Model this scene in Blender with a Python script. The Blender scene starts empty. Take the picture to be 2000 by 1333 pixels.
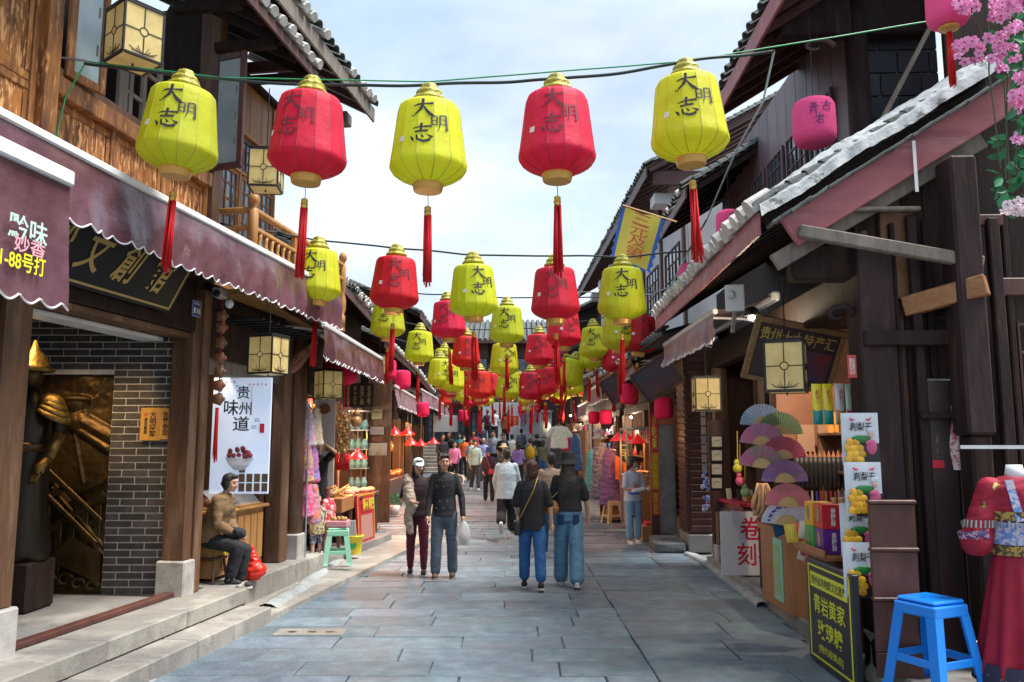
import bpy, bmesh, math, random
from mathutils import Vector, Matrix, noise
R = math.radians
random.seed(7)
C = bpy.context.scene.collection
SC = bpy.context.scene
# ------------------------------------------------------------------ camera, sky, sun, exposure
FPX, CX, CY, HZ = 1573.0, 1000.0, 666.5, 1.8
PITCH = R(7.2)
cam_d = bpy.data.cameras.new('camera'); cam = bpy.data.objects.new('camera', cam_d); C.objects.link(cam)
cam_d.sensor_width = 36; cam_d.lens = 36*FPX/2000; cam_d.clip_end = 500; cam_d.clip_start = .05
cam.location = (0, 0, HZ); cam.rotation_euler = (R(90)+PITCH, 0, 0)
SC.camera = cam
SUN_EL, SUN_AZ = R(63), R(98)          # azimuth clockwise from +Y (the street runs along +Y)
W = bpy.data.worlds.new('World'); SC.world = W; W.use_nodes = True
nt = W.node_tree; N = nt.nodes; L = nt.links; N.clear()
out = N.new('ShaderNodeOutputWorld'); bg = N.new('ShaderNodeBackground'); L.new(bg.outputs[0], out.inputs[0])
sky = N.new('ShaderNodeTexSky'); sky.sky_type = 'NISHITA'; sky.sun_disc = False
sky.sun_elevation = SUN_EL; sky.sun_rotation = SUN_AZ; sky.air_density = 1.0; sky.dust_density = 1.5
tc = N.new('ShaderNodeTexCoord'); mp = N.new('ShaderNodeMapping'); mp.inputs['Scale'].default_value = (1, 1, 2.6)
L.new(tc.outputs['Generated'], mp.inputs[0])
n1 = N.new('ShaderNodeTexNoise'); n1.inputs['Scale'].default_value = 2.1; n1.inputs['Detail'].default_value = 9; n1.inputs['Roughness'].default_value = .55
n1.inputs['Distortion'].default_value = .5
L.new(mp.outputs[0], n1.inputs['Vector'])
cr = N.new('ShaderNodeValToRGB'); cr.color_ramp.elements[0].position = .34; cr.color_ramp.elements[1].position = .60
cr.color_ramp.elements[0].color = (.55, .55, .55, 1); cr.color_ramp.elements[1].color = (1, 1, 1, 1)
L.new(n1.outputs[0], cr.inputs[0])
n2 = N.new('ShaderNodeTexNoise'); n2.inputs['Scale'].default_value = 3.4; n2.inputs['Detail'].default_value = 6
L.new(mp.outputs[0], n2.inputs['Vector'])
cc = N.new('ShaderNodeValToRGB'); cc.color_ramp.elements[0].position = .35; cc.color_ramp.elements[1].position = .68
cc.color_ramp.elements[0].color = (5.4, 6.9, 8.6, 1); cc.color_ramp.elements[1].color = (8.2, 9.1, 10.0, 1)
L.new(n2.outputs[0], cc.inputs[0])
mx = N.new('ShaderNodeMixRGB'); L.new(cr.outputs[0], mx.inputs[0]); L.new(sky.outputs[0], mx.inputs[1]); L.new(cc.outputs[0], mx.inputs[2])
L.new(mx.outputs[0], bg.inputs[0]); bg.inputs[1].default_value = 0.068
sun_d = bpy.data.lights.new('sun', 'SUN'); sun_d.energy = 3.7; sun_d.angle = R(24); sun_d.color = (1, .965, .92)
sun = bpy.data.objects.new('sun', sun_d); C.objects.link(sun)
sd = Vector((math.sin(SUN_AZ)*math.cos(SUN_EL), math.cos(SUN_AZ)*math.cos(SUN_EL), math.sin(SUN_EL)))
sun.rotation_euler = sd.to_track_quat('Z', 'Y').to_euler(); sun.location = (0, -5, 20)
SC.view_settings.view_transform = 'Standard'; SC.view_settings.look = 'None'
SC.view_settings.exposure = 0.96; SC.view_settings.gamma = 1.0; SC.view_settings.use_curve_mapping = False
SC.cycles.max_bounces = 7; SC.cycles.diffuse_bounces = 4; SC.cycles.glossy_bounces = 3; SC.cycles.transparent_max_bounces = 8

# ------------------------------------------------------------------ helpers
def ray(px, py):
    u = (CY-py)/FPX
    return Vector(((px-CX)/FPX, math.cos(PITCH)-u*math.sin(PITCH), math.sin(PITCH)+u*math.cos(PITCH)))
CAM = Vector((0, 0, HZ))
def P(px, py, X=None, Y=None, Z=None):
    d = ray(px, py)
    t = Y/d.y if Y is not None else (X/d.x if X is not None else (Z-HZ)/d.z)
    return CAM + d*t
class Fr:
    """local frame: x across the street, y along it, z up"""
    def __init__(s, ox, oy, oz, ang): s.m = Matrix.Translation((ox, oy, oz)) @ Matrix.Rotation(ang, 4, 'Z'); s.i = s.m.inverted()
    def w(s, x, y, z): return s.m @ Vector((x, y, z))
    def px(s, px, py, x=None, y=None, z=None):
        o = s.i @ CAM; d = s.i.to_3x3() @ ray(px, py)
        t = (x-o.x)/d.x if x is not None else ((y-o.y)/d.y if y is not None else (z-o.z)/d.z)
        return o + d*t
WF = Fr(0, 0, 0, 0)
LF = Fr(-3.6, 5.7, 0, -R(8))
RF = Fr(2.34, 0, 0, -R(1.75))

def zip_mat(m): return m
def link(o, parent=None):
    C.objects.link(o)
    if parent is not None: o.parent = parent
    return o
def tag(o, label=None, cat=None, group=None, kind=None):
    if label: o['label'] = label
    if cat: o['category'] = cat
    if group: o['group'] = group
    if kind: o['kind'] = kind
    return o
def thing(name, label, cat, loc=(0, 0, 0), rz=0, group=None, fr=None):
    o = bpy.data.objects.new(name, None); o.empty_display_size = .1
    M = Matrix.Translation(loc) @ Matrix.Rotation(rz, 4, 'Z')
    if fr is not None: M = fr.m @ M
    C.objects.link(o); o.matrix_world = M
    return tag(o, label, cat, group)
def structure(name): 
    o = bpy.data.objects.new(name, None); C.objects.link(o); o['kind'] = 'structure'; return o
class MB:
    """collects faces; build() links them as ONE mesh object"""
    def __init__(s): s.v = []; s.f = []; s.mi = []; s.sm = []; s.cur = 0; s.smooth = False
    def add(s, vs, fs):
        b = len(s.v); s.v += [tuple(v) for v in vs]
        for f in fs: s.f.append(tuple(b+i for i in f)); s.mi.append(s.cur); s.sm.append(s.smooth)
        return s
    def box(s, a, b, bev=0, M=None, jit=0):
        x0, y0, z0 = a; x1, y1, z1 = b
        if bev <= 0:
            vs = [(x0,y0,z0),(x1,y0,z0),(x1,y1,z0),(x0,y1,z0),(x0,y0,z1),(x1,y0,z1),(x1,y1,z1),(x0,y1,z1)]
            fs = [(0,3,2,1),(4,5,6,7),(0,1,5,4),(1,2,6,5),(2,3,7,6),(3,0,4,7)]
        else:
            cx, cy, cz = (x0+x1)/2, (y0+y1)/2, (z0+z1)/2; hx, hy, hz = abs(x1-x0)/2, abs(y1-y0)/2, abs(z1-z0)/2
            e = min(bev, hx*.9, hy*.9, hz*.9); vs = []; idx = {}
            for sx in (-1, 1):
                for sy in (-1, 1):
                    for sz in (-1, 1):
                        for k, q in enumerate(((hx, hy-e, hz-e), (hx-e, hy, hz-e), (hx-e, hy-e, hz))):
                            idx[sx, sy, sz, k] = len(vs); vs.append((cx+sx*q[0], cy+sy*q[1], cz+sz*q[2]))
            I = idx; fs = []
            for a_ in (-1, 1):
                f = [I[a_,-1,-1,0], I[a_,1,-1,0], I[a_,1,1,0], I[a_,-1,1,0]]; fs.append(f if a_ > 0 else f[::-1])
                f = [I[-1,a_,-1,1], I[-1,a_,1,1], I[1,a_,1,1], I[1,a_,-1,1]]; fs.append(f if a_ > 0 else f[::-1])
                f = [I[-1,-1,a_,2], I[1,-1,a_,2], I[1,1,a_,2], I[-1,1,a_,2]]; fs.append(f if a_ > 0 else f[::-1])
            for a_ in (-1, 1):
                for b_ in (-1, 1):
                    f = [I[a_,b_,-1,0], I[a_,b_,-1,1], I[a_,b_,1,1], I[a_,b_,1,0]]; fs.append(f if a_*b_ > 0 else f[::-1])
                    f = [I[a_,-1,b_,0], I[a_,-1,b_,2], I[a_,1,b_,2], I[a_,1,b_,0]]; fs.append(f[::-1] if a_*b_ > 0 else f)
                    f = [I[-1,a_,b_,1], I[-1,a_,b_,2], I[1,a_,b_,2], I[1,a_,b_,1]]; fs.append(f if a_*b_ > 0 else f[::-1])
                    for c_ in (-1, 1):
                        f = [I[a_,b_,c_,0], I[a_,b_,c_,1], I[a_,b_,c_,2]]; fs.append(f if a_*b_*c_ > 0 else f[::-1])
        if jit: vs = [(x+random.uniform(-jit, jit), y+random.uniform(-jit, jit), z+random.uniform(-jit, jit)) for x, y, z in vs]
        if M is not None: vs = [M @ Vector(v) for v in vs]
        return s.add(vs, fs)
    def bar(s, p, q, w, h=None, up=(0, 0, 1), bev=0):
        """rectangular bar from p to q, w wide, h high"""
        p, q = Vector(p), Vector(q); d = (q-p); ln = d.length; d.normalize(); h = h or w
        sx = d.cross(Vector(up)); 
        if sx.length < 1e-4: sx = d.cross(Vector((1, 0, 0)))
        sx.normalize(); sz = sx.cross(d)
        M = Matrix(((sx.x, d.x, sz.x, p.x), (sx.y, d.y, sz.y, p.y), (sx.z, d.z, sz.z, p.z), (0, 0, 0, 1)))
        return s.box((-w/2, 0, -h/2), (w/2, ln, h/2), bev, M)
    def tube(s, pts, r, n=6, cap=True, el=1.0):
        pts = [Vector(p) for p in pts]; rs = r if isinstance(r, (list, tuple)) else [r]*len(pts)
        vs = []; fs = []; prev = None
        for i, p in enumerate(pts):
            d = (pts[min(i+1, len(pts)-1)]-pts[max(i-1, 0)]).normalized()
            if prev is None:
                a = Vector((1, 0, 0)) if abs(d.x) < .8 else Vector((0, 1, 0)); a = (a-d*a.dot(d)).normalized()
            else:
                a = (prev-d*prev.dot(d)); a = a.normalized() if a.length > 1e-5 else prev
            prev = a; b = d.cross(a)
            for k in range(n):
                t = 2*math.pi*k/n; vs.append(p+(a*math.cos(t)+b*math.sin(t)*el)*rs[i])
        for i in range(len(pts)-1):
            for k in range(n):
                fs.append((i*n+k, i*n+(k+1) % n, (i+1)*n+(k+1) % n, (i+1)*n+k))
        if cap: fs.append(tuple(range(n))[::-1]); fs.append(tuple((len(pts)-1)*n+k for k in range(n)))
        return s.add(vs, fs)
    def lathe(s, prof, n=16, M=None, cap=True, fr=None):
        """prof: list of (r,z)"""
        vs = []; fs = []
        for i, (r, z) in enumerate(prof):
            for k in range(n):
                t = 2*math.pi*k/n; q = fr(t, i) if fr else 1
                vs.append((r*q*math.cos(t), r*q*math.sin(t), z))
        for i in range(len(prof)-1):
            for k in range(n):
                f = (i*n+k, i*n+(k+1) % n, (i+1)*n+(k+1) % n, (i+1)*n+k); fs.append(f if prof[i+1][1] >= prof[i][1] else f[::-1])
        if cap:
            up = prof[-1][1] >= prof[0][1]
            f0 = tuple(range(n)); f1 = tuple((len(prof)-1)*n+k for k in range(n))
            fs.append(f0[::-1] if up else f0); fs.append(f1 if up else f1[::-1])
        if M is not None: vs = [M @ Vector(v) for v in vs]
        return s.add(vs, fs)
    def ell(s, c, r, n=12, m=8, M=None):
        prof = [(max(math.sin(math.pi*i/m), .02), -math.cos(math.pi*i/m)) for i in range(m+1)]
        T = Matrix.Translation(c) @ (M or Matrix.Identity(4)) @ Matrix.Diagonal((*r, 1))
        return s.lathe(prof, n, T)
    def prism(s, poly, depth, M=None):
        """poly in local x,z; extruded along +y by depth"""
        n = len(poly); vs = [(x, 0, z) for x, z in poly]+[(x, depth, z) for x, z in poly]
        fs = [tuple(range(n)), tuple(range(n, 2*n))[::-1]]+[((i+1) % n, i, i+n, (i+1) % n+n) for i in range(n)]
        if M is not None: vs = [M @ Vector(v) for v in vs]
        return s.add(vs, fs)
    def quad(s, a, b, c, d): return s.add([a, b, c, d], [(0, 1, 2, 3)])
    def grid(s, fn, nu, nv, closed=False):
        vs = [fn(i/nu, j/nv) for j in range(nv+1) for i in range(nu+1)]
        fs = [(j*(nu+1)+i, j*(nu+1)+i+1, (j+1)*(nu+1)+i+1, (j+1)*(nu+1)+i) for j in range(nv) for i in range(nu)]
        return s.add(vs, fs)
    def mesh(s, name, mats):
        me = bpy.data.meshes.new(name); me.from_pydata(s.v, [], s.f)
        for m in (mats if isinstance(mats, (list, tuple)) else [mats]): me.materials.append(m)
        me.polygons.foreach_set('material_index', s.mi); me.polygons.foreach_set('use_smooth', s.sm); me.update()
        return me
    def build(s, name, mats, parent=None, loc=None, rot=None):
        o = bpy.data.objects.new(name, s.mesh(name, mats)); link(o, parent)
        if loc is not None: o.location = loc
        if rot is not None: o.rotation_euler = rot
        return o
def inst(name, me, parent=None, loc=(0, 0, 0), rot=(0, 0, 0), sc=(1, 1, 1)):
    o = bpy.data.objects.new(name, me); link(o, parent); o.location = loc; o.rotation_euler = rot; o.scale = sc
    return o
def copy_tree(o, parent=None, loc=None, rz=None):
    c = o.copy(); C.objects.link(c); c.parent = parent
    for ch in o.children: copy_tree(ch, c)
    if loc is not None:
        c.location = loc
        if rz is not None: c.rotation_euler = (0, 0, rz)
    return c
def lerp(a, b, t): return a+(b-a)*t

# ------------------------------------------------------------------ materials
MATS = {}
def mat(name, c1, c2=None, rough=.6, metal=0., sc=6., st=(1, 1, 1), lo=.35, hi=.7, bump=.0, bsc=None, rnd=0., transl=0., emit=0., ecol=None,
        c3=None, sc3=2., lo3=.5, hi3=.62, alpha=1., spec=None, coat=0., glass=False, det=6, hue=0.):
    if name in MATS: return MATS[name]
    m = bpy.data.materials.new(name); m.use_nodes = True; t = m.node_tree; n = t.nodes; l = t.links
    b = n['Principled BSDF']; b.inputs['Roughness'].default_value = rough; b.inputs['Metallic'].default_value = metal
    c1 = (*c1, 1); b.inputs['Base Color'].default_value = c1; col = None
    if spec is not None: b.inputs['Specular IOR Level'].default_value = spec
    if coat: b.inputs['Coat Weight'].default_value = coat
    if c2 or bump or c3:
        tcx = n.new('ShaderNodeTexCoord'); mpx = n.new('ShaderNodeMapping'); mpx.inputs['Scale'].default_value = st
        l.new(tcx.outputs['Object'], mpx.inputs[0]); vec = mpx.outputs[0]
        if rnd:
            oi0 = n.new('ShaderNodeObjectInfo'); sm = n.new('ShaderNodeMath'); sm.operation = 'MULTIPLY'; sm.inputs[1].default_value = 37.
            l.new(oi0.outputs['Random'], sm.inputs[0]); cb = n.new('ShaderNodeCombineXYZ')
            for k in range(3): l.new(sm.outputs[0], cb.inputs[k])
            l.new(cb.outputs[0], mpx.inputs['Location'])
        nz = n.new('ShaderNodeTexNoise'); nz.inputs['Scale'].default_value = sc; nz.inputs['Detail'].default_value = det; nz.inputs['Roughness'].default_value = .62
        l.new(vec, nz.inputs['Vector'])
        if c2:
            r = n.new('ShaderNodeValToRGB'); r.color_ramp.elements[0].position = lo; r.color_ramp.elements[1].position = hi
            r.color_ramp.elements[0].color = c1; r.color_ramp.elements[1].color = (*c2, 1); l.new(nz.outputs[0], r.inputs[0]); col = r.outputs[0]
        if c3:
            nz3 = n.new('ShaderNodeTexNoise'); nz3.inputs['Scale'].default_value = sc3; nz3.inputs['Detail'].default_value = 7; nz3.inputs['Roughness'].default_value = .7
            l.new(vec, nz3.inputs['Vector']); r3 = n.new('ShaderNodeValToRGB'); r3.color_ramp.elements[0].position = lo3; r3.color_ramp.elements[1].position = hi3
            r3.color_ramp.elements[0].color = (0, 0, 0, 1); r3.color_ramp.elements[1].color = (1, 1, 1, 1); l.new(nz3.outputs[0], r3.inputs[0])
            mm = n.new('ShaderNodeMixRGB'); l.new(r3.outputs[0], mm.inputs[0])
            if col: l.new(col, mm.inputs[1])
            else: mm.inputs[1].default_value = c1
            mm.inputs[2].default_value = (*c3, 1); col = mm.outputs[0]
        if bump:
            bz = nz
            if bsc:
                bz = n.new('ShaderNodeTexNoise'); bz.inputs['Scale'].default_value = bsc; bz.inputs['Detail'].default_value = 8; bz.inputs['Roughness'].default_value = .65
                l.new(vec, bz.inputs['Vector'])
            bp = n.new('ShaderNodeBump'); bp.inputs['Strength'].default_value = bump; bp.inputs['Distance'].default_value = .02
            l.new(bz.outputs[0], bp.inputs['Height']); l.new(bp.outputs[0], b.inputs['Normal'])
    if rnd:
        oi = n.new('ShaderNodeObjectInfo'); mr = n.new('ShaderNodeMapRange'); mr.inputs['To Min'].default_value = 1-rnd; mr.inputs['To Max'].default_value = 1+rnd
        l.new(oi.outputs['Random'], mr.inputs['Value']); hs = n.new('ShaderNodeHueSaturation'); l.new(mr.outputs[0], hs.inputs['Value'])
        if col: l.new(col, hs.inputs['Color'])
        else: hs.inputs['Color'].default_value = c1
        if hue:
            m2 = n.new('ShaderNodeMapRange'); m2.inputs['To Min'].default_value = .5-hue; m2.inputs['To Max'].default_value = .5+hue
            q = n.new('ShaderNodeMath'); q.operation = 'FRACT'; q0 = n.new('ShaderNodeMath'); q0.operation = 'MULTIPLY'; q0.inputs[1].default_value = 7.3
            l.new(oi.outputs['Random'], q0.inputs[0]); l.new(q0.outputs[0], q.inputs[0]); l.new(q.outputs[0], m2.inputs['Value']); l.new(m2.outputs[0], hs.inputs['Hue'])
        col = hs.outputs[0]
    if col: l.new(col, b.inputs['Base Color'])
    if emit:
        b.inputs['Emission Strength'].default_value = emit
        if col and not ecol: l.new(col, b.inputs['Emission Color'])
        else: b.inputs['Emission Color'].default_value = (*(ecol or c1[:3]), 1)
    if transl:
        tr = n.new('ShaderNodeBsdfTranslucent'); mxs = n.new('ShaderNodeMixShader'); mxs.inputs[0].default_value = transl
        if col: l.new(col, tr.inputs[0])
        else: tr.inputs[0].default_value = c1
        l.new(b.outputs[0], mxs.inputs[1]); l.new(tr.outputs[0], mxs.inputs[2]); l.new(mxs.outputs[0], n['Material Output'].inputs[0])
    if glass: b.inputs['Transmission Weight'].default_value = 1.; b.inputs['IOR'].default_value = 1.1
    if alpha < 1: b.inputs['Alpha'].default_value = alpha
    MATS[name] = m; return m
_flat = {}
def flat(r, g, b, rough=.55, **k):
    key = (r, g, b, rough, tuple(sorted(k.items())))
    if key not in _flat: _flat[key] = mat('paint_%02d' % len(_flat), (r, g, b), rough=rough, **k)
    return _flat[key]

wood_or = mat('wood_orange', (.44, .18, .045), (.12, .042, .016), sc=3.2, st=(2.2, 2.2, .5), lo=.38, hi=.66, rough=.5, bump=.35, bsc=14, rnd=.12, c3=(.6, .28, .09), sc3=9, lo3=.54, hi3=.62)
wood_pan = mat('wood_panel', (.46, .18, .04), (.12, .045, .018), sc=4.5, st=(2.4, 2.4, .5), lo=.4, hi=.62, rough=.6, bump=.4, bsc=16, rnd=.15, c3=(.78, .4, .16), sc3=11, lo3=.52, hi3=.57)
wood_post = mat('wood_post', (.15, .07, .032), (.06, .028, .016), sc=5, st=(2.5, 2.5, .35), rough=.55, bump=.4, bsc=15, rnd=.15, c3=(.34, .2, .12), sc3=2.5, lo3=.5, hi3=.75)
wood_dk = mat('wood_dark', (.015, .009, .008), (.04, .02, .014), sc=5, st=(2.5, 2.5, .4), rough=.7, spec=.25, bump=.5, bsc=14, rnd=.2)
wood_rd = mat('wood_redbrown', (.11, .038, .026), (.055, .021, .017), sc=4, st=(1.5, 1.5, .6), rough=.5, bump=.25, bsc=12, rnd=.2)
wood_pur = mat('wood_plum', (.045, .022, .022), (.014, .009, .01), sc=5, st=(2, 2, .35), rough=.68, spec=.3, c3=(.09, .045, .03), sc3=3, lo3=.55, hi3=.7, bump=.5, bsc=12, rnd=.15)
wood_yel = mat('wood_honey', (.5, .26, .085), (.33, .15, .045), sc=5, st=(2.5, 2.5, .3), rough=.5, bump=.15, bsc=12, rnd=.1)
wood_new = mat('wood_newbeam', (.38, .17, .06), (.22, .085, .03), sc=5, st=(.5, 3, 3), rough=.5, bump=.2, rnd=.1)
wood_ctr = mat('wood_counter', (.42, .18, .06), (.3, .11, .035), sc=5, st=(2.5, 2.5, .4), rough=.4, bump=.08, rnd=.06)
wood_grey = mat('wood_grey', (.24, .2, .16), (.12, .1, .085), sc=6, st=(2, 2, .4), rough=.7, bump=.3, rnd=.15)
stone_sl = mat('slab_stone', (.1, .15, .185), (.23, .3, .35), sc=5, rough=.55, bump=1., bsc=26, rnd=.2, hue=.012, c3=(.15, .16, .185), sc3=1.3, lo3=.46, hi3=.7, lo=.3, hi=.72)
stone_st = mat('step_stone', (.3, .275, .24), (.2, .19, .18), sc=3, rough=.7, bump=.4, bsc=26, rnd=.1, c3=(.38, .36, .31), sc3=1.6)
stone_kb = mat('kerb_mortar', (.36, .38, .37), (.24, .26, .26), sc=5, rough=.85, bump=.8, bsc=14, c3=(.16, .17, .16), sc3=9, lo3=.58, hi3=.66)
stone_gr = mat('base_stone', (.5, .48, .45), (.3, .27, .24), sc=5, rough=.75, bump=.3, bsc=30, c3=(.2, .15, .1), sc3=3, lo3=.55, hi3=.75)
joint_m = mat('joint_mortar', (.11, .115, .12), (.19, .195, .19), sc=8, rough=.9, bump=.5)
concrete = mat('concrete', (.26, .25, .235), (.17, .165, .16), sc=2.2, rough=.6, bump=.15, bsc=30, c3=(.33, .32, .3), sc3=.9)
brick_m = mat('brick_dark', (.035, .03, .029), (.075, .062, .057), sc=9, rough=.6, bump=.4, bsc=30, rnd=.35)
mortar_m = mat('brick_mortar', (.6, .57, .52), (.45, .42, .38), sc=20, rough=.9)
bronze = mat('bronze_relief', (.06, .035, .013), (.12, .075, .028), sc=4, rough=.42, metal=.75, bump=.5, bsc=9)
gold_m = mat('gold_paint', (.62, .4, .08), (.45, .26, .04), sc=12, rough=.32, metal=.6, bump=.2)
gold_l = mat('gold_letter', (.62, .45, .16), rough=.35, metal=.5)
tile_m = mat('roof_tile', (.075, .085, .09), (.16, .165, .16), sc=12, rough=.75, bump=.5, bsc=40, rnd=.25, c3=(.05, .075, .06), sc3=5)
tile_end = mat('tile_mortar', (.72, .7, .66), (.45, .43, .39), sc=14, rough=.85, bump=.5, bsc=30, rnd=.12)
plaster_rg = mat('ridge_mortar', (.5, .52, .53), (.3, .33, .35), sc=4, rough=.85, bump=1., bsc=9, c3=(.13, .13, .12), sc3=8, lo3=.57, hi3=.62)
pink_bd = mat('faded_red_board', (.42, .13, .14), (.28, .08, .09), sc=3, st=(.4, 2, 2), rough=.55, bump=.2, c3=(.5, .3, .3), sc3=2, lo3=.55, hi3=.75)
awn_m = mat('awning_vinyl', (.08, .03, .042), (.175, .085, .105), sc=2.6, rough=.2, bump=.8, bsc=2.2, rnd=.08, spec=.7)
awn_und = mat('awning_faded', (.3, .2, .24), (.2, .12, .15), sc=6, st=(1, 4, .3), rough=.4, bump=.3, bsc=9)
white_mt = mat('white_metal', (.78, .78, .77), (.6, .6, .6), sc=5, rough=.4)
black_mt = mat('black_metal', (.02, .02, .022), rough=.4, metal=.3)
lamp_gl = mat('amber_glass', (.72, .6, .28), (.55, .42, .16), sc=5, rough=.35, transl=.35, emit=.12, rnd=.06)
red_silk = mat('lantern_red', (.8, .014, .035), (.66, .008, .022), sc=7, rough=.6, bump=.35, bsc=9, transl=.33, rnd=.12, hue=.01)
yel_silk = mat('lantern_yellow', (.74, .8, .035), (.68, .68, .015), sc=7, rough=.6, bump=.35, bsc=9, transl=.4, rnd=.12, hue=.012)
cap_m = mat('lantern_cap', (.5, .46, .04), (.2, .17, .015), sc=42, rough=.45, bump=.4)
collar_m = mat('lantern_collar', (.72, .42, .1), (.55, .3, .06), sc=6, rough=.35, metal=.2)
tassel_m = mat('tassel_red', (.9, .02, .025), (.75, .01, .015), sc=40, st=(1, 1, .1), rough=.55, transl=.2)
ink = mat('ink_black', (.012, .012, .02), rough=.6)
ink_soft = mat('ink_on_red', (.16, .015, .03), rough=.6)
paper_w = flat(.8, .8, .8)
pink_felt = mat('pink_velvet', (.92, .1, .3), (.8, .06, .22), sc=60, rough=.9, bump=.3, bsc=80)
hot_felt = mat('rose_velvet', (.85, .012, .1), (.7, .008, .07), sc=60, rough=.9, bump=.3, bsc=80)
wire_m = mat('cable_rubber', (.012, .03, .03), rough=.5)
green_w = flat(.03, .35, .12, .4)
steel = mat('steel_grey', (.45, .46, .48), (.3, .3, .32), sc=8, rough=.35, metal=.6)
# ------------------------------------------------------------------ text and brush marks
_tx = {}
def text_mesh(s, bold=.01, spacing=.95, shear=0.):
    key = (s, bold, spacing, shear)
    if key in _tx: return _tx[key]
    c = bpy.data.curves.new('lettering', 'FONT'); c.body = s; c.offset = bold; c.space_line = spacing; c.shear = shear; c.resolution_u = 3
    c.align_x = 'CENTER'
    o = bpy.data.objects.new('lettering', c); C.objects.link(o)
    dg = bpy.context.evaluated_depsgraph_get(); me = bpy.data.meshes.new_from_object(o.evaluated_get(dg))
    vs = [v.co.copy() for v in me.vertices]; fs = [tuple(p.vertices) for p in me.polygons]
    bpy.data.objects.remove(o); bpy.data.curves.remove(c); bpy.data.meshes.remove(me)
    if vs:
        x0 = min(v.x for v in vs); x1 = max(v.x for v in vs); y0 = min(v.y for v in vs); y1 = max(v.y for v in vs)
        vs = [((v.x-(x0+x1)/2), (v.y-(y0+y1)/2)) for v in vs]; _tx[key] = (vs, fs, x1-x0, y1-y0)
    else: _tx[key] = ([], [], 1, 1)
    return _tx[key]
def text(parent, s, c, xd, zd, w=None, h=None, m=None, bold=.01, vert=False, name='lettering', spacing=.95, shear=0.):
    """lettering centred at c in the plane (xd, zd), fitted to width w and / or height h"""
    bold = min(bold, .014)
    if vert: s = '\n'.join(s)
    vs, fs, tw, th = text_mesh(s, bold, spacing, shear)
    xd, zd = Vector(xd).normalized(), Vector(zd).normalized(); c = Vector(c)
    sx = w/tw if w else None; sy = h/th if h else None
    sx = sx or sy; sy = sy or sx
    b = MB(); b.add([c+xd*(v[0]*sx)+zd*(v[1]*sy) for v in vs], fs)
    return b.build(name, m or ink, parent)
def stroke(pts, ws):
    """tapered brush stroke -> polygon strip"""
    P2 = []
    for i in range(len(pts)-1):
        for k in range(4):
            t = k/4; P2.append((lerp(pts[i][0], pts[i+1][0], t), lerp(pts[i][1], pts[i+1][1], t), lerp(ws[i], ws[i+1], t)))
    P2.append((*pts[-1], ws[-1])); vs = []; fs = []
    for i, (x, y, w) in enumerate(P2):
        a = P2[max(i-1, 0)]; b = P2[min(i+1, len(P2)-1)]; dx, dy = b[0]-a[0], b[1]-a[1]; l = math.hypot(dx, dy) or 1
        w2 = w/2*(1+.12*math.sin(i*2.3+x*9)); vs += [(x-dy/l*w2, y+dx/l*w2), (x+dy/l*w2, y-dx/l*w2)]
    for i in range(len(P2)-1): fs.append((2*i, 2*i+1, 2*i+3, 2*i+2))
    return vs, fs
GL = {
 'big': [([(.08, .6), (.3, .66), (.6, .7), (.95, .72)], [.03, .1, .08, .13]), ([(.5, 1.0), (.5, .72), (.42, .4), (.1, .05)], [.13, .12, .13, .03]),
         ([(.1, .05), (.02, .12)], [.08, .02]), ([(.5, .62), (.68, .3), (.82, .12), (1.0, .0)], [.05, .13, .18, .04])],
 'ming': [([(.08, .88), (.1, .3)], [.08, .08]), ([(.1, .86), (.38, .9), (.38, .32)], [.06, .09, .08]), ([(.12, .6), (.36, .63)], [.05, .06]), ([(.1, .34), (.38, .36)], [.06, .06]),
          ([(.56, 1.0), (.56, .45), (.44, .02)], [.1, .09, .02]), ([(.56, .96), (.92, 1.0), (.94, .08), (.8, .16)], [.07, .1, .11, .02]), ([(.58, .72), (.9, .75)], [.05, .07]), ([(.56, .45), (.9, .48)], [.05, .07])],
 'zhi': [([(.12, .74), (.5, .8), (.95, .83)], [.04, .09, .12]), ([(.52, 1.0), (.5, .8), (.5, .58)], [.12, .1, .1]), ([(.24, .54), (.8, .6)], [.09, .12]),
         ([(.05, .34), (.14, .2), (.2, .06)], [.03, .12, .05]), ([(.32, .38), (.36, .14), (.6, .04), (.84, .1), (.88, .26)], [.07, .1, .14, .13, .02]), ([(.5, .4), (.6, .24)], [.04, .12]), ([(.72, .4), (.98, .24)], [.03, .14])],
 'qing': [([(.2, .9), (.8, .92)], [.05, .08]), ([(.26, .77), (.74, .79)], [.05, .07]), ([(.08, .63), (.95, .66)], [.05, .1]), ([(.5, 1.0), (.5, .64)], [.09, .08]), ([(.3, .55), (.28, .2), (.16, 0)], [.08, .08, .02]),
          ([(.3, .53), (.72, .55), (.72, .04), (.62, .1)], [.06, .08, .1, .02]), ([(.32, .38), (.7, .4)], [.04, .05]), ([(.32, .22), (.7, .24)], [.04, .05])],
 'yan': [([(.5, 1.0), (.5, .72)], [.1, .09]), ([(.2, .9), (.2, .7), (.8, .72)], [.07, .08, .07]), ([(.8, .92), (.8, .7)], [.07, .08]), ([(.05, .56), (.95, .6)], [.05, .1]), ([(.5, .56), (.3, .3), (.0, .08)], [.08, .1, .03]),
         ([(.34, .34), (.34, .02)], [.08, .08]), ([(.34, .33), (.8, .36), (.78, .04)], [.06, .09, .08]), ([(.34, .06), (.78, .08)], [.06, .06])],
 'gu': [([(.02, .7), (.98, .74)], [.06, .12]), ([(.5, 1.0), (.5, .46)], [.12, .09]), ([(.22, .44), (.24, .02)], [.09, .08]), ([(.22, .44), (.8, .47), (.78, .04)], [.07, .1, .08]), ([(.24, .08), (.78, .1)], [.07, .07])],
}
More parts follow.
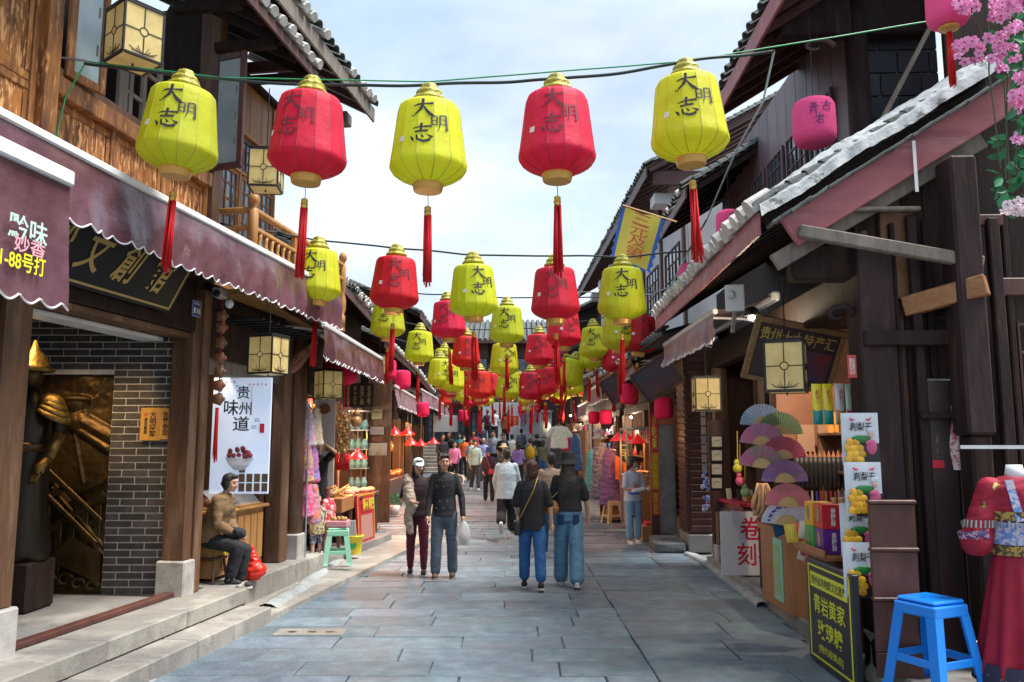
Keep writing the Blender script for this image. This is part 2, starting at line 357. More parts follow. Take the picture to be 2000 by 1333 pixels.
def brush(list_, M=None):
    """list_ of (glyph, x, y, w, h) -> verts2d, faces"""
    V, F = [], []
    for g, x, y, w, h in list_:
        for pts, ws in GL[g]:
            vs, fs = stroke(pts, ws); b = len(V); V += [(x+a*w, y+c*h) for a, c in vs]; F += [tuple(b+i for i in f) for f in fs]
    return V, F

# ------------------------------------------------------------------ ground, street, kerbs
def gz(y):
    if y < 16: return 0.
    if y < 24: return (y-16)*.02
    if y < 32: return .16+(y-24)*.045
    return .52+(y-32)*.1
KB = [(-4.2, -6), (-3.3, 2), (-2.95, 5), (-2.75, 6.4), (-2.5, 8.8), (-2.45, 10.3), (-2.62, 15), (-2.86, 17.7), (-3.0, 24), (-3.6, 31), (-4.0, 46)]
def kx(y):
    for (x0, y0), (x1, y1) in zip(KB, KB[1:]):
        if y0 <= y <= y1: return lerp(x0, x1, (y-y0)/(y1-y0))
    return KB[0][0] if y < KB[0][1] else KB[-1][0]
RX = [(2.3, -6), (2.5, 6), (2.56, 7), (2.77, 9.4), (2.9, 12.2), (2.8, 14), (2.7, 16), (2.6, 22), (1.9, 30), (1.2, 46)]
def rx(y):
    for (x0, y0), (x1, y1) in zip(RX, RX[1:]):
        if y0 <= y <= y1: return lerp(x0, x1, (y-y0)/(y1-y0))
    return RX[0][0] if y < RX[0][1] else RX[-1][0]
b = MB(); b.grid(lambda u, v: (lerp(-160, 160, u), lerp(-60, 300, v), -.12 if lerp(-60, 300, v) < 16 else min(gz(lerp(-60, 300, v)), 1.5)-.14), 8, 120)
tag(b.build('ground', mat('earth', (.16, .14, .12), (.1, .09, .08), sc=1, rough=.95)), kind='structure')
b = MB(); b.grid(lambda u, v: (lerp(kx(lerp(-6, 46, v))-1.2, rx(lerp(-6, 46, v))+1.2, u), lerp(-6, 46, v), gz(lerp(-6, 46, v))-.028), 6, 104)
street = tag(b.build('street', joint_m), kind='structure')
slab_meshes = []
def slab(x0, x1, y0, y1):
    g = .0045; b = MB(); dz = random.uniform(-.006, .004)
    q = [(x0+g, y0+g), (x1-g, y0+g), (x1-g, y1-g), (x0+g, y1-g)]
    q = [(x+random.uniform(-.008, .008), y+random.uniform(-.006, .006)) for x, y in q]
    cx, cy = (x0+x1)/2, (y0+y1)/2; tilt = [random.uniform(-.003, .003) for _ in range(4)]
    e = .008
    def ins(p): return (p[0]+(e if p[0] < cx else -e), p[1]+(e if p[1] < cy else -e))
    vs = [(p[0]-cx, p[1]-cy, -.05) for p in q]+[(p[0]-cx, p[1]-cy, -.007+dz+t) for p, t in zip(q, tilt)]+[(*(a-c for a, c in zip(ins(p), (cx, cy))), dz+t) for p, t in zip(q, tilt)]
    fs = [(8, 9, 10, 11)]+[(k, (k+1) % 4, 4+(k+1) % 4, 4+k) for k in range(4)]+[(4+k, 4+(k+1) % 4, 8+(k+1) % 4, 8+k) for k in range(4)]
    b.add(vs, fs); b.build('stone_slab', stone_sl, street, loc=(cx, cy, gz(cy)))
y = 3.2; row = 0
while y < 19:
    d = random.uniform(.38, .46); x = kx(y); seam = 1.12
    x += .0; first = True
    while x < seam-.3:
        w = random.uniform(.85, 1.6) if not first else random.uniform(.4, 1.4); first = False
        x1 = min(x+w, seam) if seam-(x+w) > .35 else seam
        slab(x, x1, y, y+d); x = x1
    y += d
y = 3.3
while y < 19:
    d = random.uniform(.5, .72); xm = rx(y)+.1
    c = lerp(1.12, xm, random.uniform(.3, .75))
    if random.random() < .7: slab(1.12, c, y, y+d); slab(c, xm, y, y+d)
    else: slab(1.12, xm, y, y+d)
    y += d
# beyond, the slabs run on as one paved sheet of real joints
b = MB(); y = 19.0; r = 0
while y < 45.5:
    x = kx(y)-.6; d = .45
    while x < rx(y)+.6:
        w = random.uniform(.8, 1.5); z = gz(y+d/2)+random.uniform(-.006, .006); z1 = gz(y+d)-gz(y)
        b.add([(x+.008, y+.008, z-z1/2), (x+w-.008, y+.008, z-z1/2), (x+w-.008, y+d-.008, z+z1/2), (x+.008, y+d-.008, z+z1/2)], [(0, 1, 2, 3)]); x += w
    y += d
tag(b.build('paving', mat('slab_stone_far', (.12, .14, .168), (.21, .232, .262), sc=1.3, rough=.5, bump=.4, bsc=18)), kind='stuff').parent = street
# mortar kerb along the left edge
def rough_strip(name, fn, y0, y1, w, h, m, kind='structure'):
    b = MB(); b.smooth = True; n = int((y1-y0)/.07)
    prof = [(-.5, 0), (-.45, .8), (-.2, 1.), (.1, .95), (.35, .55), (.5, 0)]
    rows = []
    for i in range(n+1):
        yy = lerp(y0, y1, i/n)
        for k, (a, c) in enumerate(prof):
            j = noise.noise(Vector((k*3.1, yy*3.3, 1.7)))*.5+noise.noise(Vector((k*3.1, yy*13, 4)))*.25
            rows.append((fn(yy)+a*w*(1+.3*j)+j*.03, yy, gz(yy)-.03+(c*h+.03)*(1+.45*j)))
    m6 = len(prof); b.add(rows, [(i*m6+k, (i+1)*m6+k, (i+1)*m6+k+1, i*m6+k+1)[::-1] for i in range(n) for k in range(m6-1)])
    return tag(b.build(name, m), kind=kind)
rough_strip('kerb', lambda y: kx(y)-.08, -2, 8.75, .2, .085, stone_kb)
rough_strip('kerb', lambda y: kx(y)-.1, 8.9, 15.0, .24, .09, stone_kb)
rough_strip('kerb', lambda y: rx(y)+.05, 9.2, 13.4, .2, .05, stone_kb)
# ------------------------------------------------------------------ pavement ledges, left
pv = tag(MB().box((-2.6, -8, -.1), (.74, 10.2, .05)).build('pavement', stone_st), kind='structure'); pv.matrix_world = LF.m
def stones(parent, x0, x1, z0, z1, y0, y1, ln, name='step_stone', m=None, bev=.012):
    y = y0
    while y < y1-.05:
        e = min(y+ln*random.uniform(.8, 1.2), y1); e = y1 if y1-e < .3 else e
        MB().box((x0+random.uniform(-.004, .004), y+.004, z0), (x1+random.uniform(-.006, .006), e-.004, z1+random.uniform(-.004, .003)), bev).build(name, m or stone_st, parent); y = e
led = structure('steps'); led.matrix_world = LF.m
MB().box((-3.6, -6, -.05), (-.055, 2.46, .296)).build('floor', concrete, led)
stones(led, -.05, .42, .145, .3, -4, 3.05, 1.25)
stones(led, .0, .40, -.05, .14, -4, 3.05, .8)
stones(led, .42, .76, -.05, .15, -4, 2.9, .62)
stones(led, -2.4, .22, -.05, .3, 3.055, 5.75, 1.0)
MB().box((-3.6, 5.8, -.05), (.1, 9.4, .16)).build('floor', concrete, led)
# manhole-like drain cut in the slabs
dr = thing('drain_cover', 'grey stone drain cover with three dark slots by the left kerb', 'drain', loc=(-1.93, 8.0, .0))
bd = MB(); bd.box((-.33, -.13, -.01), (.33, .13, .006), .004); bd.build('cover', stone_st, dr)
for k, xx in enumerate((-.17, .02, .19)):
    q = MB(); q.lathe([(.035, .0062), (.035, .0075)], 10, Matrix.Translation((xx, -.01, 0)) @ Matrix.Diagonal((1.3, .8, 1, 1))); q.build('slot', black_mt, dr)

# ------------------------------------------------------------------ building helpers
def post(parent, x0, x1, y0, y1, z0, z1, m=wood_post, plinth=.34, pm=None, name='post', bev=.012):
    o = MB().box((x0, y0, z0+plinth), (x1, y1, z1), bev).build(name, m, parent)
    if plinth: MB().box((x0-.035, y0-.035, z0-.02), (x1+.035, y1+.035, z0+plinth-.002), .015).build('plinth', pm or stone_gr, parent)
    return o
def board_wall(parent, x, y0, y1, z0, z1, w, m, name='board', th=.03, face=1, axis='y'):
    """vertical boards in plane x (facing face)"""
    n = max(1, int(round((y1-y0)/w))); d = (y1-y0)/n
    me = {}
    for k in range(n):
        t = th+random.uniform(-.004, .004)
        if axis == 'y': MB().box((x if face > 0 else x-t, y0+k*d+.002, z0), (x+t if face > 0 else x, y0+(k+1)*d-.002, z1), .004).build(name, m, parent)
        else: MB().box((y0+k*d+.002, x if face > 0 else x-t, z0), (y0+(k+1)*d-.002, x+t if face > 0 else x, z1), .004).build(name, m, parent)
def panel_wall(parent, x, y0, y1, z0, z1, ncol, rows, mf=wood_or, mp_=wood_pan, th=.05):
    """framed wooden panels: rows = list of (z0,z1)"""
    d = (y1-y0)/ncol
    for k in range(ncol+1):
        yy = y0+k*d; MB().box((x-.02, yy-.05, z0), (x+.02, yy+.05, z1), .006).build('stile', mf, parent)
    for a, c in rows:
        for k in range(ncol):
            p0, p1 = y0+k*d+.05, y0+(k+1)*d-.05
            b = MB(); b.box((x-.05, p0+.005, a+.06), (x-.012, p1-.005, c-.06), .004)
            b.build('panel', mp_, parent)
            b = MB(); e = .05
            b.box((x-.015, p0+.004, a), (x+.004, p1-.004, a+.07), .008); b.box((x-.015, p0+.004, c-.07), (x+.004, p1-.004, c), .008)
            b.box((x-.013, p0+.003, a+.072), (x+.006, p0+.045, c-.072), .008); b.box((x-.013, p1-.045, a+.072), (x+.006, p1-.003, c-.072), .008)
            b.build('panel_moulding', mf, parent)
def lattice(parent, M, w, h, m, nx=3, nz=6, glass=None, name='window', fw=.045, ring=True, back=True):
    """lattice window in local x (width) z (height); M places it, front faces -y"""
    b = MB()
    b.box((0, -.02, 0), (fw, .02, h), .005, M); b.box((w-fw, -.02, 0), (w, .02, h), .005, M)
    b.box((fw, -.018, 0), (w-fw, .018, fw), .005, M); b.box((fw, -.018, h-fw), (w-fw, .018, h), .005, M)
    f = b.build(name, m, parent)
    b = MB(); t = .009
    for k in range(1, nx): b.box((w*k/nx-t, -.012, fw), (w*k/nx+t, .004, h-fw), 0, M)
    for k in range(1, nz): b.box((fw, -.010, h*k/nz-t), (w-fw, .002, h*k/nz+t), 0, M)
    if ring:
        b.box((w*.3-t, -.014, h*.25), (w*.3+t, .006, h*.75), 0, M); b.box((w*.7-t, -.014, h*.25), (w*.7+t, .006, h*.75), 0, M)
    b.build('lattice', m, f)
    if back: MB().box((fw*.8, .006, fw*.8), (w-fw*.8, .012, h-fw*.8), 0, M).build('pane', glass or glass_dk, f)
    return f
glass_dk = mat('window_glass', (.03, .045, .06), (.1, .14, .18), sc=2, rough=.08, spec=.8)
glass_bl = mat('window_glass_sky', (.3, .42, .55), (.12, .22, .4), sc=2.5, rough=.1, spec=.8)
# tile meshes
def tile_cap(r=.085, ln=.24, th=.014):
    b = MB(); n = 7; vs = []
    for yy in (0, ln):
        for rr in (r, r-th):
            for k in range(n): t = math.pi*(.06+.88*k/(n-1)); vs.append((rr*math.cos(t), yy, rr*math.sin(t)*.9))
    fs = []
    for k in range(n-1):
        fs += [(k, k+1, n+k+1, n+k), (k+1, k, 2*n+k, 2*n+k+1), (n+k, n+k+1, 3*n+k+1, 3*n+k), (2*n+k, 3*n+k, 3*n+k+1, 2*n+k+1)[::-1]]
    b.add(vs, fs); return b.mesh('eave_tile', tile_m)
def mortar_plug(r=.07, ln=.2, hgt=1.):
    b = MB(); n = 6; poly = [(r*math.cos(math.pi*k/(n-1)), r*math.sin(math.pi*k/(n-1))*.9*hgt) for k in range(n)]
    poly += [(-r*.7, -.03), (r*.7, -.03)]
    b.prism(poly, ln, Matrix.Identity(4)); return b.mesh('tile_mortar', tile_end)
TC, TP = tile_cap(), mortar_plug()
TPL = mortar_plug(.06, .3)
def roof(parent, y0, y1, xe, ze, run, rise, side=1, sp=.185, plug=.35, droop=0., rafters=True, soff=None, fascia=None, tile=.085, fh=.14, ps=(1.05, 1, 1.1)):
    """tiled eave: eave line at local x=xe, height ze, rising away from the street. side=+1: street lies at +x; -1: at -x"""
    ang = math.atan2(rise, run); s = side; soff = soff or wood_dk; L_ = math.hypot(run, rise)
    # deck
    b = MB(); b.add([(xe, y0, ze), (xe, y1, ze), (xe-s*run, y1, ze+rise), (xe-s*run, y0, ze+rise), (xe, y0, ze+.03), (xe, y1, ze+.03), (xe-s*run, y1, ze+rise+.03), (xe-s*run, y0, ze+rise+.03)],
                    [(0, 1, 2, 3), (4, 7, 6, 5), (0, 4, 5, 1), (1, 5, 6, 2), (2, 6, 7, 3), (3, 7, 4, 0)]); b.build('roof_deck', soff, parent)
    if rafters:
        n = int((y1-y0)/.42); rb = MB(); rb.box((-.03, 0, -.09), (.03, L_-.05, 0), .004); me = rb.mesh('rafter', soff)
        for k in range(n+1):
            inst('rafter', me, parent, (xe-s*.02, lerp(y0+.05, y1-.05, k/n), ze-.002), (ang, 0, R(90)*s))
    if fascia is not None: MB().box((min(xe, xe+s*.03), y0, ze-fh), (max(xe, xe+s*.03), y1, ze+.02), .004).build('fascia_board', fascia, parent)
    n = int((y1-y0)/sp)
    for k in range(n+1):
        yy = y0+sp*(k+.2)
        if yy > y1: break
        j = random.uniform(-.02, .02); jr = random.uniform(-.05, .05)
        if k < 150:
            inst('eave_tile', TC, parent, (xe+s*(.06+j), yy+random.uniform(-.01, .01), ze+.03+.02), (ang, jr, R(90)*s+random.uniform(-.06, .06)))
            if random.random() < plug: inst('tile_mortar', TP, parent, (xe+s*(.09+j), yy, ze+.03+.015), (ang, jr, R(90)*s+random.uniform(-.06, .06)), ps)
    # the courses behind the eave, one joined field of real tiles
    b = MB(); m = int((L_-.2)/.16); ca, sa = math.cos(ang), math.sin(ang)
    for k in range(n+1):
        yy = y0+sp*(k+.2)
        for q in range(1, m+1):
            d = q*.16; vs = []
            for e, dz in ((d, .02), (d+.19, .0)):
                for t in (0, .25, .5, .75, 1): a = math.pi*t; vs.append((xe-s*(e*ca-(dz+tile*math.sin(a))*sa*1), yy+tile*math.cos(a), ze+.045+e*sa+(dz+tile*math.sin(a))*ca))
            b.add(vs, [(i, i+1, i+6, i+5) for i in range(4)])
            if q == 1: b.add(vs[:5], [(0, 1, 2, 3, 4)])
    tag(b.build('tile_field', tile_m, parent), kind='stuff')
# ------------------------------------------------------------------ left front building (number 86)
BL = thing('timber_building', 'two storey orange brown timber shop building at the left front with panelled upper wall', 'building', fr=LF)
post(BL, -.26, 0, -.02, .24, .3, 3.0); MB().box((-.24, -.34, .3), (-.05, -.03, 3.0), .01).build('door_jamb', wood_post, BL)
post(BL, -.24, .0, 2.50, 2.64, .3, 3.3); MB().box((-.22, 2.66, .3), (.02, 2.8, 3.4), .01).build('post', wood_post, BL)
MB().box((-.16, .27, .3), (-.06, 2.49, .345), .006).build('threshold', wood_rd, BL)
MB().box((-.2, .25, 2.92), (.02, 2.49, 3.45), .01).build('beam', wood_dk, BL)
MB().box((-.24, .25, 2.86), (-.03, 2.49, 2.915), .006).build('beam', wood_post, BL)
MB().box((-.21, 2.81, 2.7), (.0, 4.75, 3.5), .01).build('beam', wood_dk, BL)
MB().box((-.55, .28, 2.83), (-.3, 2.44, 2.87), .006).build('door_track', white_mt, BL)
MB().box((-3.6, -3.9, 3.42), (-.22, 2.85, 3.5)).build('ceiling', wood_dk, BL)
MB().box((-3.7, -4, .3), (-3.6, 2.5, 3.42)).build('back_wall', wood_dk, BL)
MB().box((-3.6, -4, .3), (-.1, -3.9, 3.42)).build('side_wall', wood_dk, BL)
# upper storey
MB().box((-.12, -3, 3.3), (-.06, 2.78, 3.75)).build('fascia', wood_post, BL)
panel_wall(BL, -.05, -2.6, .12, 3.6, 5.6, 4, [(3.6, 4.5), (4.5, 5.6)])
MB().box((-.15, .12, 3.55), (.05, .27, 6.7), .01).build('post', wood_or, BL)
panel_wall(BL, -.05, .32, 2.66, 3.6, 4.62, 3, [(3.6, 4.5)])
MB().box((-.08, .28, 4.5), (.03, 2.66, 4.66), .01).build('rail', wood_or, BL)
MB().box((-.06, .28, 4.66), (.0, 2.66, 4.74), .01).build('rail', wood_post, BL)
MB().box((-.2, 2.68, 3.5), (.03, 2.84, 6.6), .01).build('post', wood_post, BL)
MB().box((-1.6, .2, 4.6), (-1.55, 2.8, 6.6)).build('back_wall', wood_dk, BL)
MB().box((-1.55, 2.72, 4.6), (-.2, 2.78, 6.6)).build('side_wall', wood_dk, BL)
MB().box((-1.55, .2, 4.5), (-.1, 2.7, 4.52)).build('floor', wood_dk, BL)
# open casements of the upper window
def casement(parent, y, x0, ang, w, z0, z1, m, gl):
    f = MB(); M = Matrix.Translation((x0, y, z0)) @ Matrix.Rotation(ang, 4, 'Z'); h = z1-z0; e = .07
    f.box((0, -.02, 0), (e, .02, h), .006, M); f.box((w-e, -.02, 0), (w, .02, h), .006, M); f.box((e, -.018, 0), (w-e, .018, e), .006, M); f.box((e, -.018, h-e), (w-e, .018, h), .006, M)
    o = f.build('window', m, parent); MB().box((e*.9, -.004, e*.9), (w-e*.9, .004, h-e*.9), 0, M).build('pane', gl, o)
    for k in range(3): MB().box((w*.72, -.008, h*(.2+.22*k)), (w*.76, -.0045, h*(.26+.22*k)), 0, M).build('pane_mark', wood_grey, o)
casement(BL, .36, .02, R(82), .4, 4.68, 6.2, wood_or, mat('curtained_glass', (.5, .6, .62), (.16, .32, .36), sc=1.2, st=(1, 1, .8), rough=.12, spec=.8))
casement(BL, 2.6, .02, R(-12), .42, 4.66, 5.95, wood_rd, mat('frosted_glass', (.38, .44, .45), (.2, .26, .28), sc=2, rough=.3))
for k, yy in enumerate((1.15, 1.3, 1.5, 1.75, 2.0)):
    MB().box((-.1, yy, 4.74), (-.06, yy+(.05 if k else .12), 5.5), .004).build('lattice_bar', wood_grey, BL)
for zz in (4.95, 5.25): MB().box((-.095, 1.28, zz), (-.065, 2.1, zz+.04), .004).build('lattice_bar', wood_grey, BL)
# roof A
def angled(parent): return parent
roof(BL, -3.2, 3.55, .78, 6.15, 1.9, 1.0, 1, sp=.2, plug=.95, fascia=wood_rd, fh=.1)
for k in range(9): MB().box((.0-.05*0, -3+.8*k, 6.02), (.7, -2.92+.8*k, 6.12), .005).build('bracket', wood_dk, BL)
MB().box((-.1, 3.5, 6.2), (.75, 3.56, 6.34), .01).build('barge_board', wood_rd, BL)
# brick wall with the bronze relief inside shop 86, faces the camera
BW = thing('brick_wall', 'dark brick pier and lintel with pale joints inside the left shop', 'wall', loc=(-3.42, 8.28, .3))
MB().box((-1.75, .04, 2.2), (-.0, .2, 2.98)).build('mortar_bed', mortar_m, BW)
MB().box((-.68, .008, 0), (-.005, .2, 2.198)).build('mortar_bed', mortar_m, BW)
MB().box((-1.75, .008, 2.202), (-.005, .038, 2.98)).build('mortar_bed', mortar_m, BW)
bm_ = {}
def brick(x0, x1, z, y0=0., y1=.05):
    key = (round(x1-x0, 3)); 
    if key not in bm_: bm_[key] = MB().box((0, 0, 0), (x1-x0-.011, .04, .060), .003).mesh('brick', brick_m)
    inst('brick', bm_[key], BW, (x0, 0, z))
nb = 0
for k in range(41):
    z = .004+k*.0725; full = z > 2.2; off = (k % 2)*.135
    x = 0.; e = -.68 if not full else -1.75; first = True
    while x > e+.01:
        w = .27 if not (first and k % 2) else .135
        x0 = max(x-w, e)
        if x-x0 > .03: brick(x0, x, z)
        x = x0; first = False
for k in range(41):
    MB().box((.001, .004, .004+k*.0725), (.03, .196, .066+k*.0725), .003).build('brick', brick_m, BW)
# relief panel
RL = thing('bronze_relief', 'large bronze relief of a mounted archer, fence and waves on the shop back wall', 'relief', loc=(-3.42, 8.33, .3))
def relief_h(x, z):
    h = .012*noise.noise(Vector((x*5, 0, z*5)))+.006*noise.noise(Vector((x*17, 2, z*17)))
    def seg(ax, az, bx, bz, w, hh):
        dx, dz = bx-ax, bz-az; t = max(0, min(1, ((x-ax)*dx+(z-az)*dz)/(dx*dx+dz*dz))); d = math.hypot(x-ax-dx*t, z-az-dz*t); q = 1-d/w; return hh*math.sqrt(q) if q > 0 else 0
    def blob(cx, cz, rx_, rz_, hh): q = 1-((x-cx)/rx_)**2-((z-cz)/rz_)**2; return hh*math.sqrt(q) if q > 0 else 0
    r = 0
    for s in ((-1.0, 1.72, -.68, 1.55, .09, .07), (-1.32, 1.68, -1.0, 1.72, .07, .06), (-.95, 1.8, -.8, 2.15, .012, .03), (-1.0, 1.62, -.72, 1.45, .06, .06), (-1.1, 1.7, -.95, 1.1, .014, .03),
              (-.97, 1.0, -.68, 1.15, .03, .04), (-.92, 1.9, -.72, 2.1, .02, .03), (-1.25, 1.05, -.7, .48, .035, .06), (-1.35, .98, -.7, .4, .035, .06)):
        r = max(r, seg(*s))
    r = max(r, blob(-1.08, 1.9, .1, .1, .08), blob(-1.08, 1.95, .17, .045, .09), blob(-1.05, 1.72, .14, .12, .07))
    return h+r
b = MB(); b.smooth = True; X0, X1, Z1 = -1.72, -.68, 2.2; nx, nz = 88, 180
b.grid(lambda u, v: (lerp(X0, X1, u), -relief_h(lerp(X0, X1, u), lerp(0, Z1, v)), lerp(0, Z1, v)), nx, nz); b.build('relief_panel', bronze, RL)
sl = MB()
for k in range(7): MB().box((-1.58+k*.13, -.045, .12), (-1.51+k*.13, -.012, 1.0-.02*k), .006).build('fence_pale', bronze, RL)
MB().bar((-1.62, -.06, .35), (-.7, -.06, 1.0), .06, .03, up=(0, 1, 0), bev=.005).build('fence_rail', bronze, RL)
MB().bar((-1.6, -.06, .8), (-1.1, -.06, 1.05), .06, .03, up=(0, 1, 0), bev=.005).build('fence_rail', bronze, RL)
MB().bar((-1.3, -.085, 1.25), (-.7, -.085, .72), .05, .03, up=(0, 1, 0), bev=.01).build('ladder_pole', bronze, RL)
MB().bar((-1.42, -.085, 1.12), (-.74, -.085, .5), .05, .03, up=(0, 1, 0), bev=.01).build('ladder_pole', bronze, RL)
MB().prism([(-.7, .12), (-.7, .42), (-1.0, .56), (-1.2, .34)], .05, Matrix.Translation((0, -.1, 0))).build('overturned_crate', bronze, RL)
b = MB(); b.smooth = True
for cx, cz, rr in ((-1.35, .2, .11), (-1.2, .1, .1), (-1.05, .14, .09), (-.92, .1, .08), (-1.5, .08, .1), (-.78, .08, .07)):
    pts = [(cx+rr*(1-t/14)*math.cos(t*.55), -.04-.02*math.sin(t*.4), cz+rr*(1-t/14)*math.sin(t*.55)) for t in range(13)]
    b.tube(pts, [.028-.0015*t for t in range(13)], 6)
b.build('wave_scrolls', bronze, RL)
# bamboo notice boards on the pier
def notice(x0, x1, z0, z1, lab, cols, cat='sign'):
    t = thing('notice_board', lab, cat, loc=((x0+x1)/2, 8.262, z0)); w = (x1-x0)/2; h = z1-z0
    MB().box((-w, -.02, 0), (w, 0, h), .004).build('board', mat('bamboo_board', (.62, .33, .08), (.5, .24, .05), sc=6, st=(3, 3, .4), rough=.4), t)
    for s, cx, ww, hh, m, cz in cols: text(t, s, (cx*w, -.0225, h*cz), (1, 0, 0), (0, 0, 1), w=ww*w*2, h=hh*h, m=m, vert=True, bold=.02)
pa = P(277, 797, Y=8.26); pb = P(313, 861, Y=8.26); pc = P(316, 797, Y=8.26); pd = P(347, 859, Y=8.26)
notice(pa.x, pb.x, pb.z, pa.z, 'left bamboo notice board on the brick pier with a red seal mark', [('大明将军', .25, .34, .78, ink, .5), ('请勿触摸', -.45, .16, .5, ink, .45), ('印', -.45, .2, .1, flat(.5, .02, .02), .8)])
notice(pc.x, pd.x, pd.z, pc.z, 'right bamboo notice board on the brick pier with two text columns', [('网红打卡', .4, .34, .76, ink, .5), ('免费参观', -.4, .34, .76, ink, .5)])
# hanging black signboard with gold calligraphy
SB = thing('shop_signboard', 'black lacquered signboard with gold calligraphy under the left awning', 'sign', fr=LF, loc=(.12, 0.05, 3.12))
SB.matrix_world = LF.m @ Matrix.Translation((.1, 0.05, 3.02)) @ Matrix.Rotation(R(28), 4, 'Y')
MB().box((-.02, -.2, 0), (.02, 1.78, .62), .006).build('board', mat('black_lacquer', (.012, .012, .014), rough=.3), SB)
for k, (a, c) in enumerate((((.0205, -.15, .03), (.024, 1.74, .05)), ((.0205, 1.72, .052), (.024, 1.74, .58)), ((.0205, -.15, .58), (.024, 1.74, .6)))):
    MB().box(a, c).build('gold_border', gold_l, SB)
for k, ch in enumerate('妙文創館'):
    text(SB, ch, (.026, .02+k*.45, .32), (0, 1, 0), (0, 0, 1), w=.34, h=.36, m=gold_l, bold=.015, shear=.35)
# house number plaques
def plaque(fr, loc, rz, num, lab, parent=None):
    t = thing('house_number_plate', lab, 'house number', loc=loc, rz=rz, fr=fr)
    MB().box((-.01, -.085, -.085), (0, .085, .085), .004).build('plate', flat(.012, .035, .2, .35), t)
    text(t, '北明清街', (.0025, 0, .05), (0, 1, 0), (0, 0, 1), w=.12, h=.026, m=paper_w)
    text(t, num, (.0025, .035, -.02), (0, 1, 0), (0, 0, 1), w=.07, h=.06, m=paper_w, bold=.03)
    b = MB()
    for a, c in (((0.0012, -.078, -.078), (.002, .078, -.074)), ((.0012, -.078, .074), (.002, .078, .078)), ((.0012, -.078, -.073), (.002, -.074, .073)), ((.0012, .074, -.073), (.002, .078, .073)), ((.0012, -.055, -.05), (.002, -.02, .01))): b.box(a, c)
    b.build('white_border', paper_w, t)
p86 = LF.px(381, 603, x=.03); plaque(LF, (.035, p86.y+.02, p86.z), 0, '86', 'blue house number 86 plate on the beam end')
old_gold = mat('old_gold', (.3, .19, .05), (.12, .07, .02), sc=14, rough=.45, metal=.8, bump=.6)
# golden general statue, half hidden by the first post
ST = thing('warrior_statue', 'gilded armoured warrior statue standing behind the left post', 'statue', loc=(-4.5, 7.55, .74))
MB().box((-.22, -.22, -.44), (.22, .22, -.003), .02).build('pedestal', wood_dk, ST)
b = MB(); b.smooth = True; b.lathe([(.02, 0), (.24, 0), (.25, .1), (.2, .5), (.19, .95), (.2, 1.1), (.18, 1.4), (.1, 1.52), (.05, 1.56)], 14); b.build('robe', mat('dark_bronze', (.03, .022, .015), rough=.4, metal=.7, bump=.3), ST)
b = MB(); b.smooth = True; b.ell((0, 0, 1.68), (.085, .1, .12)); b.build('head', bronze, ST)
b = MB(); b.smooth = True; b.lathe([(.17, 1.72), (.19, 1.735), (.13, 1.78), (.11, 1.86), (.04, 1.93), (.01, 2.02)], 14); b.build('helmet', old_gold, ST)
for s in (-1, 1):
    b = MB(); b.smooth = True; b.ell((.2*s, -.02, 1.42), (.12, .12, .1), M=Matrix.Rotation(.3*s, 4, 'Y'))
    for r_ in range(3): b.lathe([(.16-.02*r_, 0), (.165-.02*r_, .02), (.14-.02*r_, .05)], 12, Matrix.Translation((.22*s, -.02, 1.3+.05*r_)) @ Matrix.Rotation(.5*s, 4, 'Y'))
    b.build('shoulder_armour', old_gold, ST)
    b = MB(); b.smooth = True; b.tube([(.27*s, 0, 1.35), (.29*s, -.02, 1.12)], [.07, .055], 8); b.build('upper_arm', mat('dark_bronze', (.03, .022, .015)), ST)
    b = MB(); b.smooth = True; b.tube([(.29*s, -.02, 1.14), (.27*s, -.12, .92)], [.062, .045], 8); b.build('bracer', old_gold, ST)
    b = MB(); b.smooth = True; b.tube([(.27*s, -.12, .92), (.24*s, -.2, .83), (.22*s, -.22, .78)], [.035, .045, .03], 8)
    for q in range(4): b.tube([(.24*s+.016*(q-1.5), -.2, .82), (.22*s+.016*(q-1.5), -.24, .74), (.2*s+.014*(q-1.5), -.22, .7)], .011, 5)
    b.tube([(.26*s, -.17, .84), (.28*s, -.22, .79)], .012, 5)
    b.build('hand', old_gold, ST)
b = MB(); b.smooth = True; b.lathe([(.215, .98), (.21, 1.04), (.2, 1.06)], 16); b.build('belt', bronze, ST)

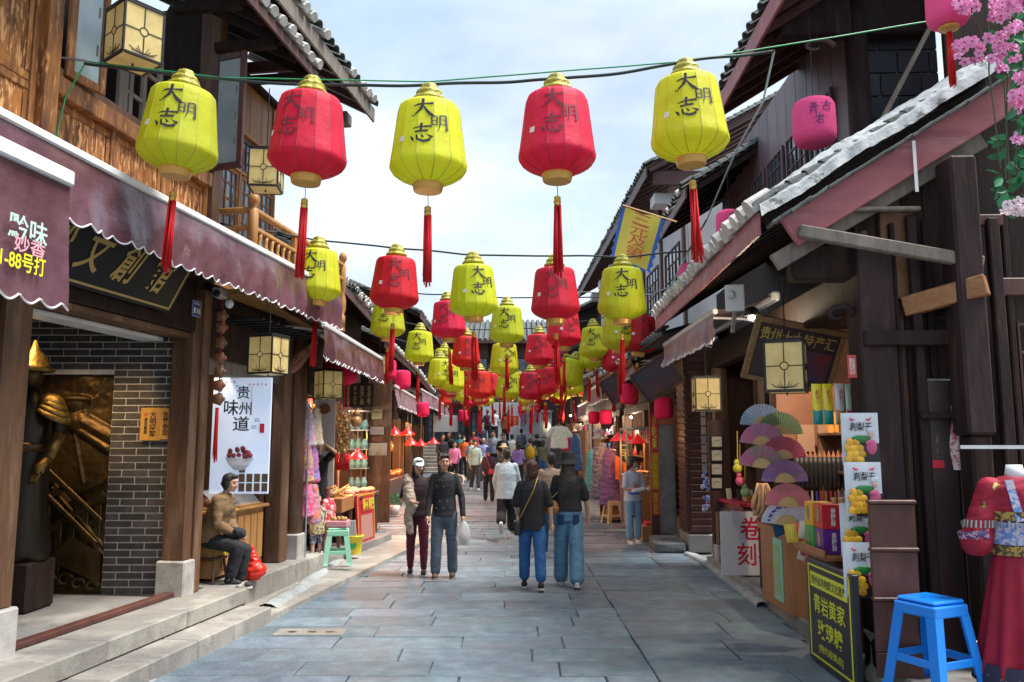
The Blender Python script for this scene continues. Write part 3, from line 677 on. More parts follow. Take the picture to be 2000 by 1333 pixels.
# ------------------------------------------------------------------ awnings
def awning(fr, y0, y1, x, z, lab, drop=.42, depth=.9, wall_x=0., wall_z=None, side=1, group=None, scal=.16, m=None, sag=.05, text_=None, bar=.04, x1=None, wave=True, fold=1.):
    m = m or awn_m; wall_z = wall_z if wall_z is not None else z+.35; x1 = x if x1 is None else x1
    t = thing('awning', lab, 'awning', fr=fr, loc=(0, y0, 0), group=group); L_ = y1-y0
    X = lambda yy: lerp(x, x1, yy/L_)
    b = MB(); b.bar((x, 0, z), (x1, L_, z), bar*1.5, bar*1.6, bev=.012); b.build('front_bar', white_mt, t)
    MB().box((min(wall_x, wall_x-.1*side), 0, wall_z-.05), (max(wall_x, wall_x-.1*side)-.002, L_, wall_z+.06), .02).build('cassette', white_mt, t)
    b = MB(); b.smooth = True
    nn = max(8, int(L_/.08))
    b.grid(lambda u, v: (lerp(wall_x, X(u*L_), v), lerp(0, L_, u), lerp(wall_z, z+.02, v)-sag*4*v*(1-v)+.01*noise.noise(Vector((u*L_*2, v*2, 3)))), nn, 8)
    b.build('canopy', m, t)
    b = MB(); b.smooth = True; n = int(L_/.02)
    def vf(u, v):
        yy = u*L_; edge = abs(math.sin(math.pi*yy/scal)) if wave else 1.; d = drop-.045+.045*edge
        f = .03*noise.noise(Vector((yy*2.3, v*1.5, x+y0)))+.016*noise.noise(Vector((yy*7+v*2, v*2, 3)))*v
        fl = .018*math.sin(2*math.pi*yy/.42+2*noise.noise(Vector((yy, 0, 0))))*v
        return (X(yy)+side*(.01+v*.03)+side*(f*1.5+fl)*fold*min(1, v*2), yy, z-.02-d*v)
    b.grid(vf, n, 7); b.build('valance', m, t)
    b = MB(); pts = [vf(i/n, 1.0) for i in range(n+1)]; b.tube(pts, .007, 4); b.build('white_piping', flat(.75, .72, .74), t)
    for yy in (L_*.12, L_*.88):
        b = MB(); mid = ((wall_x+X(yy))/2-.1*side, yy, (wall_z+z)/2-.12)
        b.bar((wall_x, yy, wall_z-.25), mid, .035, .025); b.bar(mid, (X(yy)-.02*side, yy, z-.02), .03, .025); b.build('folding_arm', white_mt, t)
    if text_:
        for s, yy, zz, w, h, mm in text_:
            text(t, s, (X(yy)+side*.062, yy, zz), (0, side, 0), (0, 0, 1), w=w, h=h, m=mm, bold=.014)
    return t
awning(LF, -3.5, 4.95, .62, 3.79, 'long maroon vinyl awning with a scalloped valance along the orange timber wall', drop=.5, wall_z=3.95, wall_x=.02)
NA = LF.px(135, 352, x=1.0)
awning(LF, -3.4, NA.y, 1.0, NA.z, 'nearest maroon awning in the left corner with pale and yellow lettering', drop=.8, wall_z=3.66, wall_x=.05, bar=.06, fold=.3,
       text_=[('黔味', 2.24, LF.px(24, 438, x=1.06).z, .3, .14, flat(.5, .7, .62)), ('妙香', 2.26, LF.px(30, 472, x=1.06).z, .24, .1, flat(.7, .35, .4)), ('1-88号打', 2.22, LF.px(26, 506, x=1.06).z, .34, .11, flat(.75, .75, .02))])
# ------------------------------------------------------------------ amber glass box lanterns
def _boxlamp():
    w, h, t = .15, .40, .011; d = {}
    b = MB()
    for sx in (-1, 1):
        for sy in (-1, 1): b.box((sx*w-t*.8, sy*w-t*.8, 0), (sx*w+t*.8, sy*w+t*.8, h), .003)
    for zz in (0, h):
        for s in (-1, 1): b.box((-w+t, s*w-t, zz-t), (w-t, s*w+t, zz+t), .003); b.box((s*w-t, -w+t, zz-t+.001), (s*w+t, w-t, zz+t-.001), .003)
    d['frame'] = (b.mesh('frame', black_mt))
    b = MB(); b.box((-w+.003, -w-.001, .004), (w-.003, -w+.003, h-.004)); d['pane'] = b.mesh('pane', lamp_gl)
    b = MB(); q = -w-.006
    b.box((-.004, q, .01), (.004, q+.004, h*.5-.032)); b.box((-.004, q, h*.5+.032), (.004, q+.004, h-.01)); b.box((-w+.01, q, h*.5-.004), (-.032, q+.004, h*.5+.004)); b.box((.032, q, h*.5-.004), (w-.01, q+.004, h*.5+.004))
    b.tube([(.032*math.cos(a*math.pi/8), q+.002, h*.5+.032*math.sin(a*math.pi/8)) for a in range(17)], .004, 4)
    for k in range(9):
        a = math.pi*(.1+.1*k); r0 = .05+.02*(k % 2); b.tube([(0, q+.002, .02), (r0*1.2*math.cos(a), q+.002, .02+.4*r0*math.sin(a)), (r0*1.9*math.cos(a), q+.002, .02+.9*r0*math.sin(a))], .0028, 3)
    d['tracery'] = b.mesh('tracery', black_mt)
    b = MB(); b.box((-w-.01, -w-.01, h+t), (w+.01, w+.01, h+t+.012), .003); d['lid'] = b.mesh('lid', black_mt)
    b = MB(); b.box((-w+.005, -w+.005, -.006), (w-.005, w-.005, -.001)); d['bottom'] = b.mesh('bottom_pane', lamp_gl)
    b = MB(); b.tube([(0, 0, -.03), (0, 0, -.006)], .008, 6); d['knob'] = b.mesh('knob', black_mt)
    return d
BLM = _boxlamp()
def box_lamp(c, rz, lab, top, s=1.0, wire=True):
    t = thing('box_lantern', lab, 'lantern', loc=c, rz=rz, group='amber glass box lanterns'); t.scale = (s, s, s)
    inst('frame', BLM['frame'], t); inst('lid', BLM['lid'], t); inst('bottom_pane', BLM['bottom'], t); inst('knob', BLM['knob'], t)
    for k in range(4):
        p = inst('pane', BLM['pane'], t, rot=(0, 0, R(90*k))); inst('tracery', BLM['tracery'], p)
    MB().tube([(0, 0, .42), (0, 0, (top-c[2])/s)], .006, 5).build('hanger', black_mt, t)
    return t
for q in ((262, 75, .5, -R(38), 'box lantern hanging before the open window of the orange timber wall', 6.1, 1.05), (520, 335, None, R(6), 'box lantern half hidden behind the near red lantern by the balcony', 5.6, 1.0),
          (525, 695, None, -R(20), 'box lantern under the first awning beside the eggplant shaped sign', 3.3, .95), (641, 752, None, R(40), 'box lantern hanging below the second left awning', 3.2, 1.0),
          (1535, 718, None, -R(24), 'largest box lantern on the right before the gold lettered signboard', 3.25, 1.05), (1379, 771, None, -R(4), 'box lantern on the right in front of the louvred pier', 3.3, 1.0),
          (742, 715, None, R(10), 'small box lantern beside a rose lantern above the left awnings', 3.9, 1.0)):
    px, py, lx, rz, lab, top, s = q
    if lx is not None: c = LF.w(*LF.px(px, py, x=lx))
    else: c = P(px, py, Y={520: 8.3, 525: 8.3, 641: 11.8, 1535: 6.95, 1379: 10.0, 742: 16}[px])
    box_lamp((c.x, c.y, c.z-.2*s), rz, lab, top, s)
# ------------------------------------------------------------------ balcony building (left)
BB = thing('balcony_house', 'honey coloured timber house with a turned balustrade balcony on the left', 'building', fr=LF)
board_wall(BB, -.53, 2.86, 5.15, 3.3, 6.5, .33, wood_yel, th=.03, face=1)
MB().box((-.6, 5.155, 3.3), (-.48, 5.27, 6.5), .01).build('post', wood_or, BB)
MB().box((-2.6, 5.2, 3.3), (-.61, 5.25, 6.5)).build('side_wall', wood_or, BB)
MB().box((-2.6, 2.86, 6.5), (-.4, 5.27, 6.55)).build('ceiling', wood_dk, BB)
for k in range(3):
    lattice(BB, Matrix.Translation((-.47, 3.72+.5*k, 4.0)) @ Matrix.Rotation(R(90), 4, 'Z'), .44, 1.2, wood_or, 3, 6, glass_bl)
    lattice(BB, Matrix.Translation((-.47, 3.72+.5*k, 5.25)) @ Matrix.Rotation(R(90), 4, 'Z'), .44, .45, wood_rd, 3, 3, glass_bl)
    for yy in (-.05, .455): MB().box((-.5, 3.72+.5*k+yy, 3.95), (-.44, 3.72+.5*k+yy+.04, 5.75), .005).build('window_post', wood_yel, BB)
for zz in (3.93, 5.205, 5.74): MB().box((-.5, 3.66, zz), (-.43, 5.15, zz+.04), .005).build('window_rail', wood_yel, BB)
# balcony
bal = MB(); bal.smooth = True
bal.lathe([(.03, 0), (.03, .1), (.022, .11), (.04, .16), (.042, .24), (.025, .34), (.02, .38), (.034, .42), (.02, .45), (.026, .5), (.03, .56)], 10)
BAL = bal.mesh('baluster', wood_yel)
nw = MB(); nw.smooth = True
nw.lathe([(.055, 0), (.055, .14), (.035, .16), (.06, .24), (.06, .36), (.035, .46), (.05, .5), (.05, .82), (.035, .84), (.03, .87), (.055, .91), (.06, .95), (.04, 1.0), (.01, 1.02)], 12)
NW = nw.mesh('newel_post', wood_yel)
RB0 = 3.52
MB().box((-.5, 3.02, RB0-.12), (.34, 6.0, RB0-.05), .006).build('balcony_floor', wood_yel, BB)
MB().box((.27, 3.1, RB0), (.33, 5.9, RB0+.06), .006).build('bottom_rail', wood_yel, BB)
MB().box((.265, 3.1, RB0+.62), (.335, 5.9, RB0+.67), .01).build('middle_rail', wood_yel, BB)
MB().box((.26, 3.1, RB0+.82), (.34, 5.9, RB0+.88), .015).build('hand_rail', wood_yel, BB)
MB().box((-.1, 3.04, RB0+.82), (.25, 3.12, RB0+.88), .015).build('hand_rail', wood_yel, BB)
MB().box((-.1, 3.05, RB0+.62), (.25, 3.11, RB0+.67), .01).build('middle_rail', wood_yel, BB)
for k in range(17):
    if k in (6, 12): MB().box((.27, 3.25+.158*k-.03, RB0+.061), (.33, 3.25+.158*k+.03, RB0+.819), .006).build('baluster', wood_yel, BB)
    else: inst('baluster', BAL, BB, (.3, 3.25+.158*k, RB0+.06))
for xx in (-.06, .1): inst('baluster', BAL, BB, (xx, 3.08, RB0+.06))
inst('newel_post', NW, BB, (.3, 3.08, RB0-.05), sc=(1.1, 1.1, 1.08)); inst('newel_post', NW, BB, (.3, 5.95, RB0-.05), sc=(1, 1, 1.08))
roof(BB, 2.0, 5.5, .85, 6.52, 1.9, 1.0, 1, sp=.2, plug=.25, fascia=wood_grey, fh=.18, soff=wood_rd)
MB().box((.2, 5.4, 6.33), (.5, 5.62, 6.5), .01).build('beam_end', wood_grey, BB)
# ------------------------------------------------------------------ shop 84 front (between first post pair and round post)
S8 = thing('snack_shop', 'snack shop with a lit plum poster behind a honey wood counter, left side', 'shop', fr=LF)
MB().box((-.26, 4.5, .3), (-.16, 4.62, 3.0), .01).build('jamb', wood_rd, S8)
post(S8, -.2, .02, 4.72, 4.95, .3, 3.2, plinth=0)
b = MB(); b.smooth = True; b.tube([(.0, 5.18, .62), (0, 5.18, 3.2)], .11, 14); b.build('round_post', wood_post, S8)
MB().box((-.12, 5.04, .28), (.13, 5.32, .62), .015).build('plinth', stone_gr, S8)
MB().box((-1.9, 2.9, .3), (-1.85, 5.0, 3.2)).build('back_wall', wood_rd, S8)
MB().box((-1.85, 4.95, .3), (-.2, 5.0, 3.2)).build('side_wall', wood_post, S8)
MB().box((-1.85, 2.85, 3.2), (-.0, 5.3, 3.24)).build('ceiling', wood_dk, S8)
MB().box((-.2, 2.84, 2.55), (-.05, 4.7, 2.75), .01).build('lintel', wood_grey, S8)
for k in range(9): MB().box((.02+.0*k, 3.0+.19*k, 3.12), (.5, 3.05+.19*k, 3.15), .004, ).build('grille_bar', black_mt, S8)
# poster with plums
PO = thing('plum_poster', 'pale blue poster with black calligraphy and a bowl of dark plums', 'poster', loc=(0, 0, 0))
a = P(418, 738, Y=9.35); c = P(523, 965, Y=9.35); PO.location = (a.x, 9.35, c.z); pw, ph = c.x-a.x, a.z-c.z
MB().box((0, 0, 0), (pw, .03, ph), .004).build('sheet', mat('poster_blue', (.5, .62, .85), (.68, .76, .9), sc=1.5, rough=.5, emit=.22), PO)
text(PO, '贵', (pw*.52, -.003, ph*.87), (1, 0, 0), (0, 0, 1), w=.15, h=.15, m=ink); text(PO, '州', (pw*.56, -.003, ph*.73), (1, 0, 0), (0, 0, 1), w=.15, h=.15, m=ink)
text(PO, '味', (pw*.32, -.003, ph*.74), (1, 0, 0), (0, 0, 1), w=.17, h=.18, m=ink, bold=.012); text(PO, '道', (pw*.5, -.003, ph*.6), (1, 0, 0), (0, 0, 1), w=.19, h=.17, m=ink, bold=.012)
for k in range(5): text(PO, '品质源于贵'[k], (pw*(.08+.07*k), -.003, ph*.96), (1, 0, 0), (0, 0, 1), w=.025, m=flat(.5, .05, .1)); text(PO, '品味源于道'[k], (pw*(.62+.07*k), -.003, ph*.94), (1, 0, 0), (0, 0, 1), w=.025, m=flat(.5, .05, .1))
b = MB(); b.box((pw*.66, -.004, ph*.71), (pw*.665, -.002, ph*.93)); b.box((pw*.38, -.004, ph*.925), (pw*.44, -.002, ph*.93)); tag(b.build('frame_line', ink, PO), kind='stuff')
b = MB(); b.smooth = True; b.lathe([(.05, 0), (.12, .06), (.165, .13), (.17, .135)], 20, Matrix.Translation((pw*.5, -.008, ph*.2)) @ Matrix.Diagonal((1, .04, 1.1, 1))); b.build('printed_bowl', flat(.7, .76, .85), PO)
for k in range(19):
    a_ = random.uniform(-.13, .13); z_ = random.uniform(0, .12)*(1-abs(a_)*4); b = MB(); b.smooth = True; b.ell((pw*.5+a_, -.006-.001*k, ph*.2+.155+z_), (.028, .005, .028), 10, 6); b.build('printed_plum', mat('plum', (.13, .015, .035), (.3, .05, .08), sc=20, rough=.5), PO)
MB().box((pw*.82, -.004, ph*.52), (pw*.9, -.002, ph*.6)).build('red_seal', flat(.6, .02, .04), PO)
for k in range(9): MB().box((pw*(.5+.13*(k % 4)), -.005, ph*(.02+.08*(k//4))), (pw*(.6+.13*(k % 4)), -.002, ph*(.09+.08*(k//4)))).build('printed_box', flat(.1, .06, .03), PO)
for px, py in ((.77, .63), (.72, .57)): text(PO, '云', (pw*px, -.004, ph*py), (1, 0, 0), (0, 0, 1), w=.07, h=.04, m=flat(.15, .25, .45))
# honey counter with a glass dome of cakes
CT = thing('wood_counter', 'honey wood counter with vertical panels beside the seated woman', 'counter', fr=LF)
MB().box((-.62, 3.25, .34), (-.1, 4.45, 1.02), .006).build('carcass', wood_yel, CT)
for k in range(7): MB().box((-.1, 3.27+.17*k, .42), (-.075, 3.41+.17*k, .96), .008).build('panel', wood_yel, CT)
MB().box((-.66, 3.2, 1.022), (-.03, 4.5, 1.06), .01).build('counter_top', wood_yel, CT)
text(CT, '食', (-.07, 3.42, .78), (0, 1, 0), (0, 0, 1), w=.16, m=flat(.8, .75, .02), bold=.03); text(CT, '品', (-.07, 3.42, .6), (0, 1, 0), (0, 0, 1), w=.16, m=flat(.8, .75, .02), bold=.03)
CK = thing('cake_case', 'clear curved food cover over dark cakes on the honey counter', 'food case', fr=LF, loc=(-.35, 3.75, 1.062))
b = MB(); b.smooth = True; b.grid(lambda u, v: (lerp(-.26, .26, u), lerp(-.45, .6, v), .02+.19*math.sin(math.pi*u)), 10, 2); b.build('cover', mat('clear_plastic', (.75, .8, .82), rough=.08, alpha=.28, spec=.9), CK)
MB().box((-.28, -.47, 0), (.28, .62, .02), .005).build('tray', wood_yel, CK)
for k in range(14):
    b = MB(); b.smooth = True; b.ell((-.14+.14*(k % 3), -.38+.2*(k//3), .07), (.06, .085, .05), 8, 5); b.build('cake', mat('dark_cake', (.09, .035, .02), (.2, .08, .03), sc=15, rough=.5, rnd=.2), CK)
# eggplant shaped sign and louvre panel
EG = thing('eggplant_sign', 'eggplant shaped brown hanging sign with a green stalk under the left awning', 'sign')
EG.location = P(586, 700, Y=10.2); EG.rotation_euler = (0, R(-47+90-90), 0)
EG.rotation_euler = (R(-15), R(38), R(-12))
b = MB(); b.smooth = True; b.lathe([(.02, -.24), (.08, -.2), (.1, -.08), (.08, .08), (.05, .18), (.02, .2)], 14, Matrix.Diagonal((1, .3, 1, 1))); b.build('body', mat('sign_brown', (.3, .1, .05), (.2, .07, .04), rough=.4), EG)
b = MB(); b.tube([(0, 0, .18), (.01, 0, .24), (.03, 0, .3)], [.05, .025, .012], 8); b.build('stalk', flat(.12, .3, .08), EG)
text(EG, '茄子', (0, -.034, 0), (1, 0, 0), (0, 0, 1), w=.07, h=.2, m=gold_l, vert=True)
# ------------------------------------------------------------------ left far shop row
def shop(name_, lab, X, Y0, Y1, z0, eave_z, eave_x, side, wall_z=None, roofrun=2.2, rise=1.1, posts=(), inner=wood_dk, upper=wood_dk, deep=1.8, fascia=wood_rd, sp=.2, plug=.5, head=2.5, X1=None, ex1=None, gable=wood_rd):
    """open shop front along the street: side=+1 means the shop is left of the street"""
    s = side; X1 = X if X1 is None else X1; ang = math.atan2(X1-X, Y1-Y0)
    t = thing(name_, lab, 'shop', loc=(X, Y0, 0), rz=-ang); L_ = math.hypot(X1-X, Y1-Y0)
    top = eave_z+.35
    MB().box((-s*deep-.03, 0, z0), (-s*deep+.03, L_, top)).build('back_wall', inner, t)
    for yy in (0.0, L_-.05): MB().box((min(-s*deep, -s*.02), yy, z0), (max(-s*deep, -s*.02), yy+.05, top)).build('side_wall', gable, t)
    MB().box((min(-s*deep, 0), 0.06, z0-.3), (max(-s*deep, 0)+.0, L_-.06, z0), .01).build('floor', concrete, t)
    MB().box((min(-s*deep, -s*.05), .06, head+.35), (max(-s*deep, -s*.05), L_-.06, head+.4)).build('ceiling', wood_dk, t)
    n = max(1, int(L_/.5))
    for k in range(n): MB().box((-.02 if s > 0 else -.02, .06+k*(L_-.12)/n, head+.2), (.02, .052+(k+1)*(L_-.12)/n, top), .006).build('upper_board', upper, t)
    MB().box((-.05, .06, head), (.05, L_-.06, head+.19), .01).build('lintel', wood_dk, t)
    for yy in posts: post(t, -.11, .11, yy-.1, yy+.1, z0, head, m=wood_post, plinth=.25)
    e = eave_x-X
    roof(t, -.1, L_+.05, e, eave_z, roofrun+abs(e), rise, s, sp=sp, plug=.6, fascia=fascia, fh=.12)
    return t
SL1 = shop('toy_shop', 'left shop with hanging gourds, child mannequins and baskets under the second awning', -2.98, 11.1, 16.9, .16, 4.25, -2.6, 1, posts=(.2, 2.9, 5.6), X1=-3.2, inner=mat('shop_wood', (.14, .07, .035), (.07, .035, .02), sc=4, rough=.5))
SL2 = shop('meat_shop', 'left shop lit orange with cured meat under red lamp shades', -3.22, 17.2, 24.2, .15, 3.95, -2.75, 1, posts=(.2, 3.4, 6.6), X1=-3.4)
SL3 = shop('corner_shop', 'far left timber shop below the tiled eave beyond the meat shop', -3.4, 24.5, 35, .3, 3.9, -2.9, 1, posts=(.3, 3.5, 7, 10), X1=-3.9, ex1=None)
awning(WF, 9.5, 13.6, -2.25, 3.2, 'second left awning, maroon with white piping, above the gourds', drop=.4, depth=.8, wall_x=-2.95, wall_z=3.5, x1=-2.2)
awning(WF, 17.2, 23.0, -2.5, 3.0, 'third left awning, grey maroon, before the meat shop', drop=.42, wall_x=-3.2, wall_z=3.3, m=awn_und, x1=-2.65)
awning(WF, 23.6, 29.0, -2.66, 3.35, 'fourth left awning, grey maroon, above the crowd', drop=.42, wall_x=-3.4, wall_z=3.6, m=awn_und)
awning(WF, 29.3, 34.0, -2.7, 3.3, 'farthest left awning above the dark corner of the crowd', drop=.42, wall_x=-3.6, wall_z=3.6, m=awn_und)
# upper houses behind the left row
def upper_house(lab, x0, x1, y0, y1, z0, z1, side, m, roofrise=1.2, over=.5, nwin=3, mw=wood_dk, rx_=None, gl=None):
    t = thing('upper_house', lab, 'house', loc=(x0 if side < 0 else x1, y0, 0)); w = x1-x0; L_ = y1-y0; s = side
    MB().box((min(0, -s*w), 0, z0), (max(0, -s*w), L_, z1)).build('wall', m, t)
    d = L_/nwin
    for k in range(nwin): lattice(t, Matrix.Translation((s*.012 if s > 0 else -.012, d*(k+.2)+(0 if s > 0 else d*.6), z0+(z1-z0)*.3)) @ Matrix.Rotation(R(90)*s, 4, 'Z'), d*.6, (z1-z0)*.45, mw, 3, 4, gl or glass_dk)
    for k in range(nwin+1): MB().box((-.05, d*k-.06, z0), (.05, d*k+.06, z1), .01).build('post', mw, t)
    roof(t, -.3, L_+.3, s*over, z1-.1, w/2+over, roofrise, s, sp=.24, fascia=wood_rd)
    # gable towards the camera
    zt = z1-.1+roofrise; b = MB(); b.prism([(-s*w, z1), (0, z1), (-s*w/2, zt-.03)] if s > 0 else [(0, z1), (w, z1), (w/2, zt-.03)], .06, Matrix.Translation((0, -.0, 0))); b.build('gable', m, t)
    b = MB(); b.add([(-s*w/2, -.3, zt), (-s*w/2, L_+.3, zt), (-s*(w+over), L_+.3, z1-.1), (-s*(w+over), -.3, z1-.1)], [(0, 1, 2, 3)]); b.build('rear_roof', tile_m, t)
    b = MB(); b.tube([(-s*w/2, -.35, zt+.08), (-s*w/2, L_+.35, zt+.08)], .1, 6); b.build('ridge', tile_m, t)
    return t
redbrick = mat('old_red_plaster', (.22, .1, .075), (.14, .075, .06), sc=8, rough=.9, c3=(.3, .24, .2), sc3=4)
white_pl = mat('white_plaster', (.62, .64, .68), (.5, .52, .56), sc=2, rough=.8)
upper_house('left upper house with a red plaster gable and mossy tiles behind the low shops', -6.5, -3.9, 12.6, 17.0, 4.0, 5.0, 1, redbrick, nwin=3, roofrise=.9)
upper_house('grey tiled house behind the meat shop roof', -7.5, -4.2, 18.5, 25, 4.0, 5.4, 1, wood_dk, nwin=4)
upper_house('far left dark timber house under the lantern rows', -8, -3.6, 27, 35, 3.8, 6.2, 1, wood_dk, nwin=4)
# ------------------------------------------------------------------ houses that close the street
EN = thing('end_house', 'brown timber house with tiled roofs closing the end of the street', 'building', loc=(-7.0, 42, 0))
MB().box((0, 0, .3), (14, 5, 7.0)).build('wall', wood_rd, EN)
for zf in (1.6, 4.4):
    for k in range(12):
        lattice(EN, Matrix.Translation((.35+1.13*k, -.03, zf+.3)), .85, 1.5, wood_dk, 3, 4, glass_dk)
for k in range(13): MB().box((.1+1.13*k, -.08, .3), (.24+1.13*k, .0, 7.0), .01).build('post', wood_dk, EN)
re_ = bpy.data.objects.new('roof', None); re_.rotation_euler = (0, 0, -R(90)); link(re_, EN)
def end_roof(parent, name, z, over, rise, x0, x1, depth):
    b = MB(); n = int((x1-x0)/.28)
    for k in range(n):
        xx = x0+.28*k
        b.tube([(xx, -over, z+.06), (xx, depth, z+rise+.06)], .1, 6)
        b.add([(xx-.14, -over, z), (xx+.14, -over, z), (xx+.14, depth, z+rise), (xx-.14, depth, z+rise)], [(0, 1, 2, 3)])
    tag(b.build('tile_field', tile_m, parent), kind='stuff')
    MB().box((x0-.1, -over-.03, z-.12), (x1, -over, z+.02)).build('fascia_board', wood_rd, parent)
bpy.data.objects.remove(re_)
end_roof(EN, 'a', 7.0, .9, 1.5, -.8, 14.8, 2.6); end_roof(EN, 'b', 3.9, .9, .5, -.5, 14.5, .3)
st_ = structure('stairs')
for k in range(9): MB().box((-4.4, 32.6+.45*k, 0), (2.2, 32.6+.45*(k+1)+.02 if k < 8 else 42, .66+.14*k), .01).build('stair', stone_st, st_)
# ------------------------------------------------------------------ right front building
BR = thing('corner_building', 'dark plum timber corner building on the right with a white mortared gable roof', 'building', fr=RF)
post(BR, .22, .5, 6.3, 6.58, 0, 3.4, m=wood_pur, plinth=0, name='post')
b = MB(); b.lathe([(.2, .0), (.21, .06), (.16, .12), (.15, .28), (.18, .33), (.2, .36)], 8, Matrix.Translation((.37, 6.44, 0))); b.build('plinth', stone_gr, BR)
# gable wall facing the camera, with its boards, doors and posts
GY = 6.42
def gx(px, py=900, yy=GY): return RF.px(px, py, y=yy).x
def gzz(px, py, yy=GY): return RF.px(px, py, y=yy).z
xs = [gx(p) for p in (1700, 1745, 1790, 1835, 1885)]
for k in range(4):
    MB().box((xs[k]+.003, GY, .02), (xs[k+1]-.003, GY+.04, 4.1), .005).build('board', (wood_dk, wood_rd, wood_dk, wood_dk)[k], BR)
for xx in xs[1:4]: MB().box((xx-.03, GY-.03, .02), (xx+.03, GY-.001, 3.6), .006).build('batten', wood_dk, BR)
# folding door panel with three rails standing open before it
DX0, DX1 = RF.px(1703, 1100, y=5.95).x, RF.px(1793, 1100, y=5.95).x
for k, (a, c) in enumerate(((985, 1072), (1078, 1168), (1175, 1275))):
    z1, z0 = RF.px(1740, a, y=5.95).z, RF.px(1740, c, y=5.95).z
    MB().box((DX0, 5.95, z0), (DX1, 5.985, z1), .006).build('door_panel', wood_rd, BR)
    MB().box((DX0-.01, 5.93, z1), (DX1+.01, 5.99, z1+.03), .008).build('door_rail', wood_rd, BR)
p = RF.px(1740, 1275, y=5.95); MB().box((DX0, 5.95, .15), (DX1, 5.98, p.z-.003), .005).build('door_panel', wood_rd, BR)
# stone ledge below
MB().box((.25, 4.6, -.05), (3.5, 6.4, .15), .015).build('ledge', stone_st, BR)
# tall column at the far right, cut short at the knee beam
c1 = gx(1890, 900, 6.1); c2 = gx(1940, 900, 6.1)
zc = RF.px(1900, 850, y=6.1).z
MB().box((c1, 6.05, zc), (c2+.02, 6.3, 4.02), .02).build('column', wood_pur, BR)
MB().box((c1+.03, 6.08, .15), (c2, 6.28, zc-.002), .02).build('column', wood_dk, BR)
MB().box((gx(1805), 6.32, .15), (gx(1860), 6.41, 2.3), .015).build('column', mat('worn_post', (.03, .02, .02), (.05, .03, .03), sc=5, st=(2, 2, .4), rough=.4, c3=(.38, .22, .08), sc3=4, lo3=.62, hi3=.68), BR)
# window strip between the columns with a patterned garment behind
lw = MB(); x0, x1 = gx(1872, 900, 6.35), gx(1912, 900, 6.35); z0, z1 = RF.px(1890, 1120, y=6.35).z, RF.px(1890, 690, y=6.35).z
fr_ = MB(); fr_.box((x0, 6.36, z0), (x0+.02, 6.4, z1)); fr_.box((x1-.02, 6.36, z0), (x1, 6.4, z1)); fr_.build('window', wood_grey, BR)
MB().box((x0+.02, 6.38, z0), (x1-.02, 6.385, z1)).build('pane', glass_dk, BR)
MB().box((x1+.02, 6.42, .15), (x1+1.6, 6.46, 6.4)).build('wall', wood_dk, BR)
# knee brace and new timber beam
a, c = RF.px(1768, 600, y=6.36), RF.px(1928, 556, y=6.0)
MB().bar((a.x, 6.38, a.z), (c.x, 6.0, c.z), .09, .16, bev=.008).build('new_beam', wood_new, BR)
a, c = RF.px(1560, 452, y=6.2), RF.px(1905, 520, y=6.2)
MB().bar((a.x, 6.2, a.z), (c.x, 6.1, c.z), .08, .1, bev=.01).build('tie_beam', wood_grey, BR)
# beams under the roof along the street
zb = 3.0
MB().box((-.25, 6.45, 3.12), (.4, 6.62, 3.42), .02).build('cross_beam', wood_dk, BR)
MB().box((.26, 6.6, 2.9), (.46, 12.2, 3.25), .015).build('street_beam', wood_dk, BR)
MB().box((.5, 6.45, 2.75), (2.0, 6.55, 3.2), .02).build('cross_beam', wood_dk, BR)
for k, yy in enumerate((9.6, 12.15, 11.9)): post(BR, .26, .46, yy-.1, yy+.1, .12, 2.9, m=wood_dk if k < 2 else wood_post, plinth=.22 if k == 2 else 0, name='post')
b = MB(); b.smooth = True
for s, xx in ((1, .1), (-1, .9)):
    pts = [(xx+s*.13*(1-t/14)*math.cos(t*.5), 6.43, 2.82+.09*(1-t/14)*math.sin(t*.5)) for t in range(12)]; b.tube(pts, [.03-.0015*t for t in range(12)], 6)
tag(b.build('carved_scrolls', wood_pur, BR), kind='stuff')
# shop interior
inn = mat('shop_inner', (.16, .07, .05), (.09, .04, .035), sc=3, rough=.5)
MB().box((2.3, 6.6, .0), (2.35, 12.4, 3.3)).build('back_wall', inn, BR)
MB().box((.5, 10.4, .12), (2.3, 10.45, 3.3)).build('partition', inn, BR)
MB().box((.5, 12.35, .0), (2.3, 12.4, 3.3)).build('partition', wood_rd, BR)
MB().box((.2, 6.6, -.05), (2.3, 12.4, .12), .01).build('floor', concrete, BR)
MB().box((.46, 6.6, 3.26), (2.3, 12.4, 3.3)).build('ceiling', wood_dk, BR)
# street roof of the corner building
roof(BR, 6.3, 11.9, -.53, 3.62, 1.9, 1.15, -1, sp=.215, plug=1., fascia=pink_bd, fh=.17, soff=wood_dk, ps=(1.2, 1.1, 1.5))
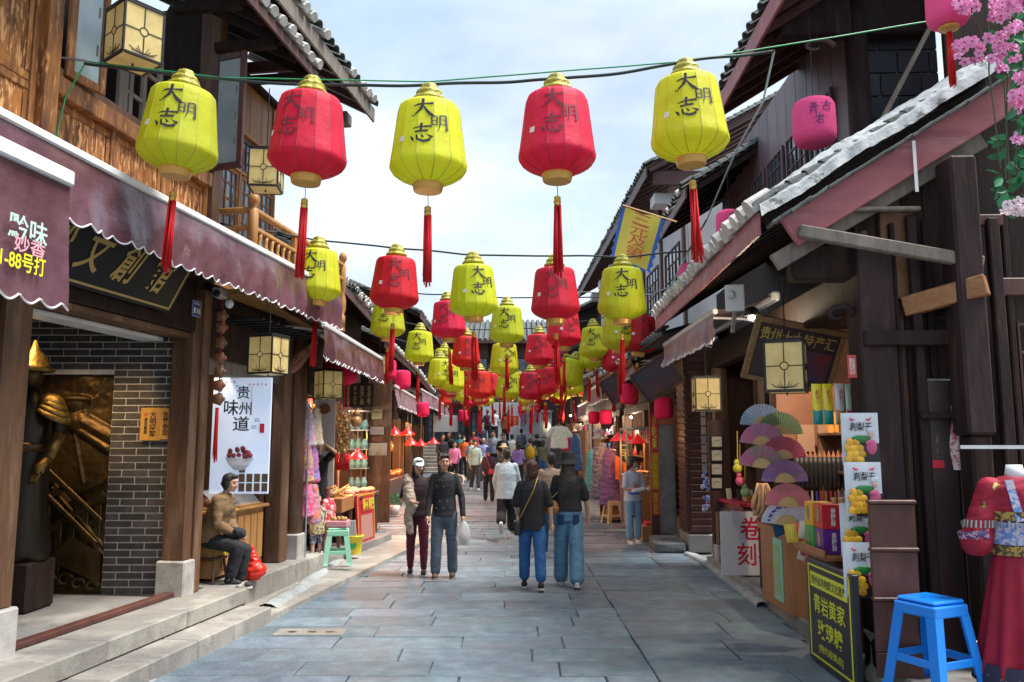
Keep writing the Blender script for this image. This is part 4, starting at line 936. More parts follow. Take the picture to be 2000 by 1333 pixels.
# gable barge board (faded red) and the cracked mortar verge over it
xa, za = -.18, 3.42; xb, zb_ = RF.px(1990, 170, y=6.2).x, RF.px(1990, 170, y=6.2).z
b = MB(); p0 = RF.px(1540, 450, y=6.25); p1 = RF.px(1995, 168, y=6.25)
b.bar((p0.x, 6.25, p0.z-.02), (p1.x+.1, 6.25, p1.z+.04), .05, .26, bev=.008); b.build('barge_board', pink_bd, BR)
b = MB(); b.bar((p0.x-.1, 6.33, p0.z-.25), (p1.x-.3, 6.33, p1.z-.42), .05, .14, bev=.008); b.build('rafter', wood_grey, BR)
sl_ = (p1.z-p0.z)/(p1.x-p0.x); q0 = RF.px(1480, 400, y=6.3)
b = MB(); b.smooth = False; nu, nv = 130, 16
def verge(u, v):
    x = lerp(q0.x, p1.x-.12, u); base = p0.z+(x-p0.x)*sl_+.13
    w = lerp(.0, .62, v); prof = .33*math.sin(math.pi*min(1, .1+v*.66))**.6
    e = .022*noise.noise(Vector((x*2.2, v*3, 0)))+.008*noise.noise(Vector((x*15, v*17, 5)))
    jag = .03*noise.noise(Vector((x*9, 0, 9))) if v < .08 else 0
    step = .03*(math.floor(x*4+noise.noise(Vector((x*3, 0, 0))))-x*4)
    return (x, 6.2+w+(jag), base-.05+prof*(1+.05*math.sin(x*2.1))+e*(.5+prof*4)+step*.08*(1-v)+(.06 if v > .05 else 0))
b.grid(verge, nu, nv); b.build('mortar_verge', plaster_rg, BR)
for k in range(26):
    x = lerp(q0.x+.15, p1.x-.1, k/25); z = p0.z+(x-p0.x)*sl_+.135
    MB().box((-.1, -.06, -.012), (.1, .12, .012), .004, Matrix.Translation((x, 6.22+random.uniform(-.02, .02), z)) @ Matrix.Rotation(-math.atan(sl_)+random.uniform(-.1, .05), 4, 'Y')).build('verge_tile', tile_m, BR)
    
MB().box((-.006, 0, -.42), (.02, .004, 0), 0, Matrix.Translation((RF.px(1783, 275, y=6.18).x, 6.18, RF.px(1783, 275, y=6.18).z))).build('paper_strip', paper_w, BR)
# plum gable boards above the verge
# ------------------------------------------------------------------ upper right house (second storey, behind)
UR = thing('plum_house', 'plum grey two storey timber house on the right behind the mortared roof', 'building', fr=RF)
wl = mat('lilac_timber', (.17, .11, .13), (.1, .065, .08), sc=3, st=(1.5, 1.5, .5), rough=.5, bump=.2, rnd=.15)
for k in range(14): MB().box((1.2, 8.75+.44*k, 4.6), (1.24, 8.74+.44*(k+1), 6.9), .005).build('wall_board', wl, UR)
for k in range(6):
    yy = 9.1+.95*k
    lattice(UR, Matrix.Translation((1.17, yy+.85, 4.85)) @ Matrix.Rotation(-R(90), 4, 'Z'), .8, 1.15, wl, 4, 5, glass_dk)
MB().box((1.1, 8.6, 3.6), (1.25, 15.2, 4.6)).build('lower_wall', wood_pur, UR)
b = MB(); b.smooth = True; b.tube([(1.2, 8.45, 3.6), (1.2, 8.45, 6.9)], .12, 14); b.build('column', wood_pur, UR)
MB().box((.35, 8.36, 6.25), (2.0, 8.56, 6.75), .02).build('cross_beam', wood_pur, UR)
MB().box((.2, 8.3, 6.4), (.36, 8.62, 6.8), .03).build('beam_end', wood_pur, UR)
b = MB(); b.smooth = True; pts = [(.75+.2*(1-t/14)*math.cos(t*.5), 8.4, 6.12+.1*(1-t/14)*math.sin(t*.5)) for t in range(12)]; b.tube(pts, [.03-.0015*t for t in range(12)], 6); b.build('carved_scroll', wl, UR)
roof(UR, 7.2, 10.4, .05, 6.2, 2.4, 1.5, -1, sp=.2, plug=.0, fascia=pink_bd, fh=.2, soff=wood_rd)
roof(UR, 12.4, 15.3, .06, 5.8, 2.4, 1.5, -1, sp=.2, plug=.3, fascia=wood_rd, fh=.15)
# dark brick part of the side wall with pale joints
MB().box((1.3, 8.62, 4.0), (2.15, 8.8, 7.2)).build('mortar_bed', mortar_m, UR)
bkm = mat('brick_slate', (.028, .032, .045), (.045, .045, .06), sc=4, rough=.6, rnd=.25)
for k in range(12):
    x = 1.3; z = 4.0+.27*k; off = (k % 2)*.2
    for x0, x1 in ((1.3, 1.5+off), (1.5+off, 1.95+off*.5), (1.95+off*.5, 2.15)):
        MB().box((x0+.008, 8.585, z+.008), (x1-.008, 8.64, z+.262), .004).build('brick', bkm, UR)
for k in range(4): MB().box((2.17+.3*k, 8.4, 3.8), (2.46+.3*k, 8.5, 7.3), .006).build('wall_board', wood_rd, UR)
MB().box((2.1, 7.7, 3.8), (2.2, 8.4, 7.3), .006).build('wall_board', wood_rd, UR)
a, c = RF.px(1720, 240, y=7.5), RF.px(1840, 70, y=7.5)
MB().bar((a.x, 7.5, a.z), (c.x-.05, 7.5, c.z+.2), .04, .04).build('prop_pole', wood_grey, UR)
# ------------------------------------------------------------------ right far buildings
RW = thing('white_house', 'white plaster house with brown posts and a long tiled eave on the right', 'building', loc=(3.45, 15.6, 0), rz=R(1))
MB().box((0, 0, 3.6), (3, 13.5, 7.3)).build('wall', white_pl, RW)
for k in range(7): MB().box((-.06, 2.2*k, 3.6), (.0, 2.2*k+.16, 7.3), .01).build('post', wood_rd, RW)
for k in range(6): lattice(RW, Matrix.Translation((-.02, 2.2*k+1.9, 4.6)) @ Matrix.Rotation(-R(90), 4, 'Z'), 1.4, 1.3, wood_rd, 4, 4, glass_dk)
for k in range(6): MB().box((-.55, 2.2*k+.3, 6.62), (-.0, 2.2*k+.75, 6.85), .01).build('eave_bracket', flat(.62, .64, .66), RW)
MB().box((-.65, -.05, 6.9), (2.6, 0, 7.2), .01).build('barge_board', wood_rd, RW)
roof(RW, -.2, 13.6, -.78, 7.2, 3.6, 2.0, -1, sp=.2, plug=.0, fascia=wood_rd, fh=.2, soff=wood_rd)
SR1 = shop('souvenir_shop', 'right shop row with a steel door and glass case beyond the louvred pier', 2.98, 14.4, 21.0, .12, 3.3, 2.15, -1, posts=(3.2, 6.3), X1=2.95, inner=mat('shop_wood', (.14, .07, .035)))
SR2 = shop('clothes_shop', 'far right shop with hanging clothes and round brown posts', 2.9, 21.3, 29, .25, 3.6, 2.3, -1, posts=(.4, 3.4, 7.4), X1=2.2)
SR3 = shop('last_shop', 'last dark timber shop on the right before the street end', 2.1, 29.3, 38, .35, 4.2, 1.5, -1, posts=(.4, 4, 8), X1=1.6)
upper_house('far right dark house above the last shops', 2.3, 6.5, 30.5, 40, 4.5, 6.6, -1, wood_dk, nwin=5)
# black metal lean-to edge before the white house
LT = thing('lean_to_roof', 'dark sheet lean-to roof edged with small tiles above the right awnings', 'roof', loc=(0, 0, 0))
a, c = P(1292, 648, Y=11.6), P(1228, 700, Y=14.6)
b = MB(); b.add([a, c, c+Vector((1.2, 0, .35)), a+Vector((1.2, 0, .35)), a-Vector((0, 0, .05)), c-Vector((0, 0, .05)), c+Vector((1.2, 0, .3)), a+Vector((1.2, 0, .3))], [(0, 1, 2, 3), (4, 7, 6, 5), (0, 4, 5, 1), (2, 6, 7, 3), (0, 3, 7, 4), (1, 5, 6, 2)])
b.build('sheet', mat('black_sheet', (.015, .02, .03), rough=.5), LT)
for k in range(14): inst('edge_tile', TC, LT, a.lerp(c, (k+.5)/14)+Vector((-.03, 0, .02)), (R(15), 0, -R(90)), (.7, .7, .7))
awning(WF, 9.0, 12.2, 2.3, 3.28, 'faded lilac awning under the tiled eave on the right', drop=.33, wall_x=2.95, wall_z=3.45, side=-1, m=awn_und, scal=.07, x1=2.33)
awning(WF, 14.3, 16.4, 2.2, 3.3, 'short grey awning beside the slanted picture boards', drop=.3, wall_x=2.95, wall_z=3.5, side=-1, m=awn_und, scal=.08)
awning(WF, 18.5, 21.5, 2.1, 3.2, 'grey maroon awning above the two small rose lanterns', drop=.42, wall_x=2.9, wall_z=3.5, side=-1, m=awn_und, scal=.09)
awning(WF, 22.5, 25.5, 2.1, 2.95, 'low grey maroon awning above the hanging shirt', drop=.38, wall_x=2.8, wall_z=3.3, side=-1, m=awn_und, scal=.09)
# louvred pier
LP = thing('louvred_pier', 'red brown pier clad in horizontal louvre slats on a concrete foot', 'pier', loc=(2.93, 13.6, 0))
MB().box((-.02, -.02, 0), (.42, .72, .3), .02).build('foot', concrete, LP)
MB().box((.02, .02, .3), (.38, .68, 3.3)).build('core', wood_rd, LP)
for sx in (0, .37): MB().box((sx, .0, .32), (sx+.03, .03, 3.3), .004).build('corner_strip', wood_rd, LP)
for k in range(26):
    z = .34+.112*k
    MB().box((0, -.012, 0), (.335, .012, .105), .003, Matrix.Translation((.033, .002, z)) @ Matrix.Rotation(R(14), 4, 'X')).build('slat', wood_rd, LP)
    MB().box((-.012, 0, 0), (.012, .62, .105), .003, Matrix.Translation((.002, .035, z)) @ Matrix.Rotation(-R(14), 4, 'Y')).build('slat', wood_rd, LP)
# steel door, brown post with couplets, step block
SD = thing('steel_door', 'grey riveted steel door beside the louvred pier', 'door', loc=(0, 15.1, 0)); a, c = P(1285, 830, Y=15.1), P(1319, 1015, Y=15.1)
MB().box((a.x, -.02, .15), (c.x+.02, .02, a.z), .005).build('leaf', steel, SD)
for k in range(8):
    for xx in (a.x+.02, c.x): MB().box((xx-.008, -.026, .3+.27*k), (xx+.008, -.021, .316+.27*k), .002).build('rivet', black_mt, SD)
SB2 = thing('stone_step', 'rough dark stone step block by the steel door', 'step', loc=(2.62, 14.1, 0), rz=R(-4))
MB().box((-.22, -.5, 0), (.28, .62, .17), .03, jit=.012).build('block', mat('dark_step', (.1, .11, .12), (.2, .2, .19), sc=7, rough=.8, bump=.6), SB2)

# weathered detail on the gable front: panels, hooks, lit window with a hanging garment
wb = mat('warm_brown_panel', (.2, .085, .035), (.1, .042, .02), sc=4, st=(2, 2, .4), rough=.5, bump=.3)
a, c = RF.px(1716, 418, y=6.4), RF.px(1790, 585, y=6.4)
MB().box((a.x, 6.385, c.z), (c.x, 6.415, a.z), .006).build('worn_panel', wb, BR)
for k, (px, w, y_, m_) in enumerate(((1702, .05, 6.34, wood_rd), (1760, .035, 6.33, wood_dk), (1797, .07, 6.3, wood_pur), (1868, .05, 6.33, wood_rd), (1958, .09, 6.2, wood_pur), (1985, .05, 6.25, wood_dk))):
    x = RF.px(px, 800, y=y_).x; MB().box((x, y_, .16), (x+w, y_+.07, 3.5+.06*(k % 3)), .01).build('stud', m_, BR)
for px0, px1, py, th, m_ in ((1650, 1800, 408, .035, wood_grey), (1690, 1880, 660, .12, wood_dk), (1800, 1900, 812, .05, wood_dk), (1860, 1960, 430, .09, wood_rd), (1940, 2060, 560, .14, wood_rd)):
    a, c = RF.px(px0, py, y=6.24), RF.px(px1, py, y=6.24); MB().box((a.x, 6.24, a.z-th/2), (c.x, 6.3, a.z+th/2), .008).build('cross_rail', m_, BR)
for k in range(6): x = RF.px(1956, 600, y=6.3).x+.11*k; MB().box((x, 6.3, .9), (x+.02, 6.33, 2.75), .003).build('lattice_bar', wood_rd, BR)
for k in range(9): MB().box((RF.px(1956, 600, y=6.3).x, 6.31, .95+.22*k), (RF.px(1956, 600, y=6.3).x+.6, 6.325, .97+.22*k), .003).build('lattice_bar', wood_rd, BR)
x = RF.px(1878, 900, y=6.2).x
HG = thing('hanging_blouse', 'floral pink and white blouse hanging in the narrow window beside the worn post', 'blouse', fr=RF, loc=(x+.07, 6.3, RF.px(1890, 790, y=6.2).z))
b = MB(); b.smooth = True; b.grid(lambda u, v: ((u-.5)*.15*(1+.15*v)+.01*math.sin(v*7), .02*math.sin(u*9+v*3), -.5*v), 8, 12); b.build('cloth', mat('floral_cloth', (.6, .5, .48), (.45, .1, .12), sc=26, rough=.8, lo=.5, hi=.56), HG)
HW = thing('white_cloth', 'torn white cloth hanging low in the lattice beside the red dress', 'cloth', fr=RF, loc=(x+.1, 6.28, RF.px(1890, 1020, y=6.2).z))
b = MB(); b.smooth = True; b.grid(lambda u, v: ((u-.5)*.2*(1-.5*v)+.06*v, .015*math.sin(u*9+v*3), -.38*v+.05*u), 8, 10); b.build('cloth', flat(.5, .48, .42, .8), HW)
# ------------------------------------------------------------------ silk lanterns on cables
NR = 14
LP_ = [(.12, 0), (.185, -.006), (.222, -.02), (.238, -.045), (.247, -.10), (.262, -.24), (.278, -.38), (.293, -.50), (.299, -.545), (.295, -.575), (.27, -.615), (.225, -.65), (.17, -.68), (.12, -.695)]
def lobe(t, i):
    u = (t*NR/(2*math.pi)) % 1; q = math.sin(math.pi*u)
    k = 0 if i < 2 else (.004 if i < 7 else (.05 if i > 8 else .02))
    flat_ = 1/math.cos(math.pi/NR*(2*abs(u-.5)-0)) if False else 1
    return (1-.018)+k*q
def prof_r(z):
    for (r0, z0), (r1, z1) in zip(LP_, LP_[1:]):
        if z1 <= z <= z0: return lerp(r0, r1, (z0-z)/(z0-z1))
    return .28
def surf(a, z, i=None):
    """radius of the panelled silk at angle a: flat panels on the side, puffed lobes below"""
    r = prof_r(z); u = (a*NR/(2*math.pi)) % 1; ch = math.cos(math.pi/NR)/math.cos(2*math.pi/NR*(u-.5)); k = 0 if z > -.5 else min(1, (-.5-z)/.1)*.035
    return r*lerp(1, ch, .9 if z < -.03 else 0)*(1+k*math.sin(math.pi*u))
LB = MB(); LB.smooth = True
for q in range(NR):
    def pf(u, v):
        i = v*(len(LP_)-1); r, z = LP_[int(round(i))]; a = 2*math.pi*(q+u)/NR; rr = surf(a-1e-6 if u > .5 else a+1e-6, z-1e-6 if z == 0 else z); rr = r*(rr/prof_r(z-1e-6 if z == 0 else z)); return (rr*math.cos(a), rr*math.sin(a), z)
    LB.grid(pf, 4, len(LP_)-1); 
LB.f = [f[::-1] for f in LB.f]
LBR, LBY = LB.mesh('silk_body', red_silk), LB.mesh('silk_body', yel_silk)
b = MB()
for k in range(NR):
    t = 2*math.pi*k/NR; b.tube([(r*.999*math.cos(t), r*.999*math.sin(t), z) for r, z in LP_[7:]], .0035, 3, cap=False)
    b.tube([(r*.999*math.cos(t), r*.999*math.sin(t), z) for r, z in LP_[2:8]], .002, 3, cap=False)
RIBR, RIBY = b.mesh('ribs', flat(.3, .02, .03)), b.mesh('ribs', flat(.36, .36, .03))
b = MB(); b.smooth = False; b.lathe([(.10, -.70), (.118, -.70), (.12, -.715), (.11, -.765), (.105, -.77), (.02, -.77)], 24); COL = b.mesh('collar', collar_m)
b = MB(); b.lathe([(.105, .0), (.108, .012), (.108, .02)], 20); b.smooth = True
def scal(t, i): return 1+(.13 if 0 < i < 12 else 0)*abs(math.sin(3*t))
b.lathe([(.108, .02), (.122, .035), (.118, .05), (.096, .078), (.088, .085), (.096, .1), (.09, .118), (.068, .142), (.06, .148), (.064, .162), (.05, .186), (.025, .2), (.006, .204)], 36, fr=scal)
CAPM = b.mesh('cap', cap_m)
b = MB()
for t in (-90, 30, 150):
    M = Matrix.Rotation(R(t+90), 4, 'Z')
    b.lathe([(.012, 0), (.012, .004)], 8, M @ Matrix.Translation((0, -.083, .135)) @ Matrix.Rotation(R(62), 4, 'X'))
    for q in range(5):
        cx = (q-2)*.036; b.tube([(Vector((cx+.017*math.cos(a*math.pi/5), -.123-.0*q+.02*abs(cx)/.07, .035+.02*math.sin(a*math.pi/5)))) for a in range(6)], .0015, 3)
b.v = b.v; CAPD = b.mesh('cap_marks', ink)
b = MB(); b.tube([(0, 0, -.80), (.004, 0, -.9)], .003, 4); STR = b.mesh('cord', ink)
b = MB(); b.lathe([(.024, -.985), (.026, -.98), (.026, -.955), (.03, -.945), (.026, -.935), (.026, -.905), (.012, -.895)], 12); TCAP = b.mesh('tassel_cap', gold_m)
def tassel(seed, ln=.6, spread=.004):
    rnd = random.Random(seed); b = MB(); b.smooth = True
    for k in range(34):
        a = rnd.uniform(0, 6.28); r = .033*math.sqrt(rnd.random()); l = ln*rnd.uniform(.88, 1.05); dx, dy = rnd.uniform(-1, 1)*spread*3, rnd.uniform(-1, 1)*spread*3
        b.tube([(r*math.cos(a)*.8, r*math.sin(a)*.8, -.975), (r*math.cos(a)+dx*.4, r*math.sin(a)+dy*.4, -.975-l*.5), (r*math.cos(a)*1.1+dx, r*math.sin(a)*1.1+dy, -.975-l)], .0055, 3, cap=True)
    return b.mesh('tassel', tassel_m)
TAS = [tassel(k) for k in range(4)]
TAS.append(tassel(9, .62, .012))
CHV, CHF = brush([('big', -.125, -.215, .19, .165), ('ming', .03, -.34, .14, .145), ('zhi', -.125, -.445, .175, .17)])
def wrap(V, F, rf=prof_r, off=.006, xs=1.0):
    b = MB(); out_ = []
    for x, z in V:
        r = rf(z); a = x/.27*xs; rr = (surf(a-math.pi/2, z) if rf is prof_r else r)+off; out_.append((rr*math.sin(a), -rr*math.cos(a), z))
    b.add(out_, F); return b
CHB, CHR = wrap(CHV, CHF).mesh('calligraphy', ink), wrap(CHV, CHF).mesh('calligraphy', ink_soft)
b = MB(); b.grid(lambda u, v: tuple((lambda a, z: ((prof_r(z)+.005)*math.sin(a), -(prof_r(z)+.005)*math.cos(a), z))(lerp(-.21, -.165, u)/.27, lerp(-.42, -.37, v))), 3, 2); SEAL = b.mesh('seal', flat(.75, .78, .6))
SEALR = b.mesh('seal', flat(.8, .7, .68))
b = MB(); b.v = []
sv, sf = text_mesh('秀', .02)[:2]
def lan_proto(red):
    t = bpy.data.objects.new('silk_lantern', None); C.objects.link(t)
    inst('silk_body', LBR if red else LBY, t); r_ = inst('ribs', RIBR if red else RIBY, t); r_['kind'] = 'stuff'
    inst('collar', COL, t); c = inst('cap', CAPM, t); m_ = inst('cap_marks', CAPD, c); m_['kind'] = 'stuff'
    inst('calligraphy', CHR if red else CHB, t)['kind'] = 'stuff'; inst('seal', SEALR if red else SEAL, t); inst('cord', STR, t); inst('tassel_cap', TCAP, t); inst('tassel', TAS[0], t)['kind'] = 'stuff'
    return t
_lanN = [0]
def silk_lantern(px, py, w, red, lab, yaw=0, roll=0, pitch=0, Y=None, s=1.0, tas=None):
    """px,py: centre top of the silk body, w: its widest width in the photograph"""
    Y = Y or .59*FPX/w; c = P(px, py, Y=Y)
    t = lan_proto(red); t.location = c; t.rotation_euler = (R(pitch), R(roll), R(yaw)); t.scale = (s, s, s*.9)
    k = _lanN[0] % 4 if tas is None else tas
    for ch in t.children:
        if ch.name.startswith('tassel') and not ch.name.startswith('tassel_cap'): ch.data = TAS[k]
        if ch.name.startswith(('tassel', 'cord')): ch.rotation_euler = (-R(pitch)*0, 0, 0)
    _lanN[0] += 1
    tag(t, lab, 'lantern', ('red' if red else 'yellow')+' silk lanterns strung over the street'); return t
def cable(pts, lab, r=.011, m=wire_m, sag=.0, wob=.02, n=14, name='overhead_cable', seed=1, twin=None):
    t = MB(); t.smooth = True; out_ = []
    for i in range(len(pts)-1):
        a, c = Vector(pts[i]), Vector(pts[i+1])
        for k in range(n): u = k/n; p = a.lerp(c, u); p.z += -sag*4*u*(1-u)+wob*noise.noise(Vector((p.x*1.7, seed, 0))); out_.append(p)
    out_.append(Vector(pts[-1])); t.tube(out_, r, 5)
    o = t.build(name, m)
    tag(o, lab, 'cable', 'overhead cables carrying the lanterns'); return o
Y1 = 6.0
ROW1 = [(360, 180, 161, 0, 'first yellow lantern from the left in the nearest row, before the timber wall', 10, 3), (608, 192, 155, 1, 'first red lantern from the left in the nearest row, beside the balcony', -14, 2), (838, 207, 156, 0, 'middle yellow lantern of the nearest row against the sky', 2, 0),
        (1087, 188, 156, 1, 'second red lantern of the nearest row, right of the street centre', -4, 0), (1340, 158, 160, 0, 'rightmost yellow lantern of the nearest row, with a loose wind-blown tassel', -8, -2)]
for px, py, w, rd, lab, yaw, roll in ROW1: silk_lantern(px, py, w, rd, lab, yaw, roll, Y=Y1, tas=4 if px == 1340 else None)
cable([P(165, 124, Y=6.05), P(360, 148, Y=Y1), P(608, 168, Y=Y1), P(838, 165, Y=Y1), P(1087, 158, Y=Y1), P(1340, 122, Y=Y1), P(1512, 100, Y=6.1)], 'thick black twisted cable of the nearest lantern row', .013, wob=.03)
cable([P(100, 112, Y=6.1), P(430, 152, Y=Y1), P(838, 160, Y=Y1), P(1340, 120, Y=Y1), P(1900, 28, Y=6.3)], 'thin green guy wire of the nearest lantern row', .006, green_w, wob=.004, seed=4)
cable([P(168, 122, Y=6.05), P(128, 190, Y=6.05), P(108, 275, Y=6.0)], 'green wire end curling down the timber wall', .007, green_w, wob=.0)
ROW2 = [(622, 490, 97, 0, 'leftmost yellow lantern of the second row beside the balcony end'), (774, 505, 97, 1, 'left red lantern of the second row'), (924, 520, 97, 0, 'middle yellow lantern of the second row'), (1083, 525, 95, 1, 'right red lantern of the second row'), (1215, 525, 96, 0, 'rightmost yellow lantern of the second row below the yellow banner')]
for i, (px, py, w, rd, lab) in enumerate(ROW2): silk_lantern(px, py, w, rd, lab, (-2, 12, 22, -6, -3)[i], (1, 2, -1, -1, 1)[i], Y=9.7)
cable([P(430, 436, Y=9.2), P(622, 470, Y=9.7), P(774, 484, Y=9.7), P(924, 499, Y=9.7), P(1083, 500, Y=9.7), P(1215, 502, Y=9.7), P(1345, 490, Y=9.7), P(1380, 430, Y=9.7)], 'black cable of the second lantern row', .012, wob=.02, seed=2)
ROW3 = [(758, 588, 74, 0, 'yellow lantern of the third row half hidden by the left red one'), (874, 590, 69, 1, 'left red lantern of the third row'), (990, 600, 69, 0, 'middle yellow lantern of the third row'), (1101, 606, 69, 1, 'right red lantern of the third row, behind a tassel'), (1208, 612, 69, 0, 'right yellow lantern of the third row under the second row one'), (1252, 618, 69, 1, 'red lantern of the third row touching the right roof')]
for i, (px, py, w, rd, lab) in enumerate(ROW3): silk_lantern(px, py, w, rd, lab, (0, -8, -4, 28, 24, 10)[i], (0, -3, 0, 0, 0, 6)[i], Y=13.6)
cable([P(690, 556, Y=13.6), P(758, 570, Y=13.6), P(874, 576, Y=13.6), P(990, 582, Y=13.6), P(1101, 582, Y=13.6), P(1208, 580, Y=13.6), P(1300, 568, Y=13.6)], 'black cable of the third lantern row', .012, seed=3)
ROW4 = [(821, 648, 59, 0, 'left yellow lantern of the fourth row'), (910, 658, 57, 1, 'left red lantern of the fourth row'), (985, 672, 58, 0, 'middle yellow lantern of the fourth row directly under another'), (1053, 654, 53, 1, 'right red lantern of the fourth row'), (1159, 640, 60, 0, 'right yellow lantern of the fourth row'), (1205, 668, 58, 1, 'rightmost red lantern of the fourth row by the awning')]
for i, (px, py, w, rd, lab) in enumerate(ROW4): silk_lantern(px, py, w, rd, lab, (-3, 18, 22, -4, -14, 20)[i], (2, 0, 0, 0, -3, 4)[i], Y=16.2)
cable([P(735, 618, Y=16.2), P(821, 636, Y=16.2), P(910, 645, Y=16.2), P(1053, 642, Y=16.2), P(1159, 624, Y=16.2), P(1300, 600, Y=16.2)], 'black cable of the fourth lantern row', .012, seed=5)
ROW5 = [(860, 702, 48, 0, 'left yellow lantern of the fifth row, partly behind another yellow one'), (885, 712, 51, 0, 'second yellow lantern of the fifth row'), (937, 726, 51, 1, 'left red lantern of the fifth row'), (993, 726, 52, 0, 'middle yellow lantern of the fifth row'), (1066, 718, 50, 1, 'right red lantern of the fifth row'), (1036, 728, 44, 1, 'red lantern of the fifth row overlapped by its neighbour'), (1153, 668, 50, 0, 'yellow lantern of the fifth row under the fourth row one'), (1123, 702, 51, 0, 'tilted plain yellow lantern of the fifth row swinging to the right')]
for i, (px, py, w, rd, lab) in enumerate(ROW5): silk_lantern(px, py, w, rd, lab, (40, -6, -10, 10, -2, 0, 26, 150)[i], (0, 2, 0, 0, 0, 0, 2, -16)[i], Y=18.6)
cable([P(770, 660, Y=18.6), P(860, 690, Y=18.6), P(937, 716, Y=18.6), P(1066, 706, Y=18.6), P(1153, 664, Y=18.6), P(1290, 640, Y=18.6)], 'black cable of the fifth lantern row', .012, seed=6)
far = [(6, 22.5, [(868, 690, 0), (912, 722, 1), (960, 738, 1), (1000, 742, 0), (1040, 738, 1), (1098, 700, 0), (1092, 690, 1), (1118, 735, 0)]), (7, 27, [(880, 748, 1), (905, 756, 0), (938, 762, 1), (975, 745, 0), (1014, 742, 1), (1066, 748, 0), (1135, 742, 1), (1100, 752, 0)]),
       (8, 32, [(870, 770, 1), (915, 772, 1), (950, 768, 0), (985, 760, 1), (1024, 768, 0), (1050, 765, 1), (1088, 766, 1)])]
nm = {22.5: 'sixth', 27: 'seventh', 32: 'eighth'}; pos_w = ['leftmost', 'second', 'third', 'fourth', 'fifth', 'sixth', 'seventh', 'eighth']
for rn, Yr, lst in far:
    lst = sorted(lst)
    for i, (px, py, rd) in enumerate(lst):
        silk_lantern(px, py-8, None, rd, '%s from the left among the lanterns of the distant %s row, %s silk' % (pos_w[i], nm[Yr], 'red' if rd else 'yellow'), random.uniform(-30, 30), random.uniform(-3, 3), Y=Yr)
    cable([P(780, 720+(Yr-22)*2, Y=Yr)]+[P(px, py-16, Y=Yr) for px, py, rd in lst]+[P(1220, 700+(Yr-22)*2, Y=Yr)], 'black cable of the distant %s lantern row' % nm[Yr], .012, seed=int(Yr))
# bracket on the left wall
BK = thing('wall_bracket', 'small black steel bracket with a turnbuckle on the orange post', 'bracket', loc=P(95, 112, Y=6.05))
MB().box((-.03, -.02, -.09), (.0, .02, .09), .004).build('plate', black_mt, BK); MB().tube([(0, 0, 0), (.12, 0, -.01), (.3, 0, -.03)], .009, 6).build('turnbuckle', steel, BK)
# felt barrel lanterns
def felt_proto():
    b = MB(); b.smooth = True; b.lathe([(.03, .235), (.12, .23), (.175, .205), (.20, .16), (.205, .0), (.205, -.12), (.20, -.17), (.175, -.215), (.12, -.238), (.03, -.245)][::-1], 26)
    o = bpy.data.objects.new('x', None); return b
FB = felt_proto(); FPK, FHT = FB.mesh('felt_body', pink_felt), FB.mesh('felt_body', hot_felt)
gv, gf = brush([('qing', -.11, .01, .11, .12), ('gu', .01, .04, .12, .11), ('yan', -.05, -.09, .1, .11)])
fv, ff = brush([('big', -.08, .05, .12, .1), ('ming', -.03, -.06, .1, .1), ('zhi', -.08, -.16, .12, .1)])
def fwrap(V, F): 
    b = MB(); b.add([(.209*math.sin(x/.205), -.209*math.cos(x/.205), z) for x, z in V], F); return b
GQ = fwrap(gv, gf).mesh('calligraphy', flat(.1, .02, .16)); GD = fwrap(fv, ff).mesh('calligraphy', flat(.18, .01, .08))
def felt_lantern(px, py, Y, lab, col=0, mark=None, s=1.0, yaw=0, top=.8, sx=1.0, tas=False):
    c = P(px, py, Y=Y); t = thing('felt_lantern', lab, 'lantern', loc=c, rz=R(yaw), group='rose felt barrel lanterns'); t.scale = (s*sx, s*sx, s)
    inst('felt_body', FPK if col == 0 else FHT, t)
    if mark: inst('calligraphy', mark, t)['kind'] = 'stuff'
    MB().tube([(0, 0, .23), (0, 0, .23+top)], .004, 4).build('hanger', black_mt, t)
    if tas:
        b = MB(); b.smooth = True; b.lathe([(.09, -.245), (.1, -.25), (.1, -.275), (.08, -.28)], 16); b.build('collar', collar_m, t)
        o = inst('tassel', TAS[1], t, (0, 0, .62), sc=(1, 1, .95)); o['kind'] = 'stuff'
    return t
felt_lantern(1590, 240, 7.6, 'pink barrel lantern with dark calligraphy before the plum house', 0, GQ, 1.0, -6, 1.0)
felt_lantern(1424, 440, 11.8, 'smaller pink barrel lantern half hidden by the tiled eave', 0, GD, .95, 8)
felt_lantern(1346, 540, 14.5, 'pink barrel lantern mostly behind the tiled eave', 0, None, 1.0)
felt_lantern(1850, 8, 5.6, 'pink lantern with an orange tassel cut by the top edge beside the blossoms', 0, GD, .72, 40, .5, 1, True)
felt_lantern(1296, 797, 14.2, 'rose lantern hanging before the steel door', 1, GD, .8, 55, .7)
for px, py, Y, lab, s in ((1160, 816, 21.5, 'left of the two small rose lanterns by the clothes shop', .72), (1183, 815, 21, 'right of the two small rose lanterns by the clothes shop', .8), (1229, 770, 15.5, 'dim rose lantern under the slanted picture boards', .85), (665, 712, 12.3, 'big rose lantern under the second left awning behind a box lantern', 1.3),
                          (757, 722, 16.8, 'tall rose lantern above the left awning line', .9), (786, 742, 18, 'round rose lantern above the brown canopy on the left', .9), (826, 800, 22, 'rose lantern hanging under the third left awning', .85), (905, 812, 30, 'dark rose lantern above the crowd on the left', .9),
                          (1018, 800, 33, 'left rose lantern beside the far box lantern', .7), (1050, 798, 33, 'right rose lantern beside the far box lantern', .7)):
    felt_lantern(px, py, Y, lab, 1, None, s, 0, .4)
box_lamp(P(1026, 803, Y=33), .1, 'farthest box lantern over the crowd between two rose lanterns', 3.9, 1.1)
